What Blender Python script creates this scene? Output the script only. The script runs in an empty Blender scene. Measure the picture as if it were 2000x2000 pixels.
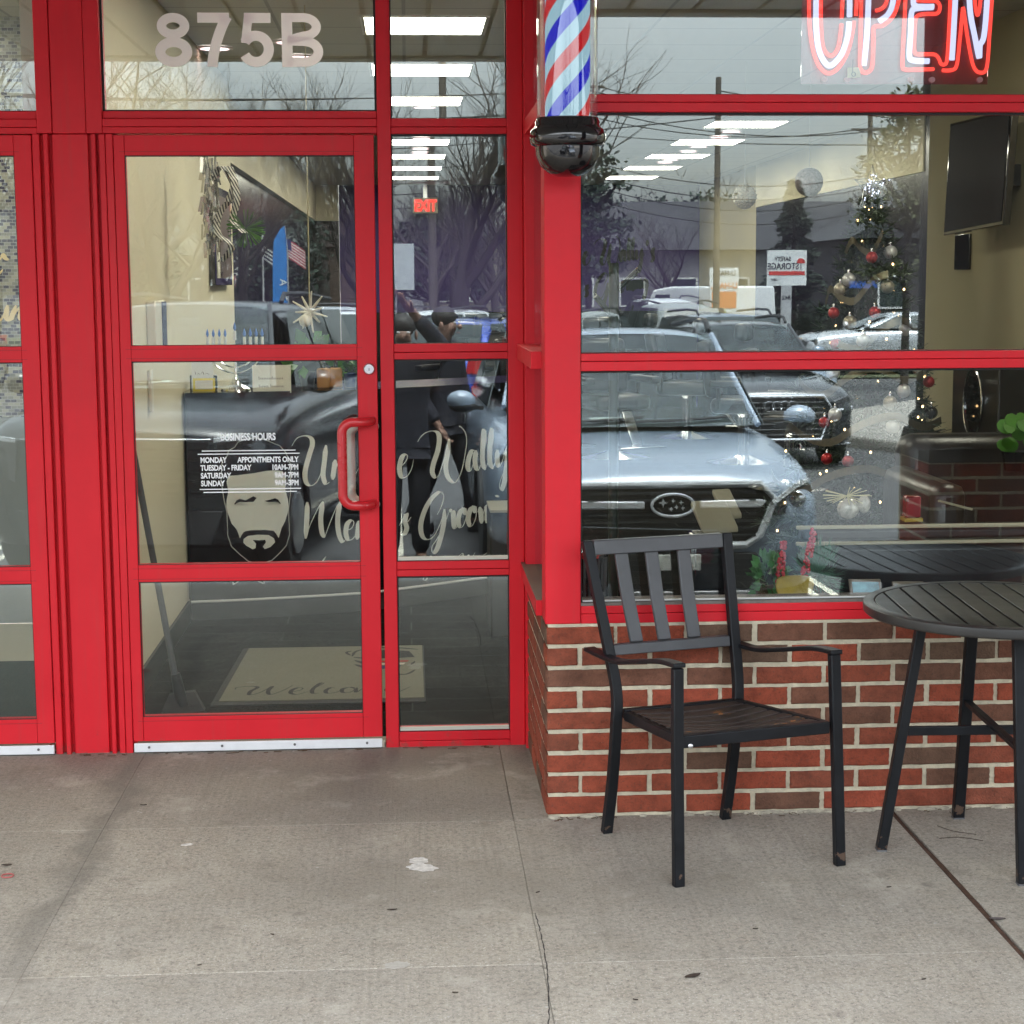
import bpy, math, random
from mathutils import Vector, Matrix, noise
random.seed(11)
SC = bpy.context.scene
COL = SC.collection
PI = math.pi
V = Vector
YD = 0.863            # face of the recessed entrance, metres behind the display window face
CAM = V((0, -5.225, 1.63))

# ------------------------------------------------------------------ materials
MATS = {}
def nt(m): return m.node_tree.nodes, m.node_tree.links
def mat(name, col, rough=.5, metal=0., spec=.5, vary=0., vscale=6., bump=0., bscale=60., emit=None, estr=0., coat=0., alpha=None):
    if name in MATS: return MATS[name]
    m = bpy.data.materials.new(name); m.use_nodes = True
    N, L = nt(m); b = N['Principled BSDF']
    b.inputs['Base Color'].default_value = (*col, 1); b.inputs['Roughness'].default_value = rough
    b.inputs['Metallic'].default_value = metal; b.inputs['Specular IOR Level'].default_value = spec
    if coat: b.inputs['Coat Weight'].default_value = coat; b.inputs['Coat Roughness'].default_value = .04
    if emit: b.inputs['Emission Color'].default_value = (*emit, 1); b.inputs['Emission Strength'].default_value = estr
    tc = N.new('ShaderNodeTexCoord')
    if vary:
        n = N.new('ShaderNodeTexNoise'); n.inputs['Scale'].default_value = vscale; n.inputs['Detail'].default_value = 6; n.inputs['Roughness'].default_value = .65
        L.new(tc.outputs['Object'], n.inputs['Vector'])
        r = N.new('ShaderNodeMapRange'); r.inputs['From Min'].default_value = .3; r.inputs['From Max'].default_value = .7
        r.inputs['To Min'].default_value = 1 - vary; r.inputs['To Max'].default_value = 1 + vary
        L.new(n.outputs['Fac'], r.inputs['Value'])
        mx = N.new('ShaderNodeMix'); mx.data_type = 'RGBA'; mx.blend_type = 'MULTIPLY'; mx.inputs['Factor'].default_value = 1
        mx.inputs['A'].default_value = (*col, 1); L.new(r.outputs['Result'], mx.inputs['B']); L.new(mx.outputs['Result'], b.inputs['Base Color'])
        r2 = N.new('ShaderNodeMapRange'); r2.inputs['From Min'].default_value = .3; r2.inputs['From Max'].default_value = .7
        r2.inputs['To Min'].default_value = max(.02, rough * .85); r2.inputs['To Max'].default_value = min(1, rough * 1.15)
        L.new(n.outputs['Fac'], r2.inputs['Value']); L.new(r2.outputs['Result'], b.inputs['Roughness'])
    if bump:
        n2 = N.new('ShaderNodeTexNoise'); n2.inputs['Scale'].default_value = bscale; n2.inputs['Detail'].default_value = 4
        L.new(tc.outputs['Object'], n2.inputs['Vector'])
        bp = N.new('ShaderNodeBump'); bp.inputs['Strength'].default_value = bump; bp.inputs['Distance'].default_value = .004
        L.new(n2.outputs['Fac'], bp.inputs['Height']); L.new(bp.outputs['Normal'], b.inputs['Normal'])
    MATS[name] = m
    return m
def emis(name, col, s):
    m = bpy.data.materials.new(name); m.use_nodes = True; N, L = nt(m)
    N.remove(N['Principled BSDF']); e = N.new('ShaderNodeEmission'); e.inputs['Color'].default_value = (*col, 1); e.inputs['Strength'].default_value = s
    L.new(e.outputs[0], N['Material Output'].inputs['Surface']); return m
def glass(name, r0=.07, tint=(1, 1, 1), dirt=.0, rough=0., dcol=(.6,.6,.58)):
    """thin pane: clear transmission mixed with mirror reflection by Schlick's law"""
    m = bpy.data.materials.new(name); m.use_nodes = True; N, L = nt(m); N.remove(N['Principled BSDF'])
    lw = N.new('ShaderNodeLayerWeight'); lw.inputs['Blend'].default_value = .5
    p = N.new('ShaderNodeMath'); p.operation = 'POWER'; p.inputs[1].default_value = 5; L.new(lw.outputs['Facing'], p.inputs[0])
    r = N.new('ShaderNodeMapRange'); r.inputs['To Min'].default_value = r0; r.inputs['To Max'].default_value = .98
    L.new(p.outputs[0], r.inputs['Value'])
    t = N.new('ShaderNodeBsdfTransparent'); t.inputs['Color'].default_value = (*tint, 1)
    g = N.new('ShaderNodeBsdfGlossy'); g.inputs['Roughness'].default_value = rough; g.inputs['Color'].default_value = (.90, .985, 1, 1)
    mx = N.new('ShaderNodeMixShader'); L.new(r.outputs['Result'], mx.inputs['Fac']); L.new(t.outputs[0], mx.inputs[1]); L.new(g.outputs[0], mx.inputs[2])
    out = mx
    tc = N.new('ShaderNodeTexCoord')
    if dirt:
        mp = N.new('ShaderNodeMapping'); mp.inputs['Scale'].default_value = (9, 9, 2.2); L.new(tc.outputs['Object'], mp.inputs['Vector'])
        n = N.new('ShaderNodeTexNoise'); n.inputs['Scale'].default_value = 1.; n.inputs['Detail'].default_value = 8; L.new(mp.outputs[0], n.inputs['Vector'])
        rr = N.new('ShaderNodeMapRange'); rr.inputs['From Min'].default_value = .35; rr.inputs['From Max'].default_value = .8; rr.inputs['To Max'].default_value = dirt
        L.new(n.outputs['Fac'], rr.inputs['Value'])
        d = N.new('ShaderNodeBsdfDiffuse'); d.inputs['Color'].default_value = (*dcol, 1)
        m2 = N.new('ShaderNodeMixShader'); L.new(rr.outputs['Result'], m2.inputs['Fac']); L.new(mx.outputs[0], m2.inputs[1]); L.new(d.outputs[0], m2.inputs[2]); out = m2
    # real panes are never quite flat
    n3 = N.new('ShaderNodeTexNoise'); n3.inputs['Scale'].default_value = 1.1; n3.inputs['Detail'].default_value = 1; L.new(tc.outputs['Object'], n3.inputs['Vector'])
    bp = N.new('ShaderNodeBump'); bp.inputs['Strength'].default_value = 1.; bp.inputs['Distance'].default_value = .00035
    L.new(n3.outputs['Fac'], bp.inputs['Height']); L.new(bp.outputs['Normal'], g.inputs['Normal'])
    L.new(out.outputs[0], N['Material Output'].inputs['Surface']); return m

def translucent(m, col, f=.5):
    N, L = nt(m); b = N['Principled BSDF']; t = N.new('ShaderNodeBsdfTranslucent'); t.inputs['Color'].default_value = (*col, 1)
    mx = N.new('ShaderNodeMixShader'); mx.inputs['Fac'].default_value = f; L.new(b.outputs[0], mx.inputs[1]); L.new(t.outputs[0], mx.inputs[2]); L.new(mx.outputs[0], N['Material Output'].inputs['Surface']); return m
# ------------------------------------------------------------------ mesh builder
class MB:
    def __init__(s): s.v = []; s.f = []; s.tone = []
    def add(s, vs, fs, tone=None):
        o = len(s.v); s.v += [tuple(p) for p in vs]; s.f += [tuple(i + o for i in f) for f in fs]
        if tone is not None: s.tone += [tone] * len(fs)
        return s
    def box(s, x0, x1, y0, y1, z0, z1, tone=None):
        return s.add([(x0,y0,z0),(x1,y0,z0),(x1,y1,z0),(x0,y1,z0),(x0,y0,z1),(x1,y0,z1),(x1,y1,z1),(x0,y1,z1)],
                     [(0,3,2,1),(4,5,6,7),(0,1,5,4),(1,2,6,5),(2,3,7,6),(3,0,4,7)], tone)
    def obox(s, c, a, b, h):
        c, a, b, h = V(c), V(a), V(b), V(h)
        P = [c-a-b-h, c+a-b-h, c+a+b-h, c-a+b-h, c-a-b+h, c+a-b+h, c+a+b+h, c-a+b+h]
        return s.add(P, [(0,3,2,1),(4,5,6,7),(0,1,5,4),(1,2,6,5),(2,3,7,6),(3,0,4,7)])
    def bar(s, p, q, w, h, up=(0,0,1)):
        p, q = V(p), V(q); d = (q - p).normalized(); u = V(up); a = d.cross(u)
        if a.length < 1e-4: a = d.cross(V((1,0,0)))
        a.normalize(); b = a.cross(d).normalized()
        return s.obox((p+q)/2, a*w/2, b*h/2, (q-p)/2)
    def sweep(s, pts, w, h, side):
        """rectangular section swept along pts, side = constant sideways vector"""
        pts = [V(p) for p in pts]; a = V(side).normalized(); o = len(s.v); n = len(pts)
        for i, p in enumerate(pts):
            d = (pts[min(i+1,n-1)] - pts[max(i-1,0)]).normalized(); b = a.cross(d).normalized()
            for su, sv in ((-1,-1),(1,-1),(1,1),(-1,1)): s.v.append(tuple(p + a*w/2*su + b*h/2*sv))
        for i in range(n-1):
            for k in range(4): s.f.append((o+i*4+k, o+i*4+(k+1)%4, o+i*4+4+(k+1)%4, o+i*4+4+k))
        s.f.append((o+3,o+2,o+1,o)); s.f.append(tuple(o+(n-1)*4+k for k in range(4))); return s
    def tube(s, pts, r, n=8, caps=True, closed=False):
        pts = [V(p) for p in pts]; m = len(pts); o = len(s.v)
        rs = r if isinstance(r, (list, tuple)) else [r]*m; ref = None
        for i, p in enumerate(pts):
            if closed: d = pts[(i+1)%m] - pts[(i-1)%m]
            else: d = pts[min(i+1,m-1)] - pts[max(i-1,0)]
            d = d.normalized() if d.length > 1e-9 else V((0,0,1))
            if ref is None:
                ref = d.cross(V((0,0,1)));
                if ref.length < 1e-3: ref = d.cross(V((0,1,0)))
            a = (ref - d*ref.dot(d));
            if a.length < 1e-6: a = d.orthogonal()
            a.normalize(); ref = a; b = d.cross(a)
            for k in range(n):
                t = 2*PI*k/n; s.v.append(tuple(p + (a*math.cos(t) + b*math.sin(t))*rs[i]))
        for i in range(m if closed else m-1):
            j = (i+1) % m
            for k in range(n): s.f.append((o+i*n+k, o+i*n+(k+1)%n, o+j*n+(k+1)%n, o+j*n+k))
        if caps and not closed: s.f.append(tuple(o+k for k in reversed(range(n)))); s.f.append(tuple(o+(m-1)*n+k for k in range(n)))
        return s
    def lathe(s, prof, c=(0,0,0), n=24, axis='z'):
        c = V(c); o = len(s.v); m = len(prof)
        for r, z in prof:
            for k in range(n):
                t = 2*PI*k/n; a, b = r*math.cos(t), r*math.sin(t)
                s.v.append(tuple(c + (V((a,b,z)) if axis=='z' else V((a,z,b)) if axis=='y' else V((z,a,b)))))
        for i in range(m-1):
            for k in range(n): s.f.append((o+i*n+k, o+i*n+(k+1)%n, o+i*n+n+(k+1)%n, o+i*n+n+k))
        s.f.append(tuple(o+k for k in reversed(range(n)))); s.f.append(tuple(o+(m-1)*n+k for k in range(n))); return s
    def ball(s, c, r, nu=12, nv=8):
        r = r if isinstance(r, (tuple, list)) else (r, r, r); c = V(c); o = len(s.v)
        for i in range(nv+1):
            a = PI*i/nv
            for k in range(nu):
                t = 2*PI*k/nu; s.v.append((c.x+r[0]*math.sin(a)*math.cos(t), c.y+r[1]*math.sin(a)*math.sin(t), c.z+r[2]*math.cos(a)))
        for i in range(nv):
            for k in range(nu): s.f.append((o+i*nu+k, o+i*nu+nu+k, o+i*nu+nu+(k+1)%nu, o+i*nu+(k+1)%nu))
        return s
    def prism(s, pts, ext):
        """planar polygon pts (3D) extruded along ext"""
        pts = [V(p) for p in pts]; e = V(ext); n = len(pts); o = len(s.v)
        s.v += [tuple(p) for p in pts] + [tuple(p+e) for p in pts]
        s.f.append(tuple(o+i for i in range(n))); s.f.append(tuple(o+n+i for i in reversed(range(n))))
        for i in range(n): j = (i+1) % n; s.f.append((o+i, o+n+i, o+n+j, o+j))
        return s
    def loft(s, secs, closed=True, caps=True):
        o = len(s.v); n = len(secs[0])
        for sec in secs: s.v += [tuple(p) for p in sec]
        for i in range(len(secs)-1):
            for k in range(n if closed else n-1): s.f.append((o+i*n+k, o+i*n+(k+1)%n, o+i*n+n+(k+1)%n, o+i*n+n+k))
        if caps and closed: s.f.append(tuple(o+k for k in reversed(range(n)))); s.f.append(tuple(o+(len(secs)-1)*n+k for k in range(n)))
        return s
    def build(s, name, m, parent=None, bevel=0., smooth=40, sub=0, fix=True, seg=2):
        me = bpy.data.meshes.new(name); me.from_pydata(s.v, [], s.f); me.update()
        if fix:
            import bmesh
            b = bmesh.new(); b.from_mesh(me); bmesh.ops.recalc_face_normals(b, faces=b.faces); b.to_mesh(me); b.free()
        if s.tone and len(s.tone) == len(me.polygons):
            at = me.attributes.new('tone', 'FLOAT', 'FACE')
            at.data.foreach_set('value', s.tone)
        if m: me.materials.append(m)
        if smooth:
            me.polygons.foreach_set('use_smooth', [True]*len(me.polygons)); me.set_sharp_from_angle(angle=math.radians(smooth))
        o = bpy.data.objects.new(name, me); COL.objects.link(o)
        if sub: q = o.modifiers.new('sub', 'SUBSURF'); q.levels = q.render_levels = sub
        if bevel:
            q = o.modifiers.new('bev', 'BEVEL'); q.width = bevel; q.segments = seg; q.limit_method = 'ANGLE'; q.angle_limit = math.radians(35)
        if parent:
            o.parent = parent
            o.matrix_parent_inverse = parent.matrix_basis.inverted()
        return o

def tag(o, label=None, cat=None, group=None, kind=None):
    if label: o['label'] = label
    if cat: o['category'] = cat
    if group: o['group'] = group
    if kind: o['kind'] = kind
    return o
def thing(name, label, cat, loc=(0,0,0), group=None):
    o = bpy.data.objects.new(name, None); COL.objects.link(o); o.location = loc; o.empty_display_size = .1
    return tag(o, label, cat, group)
def struct(mb, name, m, **k): return tag(mb.build(name, m, **k), kind='structure')
def one(mb, name, m, label, cat, group=None, **k): return tag(mb.build(name, m, **k), label, cat, group)
def copy_tree(o, parent=None):
    c = o.copy(); COL.objects.link(c)
    if parent: c.parent = parent
    for ch in list(o.children): copy_tree(ch, c)
    return c
def dup(o, loc, rz=None, label=None, scale=None):
    c = copy_tree(o); c.location = loc
    if rz is not None: c.rotation_euler.z = rz
    if scale: c.scale = (scale,)*3 if not isinstance(scale, tuple) else scale
    if label: c['label'] = label
    return c
def catmull(pts, k=6, closed=False):
    P = [V(p) for p in pts]; n = len(P); out = []
    rng = range(n) if closed else range(n-1)
    for i in rng:
        if closed: a, b, c, d = P[(i-1)%n], P[i], P[(i+1)%n], P[(i+2)%n]
        else: a, b, c, d = P[max(i-1,0)], P[i], P[i+1], P[min(i+2,n-1)]
        for j in range(k):
            t = j/k; out.append(.5*((2*b)+(c-a)*t+(2*a-5*b+4*c-d)*t*t+(3*b-a-3*c+d)*t**3))
    if not closed: out.append(P[-1])
    return out
def text(s, size, bold=0., ext=.0006, xs=1., align='LEFT', spacing=1.):
    """lettering as a mesh in the local XZ plane, facing -Y, baseline at z=0"""
    c = bpy.data.curves.new('t', 'FONT'); c.body = s; c.size = size; c.offset = bold; c.extrude = ext; c.align_x = align; c.space_character = spacing; c.resolution_u = 4
    o = bpy.data.objects.new('t', c); COL.objects.link(o)
    dg = bpy.context.evaluated_depsgraph_get(); me = bpy.data.meshes.new_from_object(o.evaluated_get(dg))
    bpy.data.objects.remove(o); bpy.data.curves.remove(c)
    b = MB(); b.add([(v.co.x*xs, -v.co.z, v.co.y) for v in me.vertices], [tuple(p.vertices) for p in me.polygons]); bpy.data.meshes.remove(me)
    return b
def put(b, M):
    b.v = [tuple(M @ V(p)) for p in b.v]; return b
def join(*bs):
    r = MB()
    for b in bs: r.add(b.v, b.f)
    return r
def stroke(mb, pts, f, wmin, wmax, k=7, slant=0.25):
    """brush stroke: thin upstrokes, thick downstrokes; pts in (u right, v down); f maps (u, v, lift) to 3D"""
    P = catmull([(p[0], p[1], 0) for p in pts], k); n = len(P); o = len(mb.v); base = random.random()*.0006
    for i, p in enumerate(P):
        d = P[min(i+1,n-1)] - P[max(i-1,0)]
        d = d.normalized() if d.length > 1e-9 else V((0,1,0))
        down = max(0., d.y*.95 - d.x*slant*.3); w = wmin + (wmax-wmin)*down**.9
        e = min(i, n-1-i)/max(3, n*.09); w *= min(1, .35+.65*e)
        nrm = V((-d.y, d.x, 0))
        for sg in (-1, 1): q = p + nrm*w/2*sg; mb.v.append(tuple(f(q.x, q.y, base + i*.00001)))
    for i in range(n-1): mb.f.append((o+2*i, o+2*i+1, o+2*i+3, o+2*i+2))
    return mb
SKYS, SUNS, EXPO = .15, .7, 3.22
# ------------------------------------------------------------------ shared materials
def red_paint():
    m = mat('red_enamel', (.66, .017, .028), .48, spec=.25, vary=.07, vscale=3.5, bump=.05, bscale=220)
    N, L = nt(m); b = N['Principled BSDF']
    # road grime settled low down and faint vertical run marks
    tc = N.new('ShaderNodeTexCoord'); mp = N.new('ShaderNodeMapping'); mp.inputs['Scale'].default_value = (38, 38, 1.6); L.new(tc.outputs['Object'], mp.inputs['Vector'])
    n = N.new('ShaderNodeTexNoise'); n.inputs['Scale'].default_value = 1; n.inputs['Detail'].default_value = 7; n.inputs['Roughness'].default_value = .7; L.new(mp.outputs[0], n.inputs['Vector'])
    r = N.new('ShaderNodeMapRange'); r.inputs['From Min'].default_value = .52; r.inputs['From Max'].default_value = .82; r.inputs['To Max'].default_value = .30; L.new(n.outputs['Fac'], r.inputs['Value'])
    src = b.inputs['Base Color'].links[0].from_socket
    mx = N.new('ShaderNodeMix'); mx.data_type = 'RGBA'; L.new(r.outputs['Result'], mx.inputs['Factor']); L.new(src, mx.inputs['A']); mx.inputs['B'].default_value = (.40, .075, .065, 1)
    gz = N.new('ShaderNodeNewGeometry'); sz_ = N.new('ShaderNodeSeparateXYZ'); L.new(gz.outputs['Position'], sz_.inputs[0])
    n2 = N.new('ShaderNodeTexNoise'); n2.inputs['Scale'].default_value = 26; n2.inputs['Detail'].default_value = 6; n2.inputs['Roughness'].default_value = .75; L.new(gz.outputs['Position'], n2.inputs['Vector'])
    lo = N.new('ShaderNodeMapRange'); lo.inputs['From Min'].default_value = .0; lo.inputs['From Max'].default_value = .16; lo.inputs['To Min'].default_value = .50; lo.inputs['To Max'].default_value = .80; L.new(sz_.outputs['Z'], lo.inputs['Value'])
    sm = N.new('ShaderNodeMapRange'); L.new(n2.outputs['Fac'], sm.inputs['Value']); L.new(lo.outputs['Result'], sm.inputs['From Min']); ad = N.new('ShaderNodeMath'); ad.inputs[1].default_value = .12; L.new(lo.outputs['Result'], ad.inputs[0]); L.new(ad.outputs[0], sm.inputs['From Max']); sm.inputs['To Max'].default_value = .55
    m4 = N.new('ShaderNodeMix'); m4.data_type = 'RGBA'; L.new(sm.outputs['Result'], m4.inputs['Factor']); L.new(mx.outputs['Result'], m4.inputs['A']); m4.inputs['B'].default_value = (.20, .085, .065, 1)
    L.new(m4.outputs['Result'], b.inputs['Base Color']); return m
RED = red_paint()
GASKET = mat('black_gasket', (.008, .008, .009), .6)
PANE = glass('window_glass', .078, (.95, .97, .965), .009)
ALU = mat('white_aluminium', (.78, .79, .80), .35, metal=.0, spec=.6, vary=.05, vscale=20)
BLACKM = mat('black_powder_coat', (.010, .011, .013), .42, spec=.25, vary=.18, vscale=14, bump=.10, bscale=420)
TABLEM = mat('charcoal_powder_coat', (.030, .029, .027), .36, spec=.5, vary=.16, vscale=9, bump=.10, bscale=420)
WHITEV = mat('white_vinyl', (.88, .88, .89), .5)
SILVERV = translucent(mat('frosted_silver_vinyl', (.90, .81, .83), .5, vary=.03), (.90, .83, .85), .45)
CHROME = mat('chrome', (.75, .76, .78), .12, metal=1)
STEEL = mat('brushed_steel', (.55, .55, .56), .3, metal=1)
BLACKP = mat('gloss_black', (.006, .006, .008), .08, spec=.6, coat=.5)

# ------------------------------------------------------------------ ground
def concrete():
    m = mat('sidewalk_concrete', (.5, .5, .5), .88, spec=.25); N, L = nt(m); b = N['Principled BSDF']
    geo = N.new('ShaderNodeNewGeometry'); sep = N.new('ShaderNodeSeparateXYZ'); L.new(geo.outputs['Position'], sep.inputs[0])
    def noise_(scale, det=6, rough=.6, vec=None):
        n = N.new('ShaderNodeTexNoise'); n.inputs['Scale'].default_value = scale; n.inputs['Detail'].default_value = det; n.inputs['Roughness'].default_value = rough
        L.new(vec or geo.outputs['Position'], n.inputs['Vector']); return n.outputs['Fac']
    def rng(sock, a, b_, c, d):
        r = N.new('ShaderNodeMapRange'); r.inputs['From Min'].default_value = a; r.inputs['From Max'].default_value = b_; r.inputs['To Min'].default_value = c; r.inputs['To Max'].default_value = d
        L.new(sock, r.inputs['Value']); return r.outputs['Result']
    def mth(op, x, y):
        n = N.new('ShaderNodeMath'); n.operation = op
        for i, q in enumerate((x, y)):
            if isinstance(q, (int, float)): n.inputs[i].default_value = q
            else: L.new(q, n.inputs[i])
        return n.outputs[0]
    def mix(f, a, b_, mode='MIX'):
        n = N.new('ShaderNodeMix'); n.data_type = 'RGBA'; n.blend_type = mode
        for k, q in (('Factor', f), ('A', a), ('B', b_)):
            if isinstance(q, (int, float)): n.inputs[k].default_value = q
            elif isinstance(q, tuple): n.inputs[k].default_value = (*q, 1)
            else: L.new(q, n.inputs[k])
        return n.outputs['Result']
    om = N.new('ShaderNodeMapping'); om.inputs['Location'].default_value = (3.3, 7.1, 1.7); L.new(geo.outputs['Position'], om.inputs['Vector']); off = om.outputs[0]
    big = noise_(1.3, 5); mid = noise_(9, 7, .7); fine = noise_(62, 3, .75); grit = noise_(150, 2, .8)
    col = mix(rng(big, .3, .7, 0, 1), (.325, .288, .230), (.440, .392, .315))
    col = mix(rng(mid, .35, .75, 0, .55), col, (.47, .44, .385))
    col = mix(rng(fine, .47, .66, 0, .60), col, (.16, .145, .122))
    col = mix(rng(grit, .55, .70, 0, .8), col, (.62, .58, .52))
    grit2 = noise_(105, 2, .8, off)
    col = mix(rng(grit2, .57, .72, 0, .8), col, (.12, .108, .09))
    # broom lines running away from the wall
    mp = N.new('ShaderNodeMapping'); mp.inputs['Scale'].default_value = (90, 2.0, 1); L.new(geo.outputs['Position'], mp.inputs['Vector'])
    br = noise_(1, 4, .6, mp.outputs[0])
    col = mix(mth('MULTIPLY', rng(br, .45, .7, 0, .38), rng(big, .35, .6, .3, 1)), col, (.215, .195, .165))
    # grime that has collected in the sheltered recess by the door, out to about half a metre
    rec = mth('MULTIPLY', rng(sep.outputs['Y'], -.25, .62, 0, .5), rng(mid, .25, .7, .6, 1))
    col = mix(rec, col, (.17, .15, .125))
    # damp dirt band alongside the left slab joint
    d = mth('ABSOLUTE', mth('ADD', mth('ADD', sep.outputs['X'], .945), rng(noise_(3, 3), .3, .7, -.06, .06)), 0)
    band = mth('MULTIPLY', rng(d, .015, .075, .55, 0), rng(sep.outputs['Y'], -1.5, -.7, .15, 1))
    col = mix(band, col, (.145, .135, .115))
    # every slab has weathered a little differently
    wn = N.new('ShaderNodeTexWhiteNoise'); wn.noise_dimensions = '2D'; cb = N.new('ShaderNodeCombineXYZ'); L.new(mth('FLOOR', mth('DIVIDE', mth('ADD', sep.outputs['X'], 13.335), 1.24), 0), cb.inputs[0]); L.new(mth('FLOOR', mth('DIVIDE', mth('ADD', sep.outputs['Y'], .02), 1.15), 0), cb.inputs[1]); L.new(cb.outputs[0], wn.inputs['Vector'])
    col = mix(rng(wn.outputs['Value'], 0, 1, 0, .22), col, (.20, .18, .155)); bl = noise_(.75, 4, .6, off); col = mix(rng(bl, .48, .66, 0, .5), col, (.195, .174, .142)); b2_ = noise_(3.6, 6, .7, off); col = mix(rng(b2_, .55, .7, 0, .5), col, (.52, .48, .41)); b3_ = noise_(6.5, 5, .7); col = mix(rng(b3_, .58, .72, 0, .45), col, (.17, .15, .122))
    # old gum and spill spots
    vo = N.new('ShaderNodeTexVoronoi'); vo.inputs['Scale'].default_value = 3.1; vo.inputs['Randomness'].default_value = 1; L.new(geo.outputs['Position'], vo.inputs['Vector'])
    spot = mth('MULTIPLY', rng(vo.outputs['Distance'], .035, .085, .55, 0), rng(mid, .4, .6, .2, 1))
    col = mix(spot, col, (.13, .115, .098))
    vo2 = N.new('ShaderNodeTexVoronoi'); vo2.inputs['Scale'].default_value = 17; L.new(geo.outputs['Position'], vo2.inputs['Vector'])
    col = mix(rng(vo2.outputs['Distance'], .05, .10, .6, 0), col, mix(rng(big, .45, .55, 0, 1), (.11, .095, .08), (.52, .50, .46)))
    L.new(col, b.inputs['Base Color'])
    bp = N.new('ShaderNodeBump'); bp.inputs['Strength'].default_value = .55; bp.inputs['Distance'].default_value = .003
    L.new(mth('ADD', mth('MULTIPLY', fine, .6), mth('ADD', grit, mth('MULTIPLY', br, .5))), bp.inputs['Height']); L.new(bp.outputs['Normal'], b.inputs['Normal'])
    return m
CONC = concrete()
KERB_Y = -2.8
def slab(mb, x0, x1, y0, y1, z=0., d=.06, e=.0022):
    """one tooled slab with eased edges"""
    o = [(x0,y0),(x1,y0),(x1,y1),(x0,y1)]; i = [(x0+e,y0+e),(x1-e,y0+e),(x1-e,y1-e),(x0+e,y1-e)]
    vs = [(x,y,z-d) for x,y in o] + [(x,y,z-.0011) for x,y in o] + [(x,y,z) for x,y in i]
    fs = [(8,9,10,11)] + [(k,(k+1)%4,4+(k+1)%4,4+k) for k in range(4)] + [(4+k,4+(k+1)%4,8+(k+1)%4,8+k) for k in range(4)]
    return mb.add(vs, fs)
mb = MB(); g = .0011
xs = [-13.2,-11.9,-10.6,-9.3,-8.0,-6.9,-5.75,-4.6,-3.4,-2.15,-.935,.305,1.468]
for i in range(len(xs)-1):
    for y0, y1 in ((-2.62,-1.165),(-1.165,-.020),(-.020,1.02)):
        if y1 > .5 and xs[i] > .3: continue
        q = lambda x_: .0002 if abs(x_+.935) < .01 else .0005 if abs(x_-.305) < .01 else g
        slab(mb, xs[i]+q(xs[i]), xs[i+1]-q(xs[i+1]), y0+.0004, y1-.0004)
for i, (a, b) in enumerate(((1.486,2.68),(2.68,3.9),(3.9,5.2),(5.2,6.5),(6.5,7.8),(7.8,9.2),(9.2,10.6))):
    for y0, y1 in ((-2.62,-1.19),(-1.19,.03)): slab(mb, a+g, b-g, y0+g, y1-g)
slab(mb, .305+g, .47, -.020+g, 1.0); slab(mb, .47+g, 1.468-g, -.020+g, .03)
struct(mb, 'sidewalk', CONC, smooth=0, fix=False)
DIRT = mat('joint_dirt', (.055, .040, .028), .95, vary=.5, vscale=60, bump=.5, bscale=200)
mb = MB(); mb.add([(-14,-2.7,-.010),(11,-2.7,-.010),(11,1.0,-.010),(-14,1.0,-.010)], [(0,1,2,3)])
struct(mb, 'sidewalk_bed', DIRT, smooth=0)
mb = MB(); pts = [(1.477+.004*math.sin(y*7), y) for y in [.02-.1*i for i in range(27)]]
for (x, y), (x2, y2) in zip(pts, pts[1:]): mb.add([(x-.0085,y,-.004),(x+.0085,y,-.004),(x2+.0085,y2,-.004),(x2-.0085,y2,-.004)], [(0,1,2,3)])
struct(mb, 'expansion_joint_filler', mat('rusty_joint_filler', (.075, .038, .022), .95, vary=.6, vscale=90, bump=.8, bscale=160), smooth=0)
KERBM = mat('kerb_concrete', (.40, .385, .35), .9, vary=.2, vscale=5, bump=.4, bscale=120)
mb = MB(); x = -14.
while x < 11: mb.box(x+.003, x+2.42, KERB_Y-.02, -2.625, -.4, -.004); x += 2.43
mb_ = MB(); cr_ = random.Random(9); P = []
for i in range(40): P.append((.312 + .030*i/40 - .055*(i/40)**2 + cr_.uniform(-.0014,.0014), -.82 - .0185*i))
for i, ((x, y), (x2, y2)) in enumerate(zip(P, P[1:])):
    w_ = .0007 + .0010*abs(math.sin(i*.9)); mb_.add([(x-w_,y,.0006),(x+w_,y,.0006),(x2+w_,y2,.0006),(x2-w_,y2,.0006)], [(0,1,2,3)])
struct(mb_, 'pavement_crack', mat('crack_dark', (.035,.03,.026), .95), smooth=0)
struct(mb, 'kerb', KERBM, bevel=.02, smooth=50)
def lot_z(y): return -.22 if y > -2.8 else -.22 - .1*(-2.8-y) if y > -4.5 else -.39 - .0146*min(-4.5-y, 7.5)
ASPH = mat('asphalt', (.050, .050, .052), .85, spec=.35, vary=.3, vscale=1.2, bump=.8, bscale=160)
def asph_grain():
    N, L = nt(ASPH); b = N['Principled BSDF']; src = b.inputs['Base Color'].links[0].from_socket
    geo = N.new('ShaderNodeNewGeometry'); n = N.new('ShaderNodeTexNoise'); n.inputs['Scale'].default_value = 70; n.inputs['Detail'].default_value = 3; n.inputs['Roughness'].default_value = .8
    L.new(geo.outputs['Position'], n.inputs['Vector']); r = N.new('ShaderNodeMapRange'); r.inputs['From Min'].default_value = .45; r.inputs['From Max'].default_value = .75; r.inputs['To Max'].default_value = .75
    L.new(n.outputs['Fac'], r.inputs['Value']); mx = N.new('ShaderNodeMix'); mx.data_type = 'RGBA'; L.new(r.outputs['Result'], mx.inputs['Factor']); L.new(src, mx.inputs['A']); mx.inputs['B'].default_value = (.16, .16, .155, 1)
    L.new(mx.outputs['Result'], b.inputs['Base Color'])
asph_grain()
mb = MB(); ys = [KERB_Y, -4.5, -8, -12, -40, -80, -400]
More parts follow.
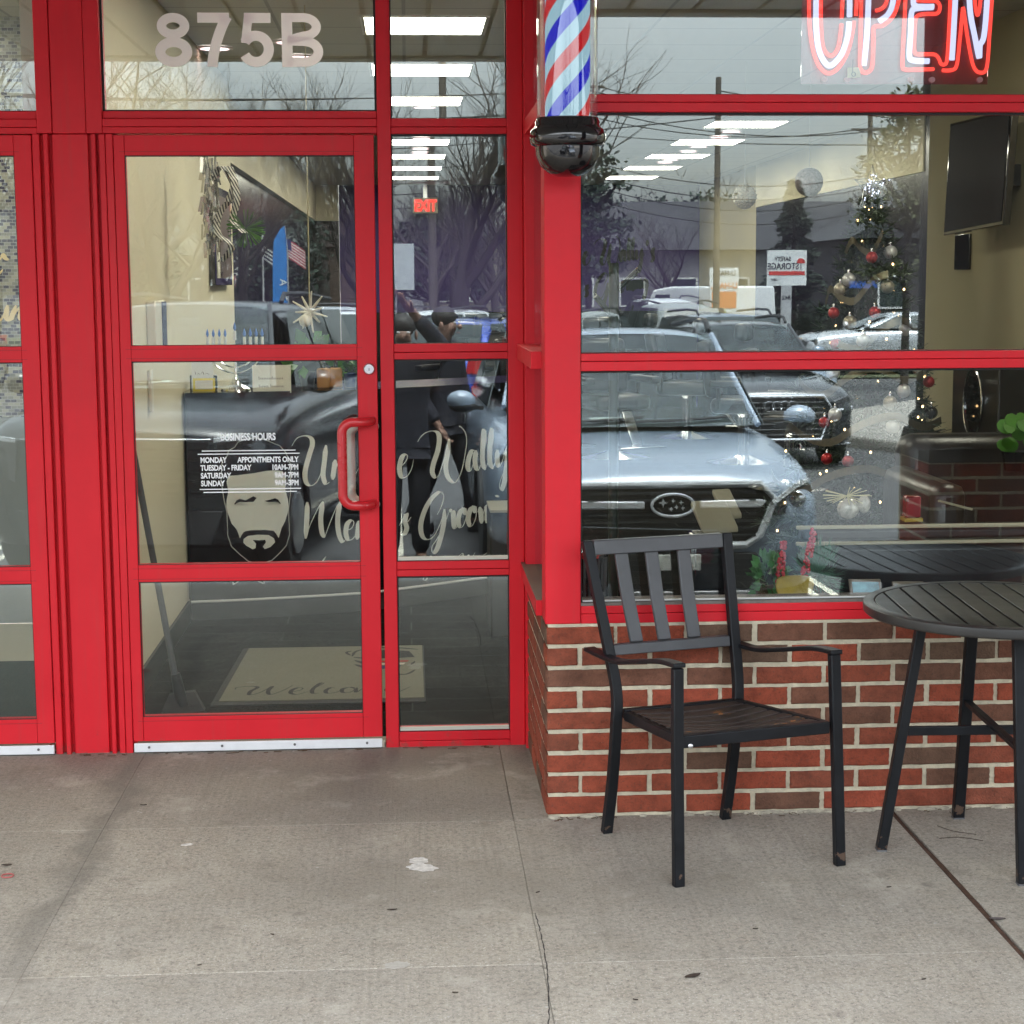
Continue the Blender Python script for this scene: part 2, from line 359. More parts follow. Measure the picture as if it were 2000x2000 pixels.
for y0, y1 in zip(ys, ys[1:]): mb.add([(-300,y0,lot_z(y0)),(300,y0,lot_z(y0)),(300,y1,lot_z(y1)),(-300,y1,lot_z(y1))], [(0,1,2,3)])
struct(mb, 'parking_lot', ASPH, smooth=0)
mb = MB(); mb.add([(-400,-2.7,-.62),(400,-2.7,-.62),(400,400,-.62),(-400,400,-.62)], [(0,1,2,3)])
struct(mb, 'ground', mat('bare_earth', (.12, .10, .08), .95), smooth=0)
STRIPE = mat('worn_white_line', (.55, .52, .42), .8, vary=.45, vscale=22)
mb = MB()
for sx in (-6.1, -3.25, -.18, 2.62, 5.4, 8.2):
    for a, b in ((0, .055), (.13, .185)):
        ysl = [-3.3, -4.5, -8, -12, -12.6]
        for y0, y1 in zip(ysl, ysl[1:]):
            mb.add([(sx+a,y0,lot_z(y0)+.004),(sx+b,y0,lot_z(y0)+.004),(sx+b,y1,lot_z(y1)+.004),(sx+a,y1,lot_z(y1)+.004)], [(0,1,2,3)])
struct(mb, 'parking_line', STRIPE, smooth=0)
# pale concrete traffic island beyond the first row, set on a slant
APRON = mat('pale_island_concrete', (.24, .225, .20), .9, vary=.15, vscale=1.2)
def iz(y): return lot_z(y)
mb = MB(); mb.prism([(4.9,-19.3,-.62),(6.3,-16.2,-.62),(14,-13.4,-.62),(16,-19.5,-.62),(8.6,-24.5,-.62)], (0,0,.27))
struct(mb, 'traffic_island', APRON, bevel=.04, smooth=50)
LAWN = mat('winter_grass', (.055, .065, .028), .95, vary=.4, vscale=1.5, bump=.8, bscale=30)
mb = MB(); mb.add([(-200,-58,-.47),(200,-58,-.47),(200,-64,-.45),(-200,-64,-.45)], [(0,1,2,3)]); mb.add([(9,-34,-.47),(60,-34,-.47),(60,-44,-.45),(9,-44,-.45)], [(0,1,2,3)])
struct(mb, 'grass_verge', LAWN, smooth=0)

# ------------------------------------------------------------------ entrance frame (recessed)
ENT = thing('shopfront', 'red painted metal frame of the recessed shop entrance with sidelight and transom windows', 'shop frame', (-.5, YD, 0))
D = .11
def vbar(mb, x0, x1, y, z0, z1): mb.box(x0, x1, y, YD+D, z0, z1)
TOP = 2.82
mb = MB()
for x0, x1, y in ((-1.247,-1.2225,YD),(-1.209,-1.193,YD-.006),(-1.1825,-1.0635,YD+.008),(-1.051,-1.036,YD-.006),(-1.0265,-1.0055,YD),(-1.0035,-.979,YD-.003)):
    vbar(mb, x0, x1, y, -.004 if abs(x0+1.1825) > .001 else -.008, 2.1295)
for x0, x1 in ((-1.229,-1.180),(-1.178,-1.0675),(-1.0655,-1.013)): vbar(mb, x0, x1, YD+.0 if x0 != -1.178 else YD+.004, 2.1315, TOP)
mb.box(-1.24, -.98, YD+.026, YD+D-.005, -.004, 2.1295)
mb.build('column_cover', RED, ENT, bevel=.0025)
mb = MB(); vbar(mb, -.0945, -.048, YD, -.006, TOP); mb.build('door_mullion', RED, ENT, bevel=.003)
mb = MB(); vbar(mb, .345, .3985, YD, -.006, TOP); mb.box(.3995, .47, YD-.05, YD+D, -.006, TOP); mb.build('corner_jamb', RED, ENT, bevel=.003)
def rail(name, x0, x1, z0, z1, dy=0., seam=True):
    b = MB()
    if seam: zc = z0 + (z1-z0)*.45; b.box(x0, x1, YD+.002+dy, YD+D-.01, z0, zc-.0008); b.box(x0, x1, YD+.003+dy, YD+D-.01, zc+.0008, z1)
    else: b.box(x0, x1, YD+.002+dy, YD+D-.01, z0, z1)
    return b.build(name, RED, ENT, bevel=.002)
rail('header_rail', -1.0125, -.0955, 2.1315, 2.180); rail('transom_sill', -1.0125, -.0955, 2.1815, 2.2065, .014, False)
rail('header_rail', -.0475, .3445, 2.1295, 2.181); rail('sidelight_rail', -.0475, .3445, 1.368, 1.4215); rail('sidelight_rail', -.0475, .3445, .611, .6635); rail('sidelight_rail', -.0475, .3445, -.006, .053)
rail('header_rail', -2.4, -1.2295, 2.1295, 2.178); rail('transom_sill', -2.4, -1.2295, 2.179, 2.2055, .014, False)
rail('head_rail', -2.4, .3985, TOP, TOP+.06)
def pane(parent, x0, x1, z0, z1, y, name='glass_pane', ax='y', tilt=0., yaw=0., gk=.004):
    """pane with its black gasket as a sub-part"""
    t = .003; b = MB()
    cx, cz = (x0+x1)/2, (z0+z1)/2
    def P(x, dy, z): return (x, y + dy + (z-cz)*tilt + (x-cx)*yaw, z)
    vs = [P(x0,-t,z0),P(x1,-t,z0),P(x1,t,z0),P(x0,t,z0),P(x0,-t,z1),P(x1,-t,z1),P(x1,t,z1),P(x0,t,z1)]
    b.add(vs, [(0,3,2,1),(4,5,6,7),(0,1,5,4),(1,2,6,5),(2,3,7,6),(3,0,4,7)])
    p = b.build(name, PANE, parent, smooth=0)
    k = MB(); w = gk; a, c = y-.011, y-.0045
    k.box(x0-.002, x0+w, a, c, z0, z1); k.box(x1-w, x1+.002, a, c, z0, z1); k.box(x0+w, x1-w, a, c, z1-w*1.8, z1+.001); k.box(x0+w, x1-w, a, c, z0-.001, z0+w*.7)  # deeper top strip of the gasket also stands for the shadow under the rail
    k.build('gasket', GASKET, p, smooth=0)
    return p
GY = YD + .024
TILT = .001
def tp(*a, **k): return pane(ENT, *a, tilt=TILT*.3, **k)
tp(-1.0125, -.0955, 2.2065, TOP, GY+.012, gk=.007)
tp(-.0475, .3445, 2.181, TOP, GY); tp(-.0475, .3445, 1.4215, 2.1295, GY, yaw=.004); tp(-.0475, .3445, .6635, 1.368, GY, yaw=.004); tp(-.0475, .3445, .053, .611, GY)
tp(-2.4, -1.2295, 2.2055, TOP, GY+.012)
for z in (.668, .058):
    b = MB(); b.box(-.044, .341, GY-.016, GY-.0045, z-.001, z+.011); b.build('glazing_bead', mat('cream_bead', (.55, .54, .46), .5), ENT, smooth=0)
# side return of the bay: glass over brick
RET = thing('bay_side_frame', 'narrow red frame with glass on the side return between entrance and bay window', 'shop frame', (.42, .43, .6))
b = MB(); b.box(.372, .47, .125, .812, 1.368, 1.4205); b.build('side_rail', RED, RET, bevel=.002)
b = MB(); b.box(.40, .47, .125, .812, 2.122, 2.172); b.build('side_rail', RED, RET, bevel=.002)
b = MB(); b.box(.385, .47, .125, .862, .606, .654); b.build('side_sill', RED, RET, bevel=.002)
b = MB(); b.box(.386, .47, .125, .861, .6545, .657); b.build('sill_cap', mat('brown_sill', (.16, .10, .075), .7, vary=.2), RET, smooth=0)
for z0, z1 in ((.657,1.368),(1.4205,2.122),(2.172,TOP)):
    b = MB(); b.box(.432, .438, .125, .812, z0, z1); b.build('glass_pane', PANE, RET, smooth=0)
# ------------------------------------------------------------------ bay window frame
BAY = thing('bay_window_frame', 'red frame of the big display window above the brick wall', 'window frame', (1.8, .05, .6))
XR = 2.96
b = MB(); b.box(.404, .512, 0, .124, .6025, TOP); b.build('corner_post', RED, BAY, bevel=.003)
b = MB(); b.box(XR, XR+.11, 0, .124, .6025, TOP); b.build('corner_post', RED, BAY, bevel=.003)
def brail(name, z0, z1):
    b = MB(); zc = z0 + (z1-z0)*.55; b.box(.513, XR-.001, .002, .12, z0, zc-.0007); b.box(.513, XR-.001, .003, .12, zc+.0007, z1); return b.build(name, RED, BAY, bevel=.002)
brail('bottom_rail', .6025, .656); brail('middle_rail', 1.366, 1.418); brail('top_rail', 2.1215, 2.172); brail('head_rail', TOP, TOP+.06)
b = MB(); b.box(.513, XR-.001, .006, .118, .6562, .6645); b.build('sill_strip', mat('dusty_sill', (.17, .145, .13), .8, vary=.3, vscale=30), BAY, smooth=0)
BG = .035
for z0, z1 in ((.6655,1.366),(1.418,2.1215),(2.172,TOP)): pane(BAY, .513, XR-.001, z0, z1, BG, tilt=TILT)
b = MB(); b.box(.52, XR-.01, BG-.012, BG-.0045, .666, .6705); b.build('glazing_bead', mat('grey_bead', (.6, .6, .58), .4), BAY, smooth=0)

# ------------------------------------------------------------------ brick wall below the bay
def brick_mat():
    m = mat('brick_faces', (.3, .1, .05), .85, spec=.25); N, L = nt(m); b = N['Principled BSDF']
    at = N.new('ShaderNodeAttribute'); at.attribute_name = 'tone'
    cr = N.new('ShaderNodeValToRGB'); e = cr.color_ramp.elements
    e[0].position = 0; e[0].color = (.135, .092, .062, 1); e[1].position = 1; e[1].color = (.315, .068, .037, 1)
    for p, c in ((.2, (.145, .074, .048)), (.42, (.190, .074, .045)), (.62, (.235, .066, .038)), (.8, (.275, .063, .033))):
        q = e.new(p); q.color = (*c, 1)
    L.new(at.outputs['Fac'], cr.inputs['Fac'])
    geo = N.new('ShaderNodeNewGeometry')
    n = N.new('ShaderNodeTexNoise'); n.inputs['Scale'].default_value = 13; n.inputs['Detail'].default_value = 9; n.inputs['Roughness'].default_value = .8; L.new(geo.outputs['Position'], n.inputs['Vector'])
    r = N.new('ShaderNodeMapRange'); r.inputs['From Min'].default_value = .3; r.inputs['From Max'].default_value = .7; r.inputs['To Min'].default_value = .52; r.inputs['To Max'].default_value = 1.42; L.new(n.outputs['Fac'], r.inputs['Value'])
    mx = N.new('ShaderNodeMix'); mx.data_type = 'RGBA'; mx.blend_type = 'MULTIPLY'; mx.inputs['Factor'].default_value = 1; L.new(cr.outputs['Color'], mx.inputs['A']); L.new(r.outputs['Result'], mx.inputs['B'])
    n2 = N.new('ShaderNodeTexNoise'); n2.inputs['Scale'].default_value = 170; n2.inputs['Detail'].default_value = 3; L.new(geo.outputs['Position'], n2.inputs['Vector'])
    r2 = N.new('ShaderNodeMapRange'); r2.inputs['From Min'].default_value = .58; r2.inputs['From Max'].default_value = .72; r2.inputs['To Max'].default_value = .6; L.new(n2.outputs['Fac'], r2.inputs['Value'])
    m2 = N.new('ShaderNodeMix'); m2.data_type = 'RGBA'; L.new(r2.outputs['Result'], m2.inputs['Factor']); L.new(mx.outputs['Result'], m2.inputs['A']); m2.inputs['B'].default_value = (.075, .045, .035, 1)
    # lime bloom flecks
    n3 = N.new('ShaderNodeTexNoise'); n3.inputs['Scale'].default_value = 42; n3.inputs['Detail'].default_value = 5; n3.inputs['Roughness'].default_value = .75; L.new(geo.outputs['Position'], n3.inputs['Vector'])
    r3 = N.new('ShaderNodeMapRange'); r3.inputs['From Min'].default_value = .69; r3.inputs['From Max'].default_value = .8; r3.inputs['To Max'].default_value = .6; L.new(n3.outputs['Fac'], r3.inputs['Value'])
    m3 = N.new('ShaderNodeMix'); m3.data_type = 'RGBA'; L.new(r3.outputs['Result'], m3.inputs['Factor']); L.new(m2.outputs['Result'], m3.inputs['A']); m3.inputs['B'].default_value = (.42, .38, .33, 1)
    L.new(m3.outputs['Result'], b.inputs['Base Color'])
    bp = N.new('ShaderNodeBump'); bp.inputs['Strength'].default_value = .8; bp.inputs['Distance'].default_value = .004; L.new(n2.outputs['Fac'], bp.inputs['Height']); L.new(bp.outputs['Normal'], b.inputs['Normal'])
    return m
BRICK = brick_mat()
MORTAR = mat('mortar', (.58, .52, .385), .95, vary=.22, vscale=25, bump=.9, bscale=150)
rnd = random.Random(5)
def brick(mb, O, A, N_, l, h, tone, dep=.012):
    """brick face at O, along unit A, outward unit N_, chipped edges"""
    O, A, N_ = V(O), V(A), V(N_); Z = V((0,0,1)); e = .004
    def ring(ins, out, jit, m=7):
        P = []
        for a, b in (((0,0),(l,0)),((l,0),(l,h)),((l,h),(0,h)),((0,h),(0,0))):
            for k in range(m):
                t = k/m; x = a[0]+(b[0]-a[0])*t; z = a[1]+(b[1]-a[1])*t
                x = min(max(x, ins), l-ins); z = min(max(z, ins), h-ins)
                P.append(O + A*(x+rnd.uniform(-jit,jit)) + Z*(z+rnd.uniform(-jit,jit)) + N_*out)
        return P
    r0 = ring(0,-dep,0); r1 = ring(.0003,-.0025,.0012); r2 = ring(e,0,.0007); n = len(r0)
    fs = [(i,(i+1)%n,n+(i+1)%n,n+i) for i in range(n)] + [(n+i,n+(i+1)%n,2*n+(i+1)%n,2*n+i) for i in range(n)] + [tuple(range(2*n,3*n))]
    mb.add(r0+r1+r2, fs, tone)
def tone_():
    q = rnd.random()
    return rnd.uniform(.05,.18) if q < .13 else rnd.uniform(.2,.5) if q < .42 else rnd.uniform(.5,1)
WALL = thing('brick_wall', 'low red and brown brick wall under the bay window with pale mortar joints', 'brick wall', (1.7, .08, 0))
P_, LJ = .2145, .0135; CP = .0662
def courses(mb, O, A, N_, length, z0, n, first_half):
    for c in range(n):
        x = 0.; half = (c % 2 == 0) == first_half
        while x < length - .02:
            l = (P_/2 if (half and x == 0) else P_) - LJ
            l = min(l, length - x) + rnd.uniform(-.003, .003)
            q = V(O) + V(A)*(x + (0 if x == 0 else rnd.uniform(-.001,.001)))
            brick(mb, (q.x, q.y, z0 + c*CP + rnd.uniform(-.0008,.0008)), A, N_, max(.03, l), CP-LJ+rnd.uniform(-.001,.001), tone_())
            x += P_/2 if (half and x == 0) else P_
b = MB(); courses(b, (.409, -.004, 0), (1,0,0), (0,-1,0), 2.66, .0105, 9, False)
courses(b, (.405, .846, 0), (0,-1,0), (-1,0,0), .842, .0105, 9, False)
b.build('brick_courses', BRICK, WALL, smooth=30, fix=True)
b = MB(); b.box(.4125, 3.07, .003, .13, -.012, .602); b.box(.4095, .53, .13, .86, -.012, .602)
b.build('mortar_bed', MORTAR, WALL, smooth=0)
b = MB()
for i in range(90):
    x = .42 + 2.5*rnd.random(); b.ball((x, -.006-rnd.random()*.008, .002), (.008+rnd.random()*.02, .006, .004+rnd.random()*.005), 7, 4)
b.build('mortar_droppings', mat('stained_mortar', (.40, .36, .28), .95, vary=.5, vscale=30, bump=.9, bscale=120), WALL, smooth=0)

# ------------------------------------------------------------------ canopy over the pavement
CAN = thing('shop_canopy', 'grey ribbed metal canopy over the pavement, seen mirrored in the upper windows', 'canopy', (0, -1, 2.85))
SOF = mat('soffit_metal', (.42, .42, .385), .55, vary=.08, vscale=2)
b = MB(); x = -14.
while x < 11:
    b.box(x+.026, x+.300, -2.88, YD-.01, 2.862, 2.878); x += .3
b.build('soffit_panel', SOF, CAN, smooth=0)
b = MB(); b.box(-14, 11, -2.88, YD-.011, 2.885, 2.90); b.build('soffit_groove', mat('soffit_groove', (.07,.07,.065), .8), CAN, smooth=0)
b = MB(); b.box(-14, 11, -3.02, -2.885, 2.845, 3.35); b.build('fascia', mat('fascia_paint', (.20, .20, .19), .6), CAN, bevel=.01)
b = MB(); b.box(-14, 11, -3.0, YD+.4, 2.905, 3.3); b.build('roof_deck', mat('roof_deck', (.15, .15, .15), .9), CAN, smooth=0)
WF = mat('shop_stucco', (.30, .28, .25), .9)
# brick pier with round column that carries the canopy (behind the viewer, mirrored in the window)
PIER = thing('canopy_pier', 'brick pier carrying a pale round canopy column at the pavement edge, mirrored in the window', 'pier', (2.5, -2.3, 0))
b = MB()
for c in range(13):
    z = c*CP + .008
    for fx in range(4): brick(b, (2.21 + fx*.2145 if c % 2 else 2.21 + fx*.2145 - (.107 if fx else 0), -2.05, z), (1,0,0), (0,1,0), .203 if (c % 2 or fx) else .096, CP-LJ, tone_())
    for fy in range(2): brick(b, (2.205, -2.055 - fy*.2145, z), (0,-1,0), (-1,0,0), .203, CP-LJ, tone_())
b.build('brick_courses', BRICK, PIER, smooth=30); b = MB(); b.box(2.212, 3.0, -2.52, -2.058, -.01, .862); b.build('mortar_bed', MORTAR, PIER, smooth=0)
b = MB(); b.loft([[(2.2,-2.54,.862),(3.02,-2.54,.862),(3.02,-2.04,.862),(2.2,-2.04,.862)],[(2.22,-2.50,.985),(2.98,-2.50,.985),(2.98,-2.08,.985),(2.22,-2.08,.985)]]); b.build('sloped_cap', mat('pier_cap', (.085, .068, .055), .9, vary=.2, vscale=8), PIER, bevel=.006)
b = MB(); b.lathe([(.39,.96),(.39,1.04),(.36,1.07),(.36,2.80),(.39,2.82),(.39,2.862)], (2.59,-2.3,0), 36); b.build('column', mat('column_paint', (.055, .049, .035), .7, vary=.08), PIER)
# ------------------------------------------------------------------ shop doors
def make_door(name, label, x0, x1, gl, gr, hinge):
    d = thing(name, label, 'door', ((x0+x1)/2, YD, 0))
    b = MB()
    b.box(x0, gl, YD-.004, YD+.045, .0405, 2.126); b.box(gr, x1, YD-.004, YD+.045, .0405, 2.126)
    b.build('door_stile', RED, d, bevel=.0025)
    for n, z0, z1 in (('top_rail',2.0585,2.126),('lock_rail',1.368,1.4215),('middle_rail',.606,.665),('bottom_rail',.0405,.127)):
        b = MB(); b.box(gl+.0004, gr-.0004, YD-.003, YD+.044, z0, z1)
        p = b.build(n, RED, d, bevel=.002)
        s = MB()
        for zz in ((z1-.014,) if n == 'bottom_rail' else (z0+.012,) if n == 'top_rail' else (z0+.010, z1-.012)): s.box(gl-.018, gr+.018, YD-.0046, YD-.0041, zz-.0007, zz+.0007)
        s.build('seam', mat('red_seam', (.30, .012, .018), .6), p, smooth=0)
    for z0, z1 in ((1.4215,2.0585),(.665,1.368),(.127,.606)): pane(d, gl, gr, z0, z1, YD+.012, tilt=TILT*.15, gk=.0022)
    b = MB(); b.box(x0+.003, x1-.001, YD-.014, YD-.0045, .0035, .036)
    sw = b.build('door_sweep', ALU, d, bevel=.003)
    k = MB(); n = 4
    for i in range(n): k.lathe([(.0045,0),(.0045,.003),(.001,.004)], (x0+.055+(x1-x0-.11)*i/(n-1), YD-.0175, .022), 10, 'y')
    k.build('screw', mat('screw_grey', (.2, .2, .2), .4, metal=1), sw)
    b = MB(); b.box(x0+.004, x1-.002, YD-.006, YD+.03, -.002, .0032); b.build('bottom_seal', GASKET, d, smooth=0)
    return d
DOOR = make_door('entrance_door', 'red framed glass shop door with white opening hours and a red pull handle', -.977, -.1065, -.941, -.174, 'l')
b = MB(); b.box(-.98, -.1, YD+.0, YD+.1, -.012, .0015); struct(b, 'door_threshold', mat('threshold_metal', (.30, .30, .29), .5, metal=.6), smooth=0)
# lock and pull handles
b = MB(); b.lathe([(.0195,-.004),(.0195,-.012),(.016,-.0165),(.012,-.0165),(.0115,-.0125),(.002,-.0125)], (-.134, YD-.004+.004, 1.337), 28, 'y')
lk = b.build('lock_cylinder', mat('satin_steel', (.62, .62, .64), .3, metal=.9), DOOR)
b = MB(); b.box(-.1352, -.1328, YD-.0133, YD-.0126, 1.331, 1.340); b.build('keyway', GASKET, lk, smooth=0)
def handle(x_at, x_grip, z0, z1, y_at, y_out, r, m, name):
    sgn = 1 if y_out > y_at else -1; R = .038; P = []
    def arc(cx, cy, cz, ux, uz, n=7):
        for i in range(n+1): a = PI/2*i/n; yield a
    P += [(x_at, y_at, z1), (x_at-.004, y_at+(y_out-y_at)*.55, z1), (x_at-.022, y_out, z1)]
    for i in range(8):
        a = PI/2*i/7; P.append((x_grip+R-R*math.sin(a), y_out, z1-R+R*math.cos(a)))
    for i in range(8):
        a = PI/2*i/7; P.append((x_grip+R-R*math.cos(a), y_out, z0+R-R*math.sin(a)))
    P += [(x_at-.022, y_out, z0), (x_at-.004, y_at+(y_out-y_at)*.55, z0), (x_at, y_at, z0)]
    b = MB(); b.tube(P, r, 14); return b.build(name, m, DOOR, smooth=60)
handle(-.128, -.229, .871, 1.158, YD-.004, YD-.062, .0165, mat('red_handle_paint', (.58, .018, .026), .3, spec=.5, vary=.05, coat=.3), 'pull_handle')
handle(-.120, -.206, .862, 1.135, YD+.045, YD+.105, .0165, mat('cream_handle_paint', (.66, .64, .55), .4), 'inner_pull_handle')
# white lettering on the outer face of the glass
GO = YD + .012 - .0042
def letters(parent, name, s, size, x, z, m=WHITEV, y=GO, xs=1., bold=.0, align='LEFT', spacing=1.):
    b = text(s, size, bold, .0003, xs, align, spacing); put(b, Matrix.Translation((x, y, z))); return b.build(name, m, parent, smooth=0, fix=False)
CH = 1.41   # cap height factor of the built-in face
HX0, HX1 = -.719, -.383
letters(DOOR, 'hours_lettering', 'BUSINESS HOURS', .0245*CH, -.5535, 1.0945, xs=.70, bold=.0010, align='CENTER')
for zt, l, r in ((1.018,'MONDAY','APPOINTMENTS ONLY'),(.991,'TUESDAY - FRIDAY','10AM-7PM'),(.964,'SATURDAY','9AM-7PM'),(.937,'SUNDAY','9AM-3PM')):
    letters(DOOR, 'hours_lettering', l, .0185*CH, HX0, zt, xs=.78, bold=.0008)
    letters(DOOR, 'hours_lettering', r, .0185*CH, HX1, zt, xs=.78, bold=.0008, align='RIGHT')
b = MB()
for x0, x1, z in ((-.713,-.392,1.0585),(-.727,-.378,1.0475),(-.724,-.376,.9255),(-.711,-.391,.9150)): b.box(x0, x1, GO-.0003, GO+.0003, z-.0017, z+.0017)
b.build('hours_lines', WHITEV, DOOR, smooth=0)
# house number on the transom
def thick(mb, pts, w, lift=0., closed=False):
    """flat band of constant width with mitred corners, units of cap height"""
    P = [V((p[0], p[1], 0)) for p in pts]; n = len(P); o = len(mb.v)
    for i in range(n):
        a = P[(i-1) % n] if (closed or i) else P[i]; c = P[(i+1) % n] if (closed or i < n-1) else P[i]
        d1 = (P[i]-a).normalized() if (P[i]-a).length > 1e-9 else (c-P[i]).normalized(); d2 = (c-P[i]).normalized() if (c-P[i]).length > 1e-9 else d1
        t = (d1+d2).normalized(); nm = V((-t.y, t.x, 0)); k = 1/max(.5, nm.dot(V((-d1.y, d1.x, 0))))
        for s_ in (-.5, .5): q = P[i] + nm*w*s_*k; mb.v.append((q.x, -lift, q.y))
    for i in range(n if closed else n-1): j = (i+1) % n; mb.f.append((o+2*i, o+2*i+1, o+2*j+1, o+2*j))
def ell(cx, cz, rx, rz, a0=0., a1=360., n=36): return [(cx+rx*math.cos(math.radians(a0+(a1-a0)*i/n)), cz+rz*math.sin(math.radians(a0+(a1-a0)*i/n))) for i in range(n+1)]
T_ = .185; h_ = T_/2
def digits():
    g8 = MB(); thick(g8, ell(.335,.275,.335-h_,.275-h_)[:-1], T_, 0, True); thick(g8, ell(.335,.755,.300-h_,.245-h_)[:-1], T_*.93, .00003, True)
    g7 = MB(); thick(g7, [(.02,1-h_),(.595,1-h_)], T_); thick(g7, [(.555,.93)]+[(.555-.27*math.sin(t*.16)**.9*1.05, .93-.93*(t/9)) for t in range(1,10)], T_*1.02, .00003)
    g5 = MB(); thick(g5, [(.12,1-h_),(.60,1-h_)], T_); thick(g5, [(.205,.99),(.135,.44)], T_*.86, .00003); thick(g5, ell(.325,.335,.325-h_,.335-h_,150,-152,30), T_, .00006)
    gB = MB(); thick(gB, [(h_,0),(h_,1)], T_*1.05); thick(gB, [(.1,1-h_*.92)]+ell(.385,.745,.335-.09-h_+.09,.255-h_*.92,88,-88,18)+[(.1,.49+h_*.02)], T_*.9, .00003); thick(gB, [(.1,.49+h_*.02)]+ell(.405,.285,.345-h_,.285-h_,84,-88,18)+[(.1,h_)], T_*.95, .00006)
    return ((g8,0.),(g7,.755),(g5,1.50),(gB,2.30))
H_ = .1775; k = .562/(2.30+.75); b = MB()
for g_, x0 in digits(): b.add([(-.8335+(p[0]+x0)*k, GY+.012-.0045+p[1], 2.3530+p[2]*H_) for p in g_.v], g_.f)
b.build('house_number', SILVERV, ENT, smooth=0, fix=False)
LD = make_door('neighbour_door', 'red framed glass door of the neighbouring shop with a white metal sweep', -2.2, -1.249, -2.16, -1.308, 'r')
b = MB(); b.box(-2.25, -1.24, YD, YD+.1, -.012, .0015); struct(b, 'door_threshold', mat('threshold_metal', (.3,.3,.3)), smooth=0)

# ------------------------------------------------------------------ barber pole
PX, PY = .462, -.128
POLE = thing('barber_pole', 'lit barber pole with red white and blue stripes and a glossy black cap', 'barber pole', (PX, PY, 2.0))
b = MB(); b.lathe([(.004,1.926),(.03,1.928),(.055,1.938),(.077,1.957),(.090,1.985),(.0915,2.010),(.099,2.014),(.1065,2.021),(.1085,2.034),(.1085,2.046),(.105,2.057),(.0965,2.064),(.0925,2.070),(.0925,2.082),(.089,2.086),(.089,2.091),(.02,2.0915)], (PX,PY,0), 48)
b.build('bottom_cap', BLACKP, POLE, smooth=50)
def stripes():
    m = bpy.data.materials.new('lit_stripes'); m.use_nodes = True; N, L = nt(m); N.remove(N['Principled BSDF'])
    tc = N.new('ShaderNodeTexCoord'); s = N.new('ShaderNodeSeparateXYZ')
    mp = N.new('ShaderNodeMapping'); mp.inputs['Location'].default_value = (-PX, -PY, 0); L.new(tc.outputs['Object'], mp.inputs['Vector']); L.new(mp.outputs[0], s.inputs[0])
    def mth(op, a, b):
        n = N.new('ShaderNodeMath'); n.operation = op
        for i, q in enumerate((a, b)):
            if isinstance(q, (int, float)): n.inputs[i].default_value = q
            else: L.new(q, n.inputs[i])
        return n.outputs[0]
    ang = mth('ARCTAN2', s.outputs['Y'], s.outputs['X'])
    t = mth('SUBTRACT', mth('DIVIDE', s.outputs['Z'], .215), mth('DIVIDE', ang, PI))
    fr = mth('FRACT', mth('ADD', t, 20.36), 0)
    cr = N.new('ShaderNodeValToRGB'); cr.color_ramp.interpolation = 'CONSTANT'; e = cr.color_ramp.elements
    e[0].position = 0; e[0].color = (.50, .80, .95, 1); e[1].position = .25; e[1].color = (.80, .03, .04, 1)
    q = e.new(.50); q.color = (.50, .80, .95, 1); q = e.new(.75); q.color = (.02, .02, .78, 1); L.new(fr, cr.inputs['Fac'])
    em = N.new('ShaderNodeEmission'); em.inputs['Strength'].default_value = BARB; L.new(cr.outputs['Color'], em.inputs['Color'])
    L.new(em.outputs[0], N['Material Output'].inputs['Surface']); return m
BARB = .068
b = MB(); b.lathe([(.064,2.0925),(.064,2.74)], (PX,PY,0), 48); b.build('striped_cylinder', stripes(), POLE, smooth=60)
CYL = glass('pole_glass', .05, (.96, .97, .97))
b = MB(); o = len(b.v); n = 48
for r in (.0865, .0835):
    for z in (2.0925, 2.74):
        for k in range(n): b.v.append((PX+r*math.cos(2*PI*k/n), PY+r*math.sin(2*PI*k/n), z))
for k in range(n):
    j = (k+1) % n; b.f += [(k, j, n+j, n+k), (2*n+j, 2*n+k, 3*n+k, 3*n+j), (n+k, n+j, 3*n+j, 3*n+k), (j, k, 2*n+k, 2*n+j)]
b.build('glass_tube', CYL, POLE, smooth=60)
b = MB(); b.lathe([(.05,2.7405),(.1085,2.7405),(.1085,2.78),(.09,2.84),(.05,2.88),(.01,2.89)], (PX,PY,0), 40); b.build('top_cap', BLACKP, POLE, smooth=50)
b = MB(); b.box(PX-.03, PX+.03, -.045, -.0005, 2.03, 2.10); b.build('wall_bracket', BLACKP, POLE, bevel=.005)

# ------------------------------------------------------------------ neon sign
NEON = thing('open_neon_sign', 'glowing neon OPEN sign with red outlines and white tubes on a clear panel', 'neon sign', (1.47, .09, 2.3))
def nx(x): return 1.181 + (x-255)*.0004014
def nz(y): return 2.241 + (555-y)*.000385
NR = emis('neon_red', (1., .060, .045), 0.22); NW = emis('neon_white', (.68, .70, 1.), .15)
def ntube(name, pts, m, r=.0056):
    b = MB(); b.tube(catmull([(nx(x), .082, nz(y)) for x, y in pts], 6), r, 8); b.build(name, m, NEON, smooth=60)
O_out = [(300,-20),(304,150),(330,350),(378,490),(450,553),(525,515),(592,400),(628,250),(640,160)]
ntube('red_tube', O_out, NR)
ntube('red_tube', [(652,120),(655,-20),(640,-200),(592,-350),(525,-440),(450,-470),(378,-430),(330,-310),(304,-130),(299,-30)], NR)
ntube('red_tube', [(545,180),(540,260),(520,370),(470,422),(412,360),(392,190),(388,0),(395,-140),(420,-270),(470,-335),(520,-280),(545,-130),(550,0),(545,140)], NR)
ntube('white_tube', [(352,0),(356,200),(382,385),(455,495),(540,425),(590,290),(602,165)], NW, .0085)
ntube('white_tube', [(604,130),(602,-20),(590,-200),(540,-340),(455,-410),(382,-300),(356,-120),(352,-10)], NW, .0085)
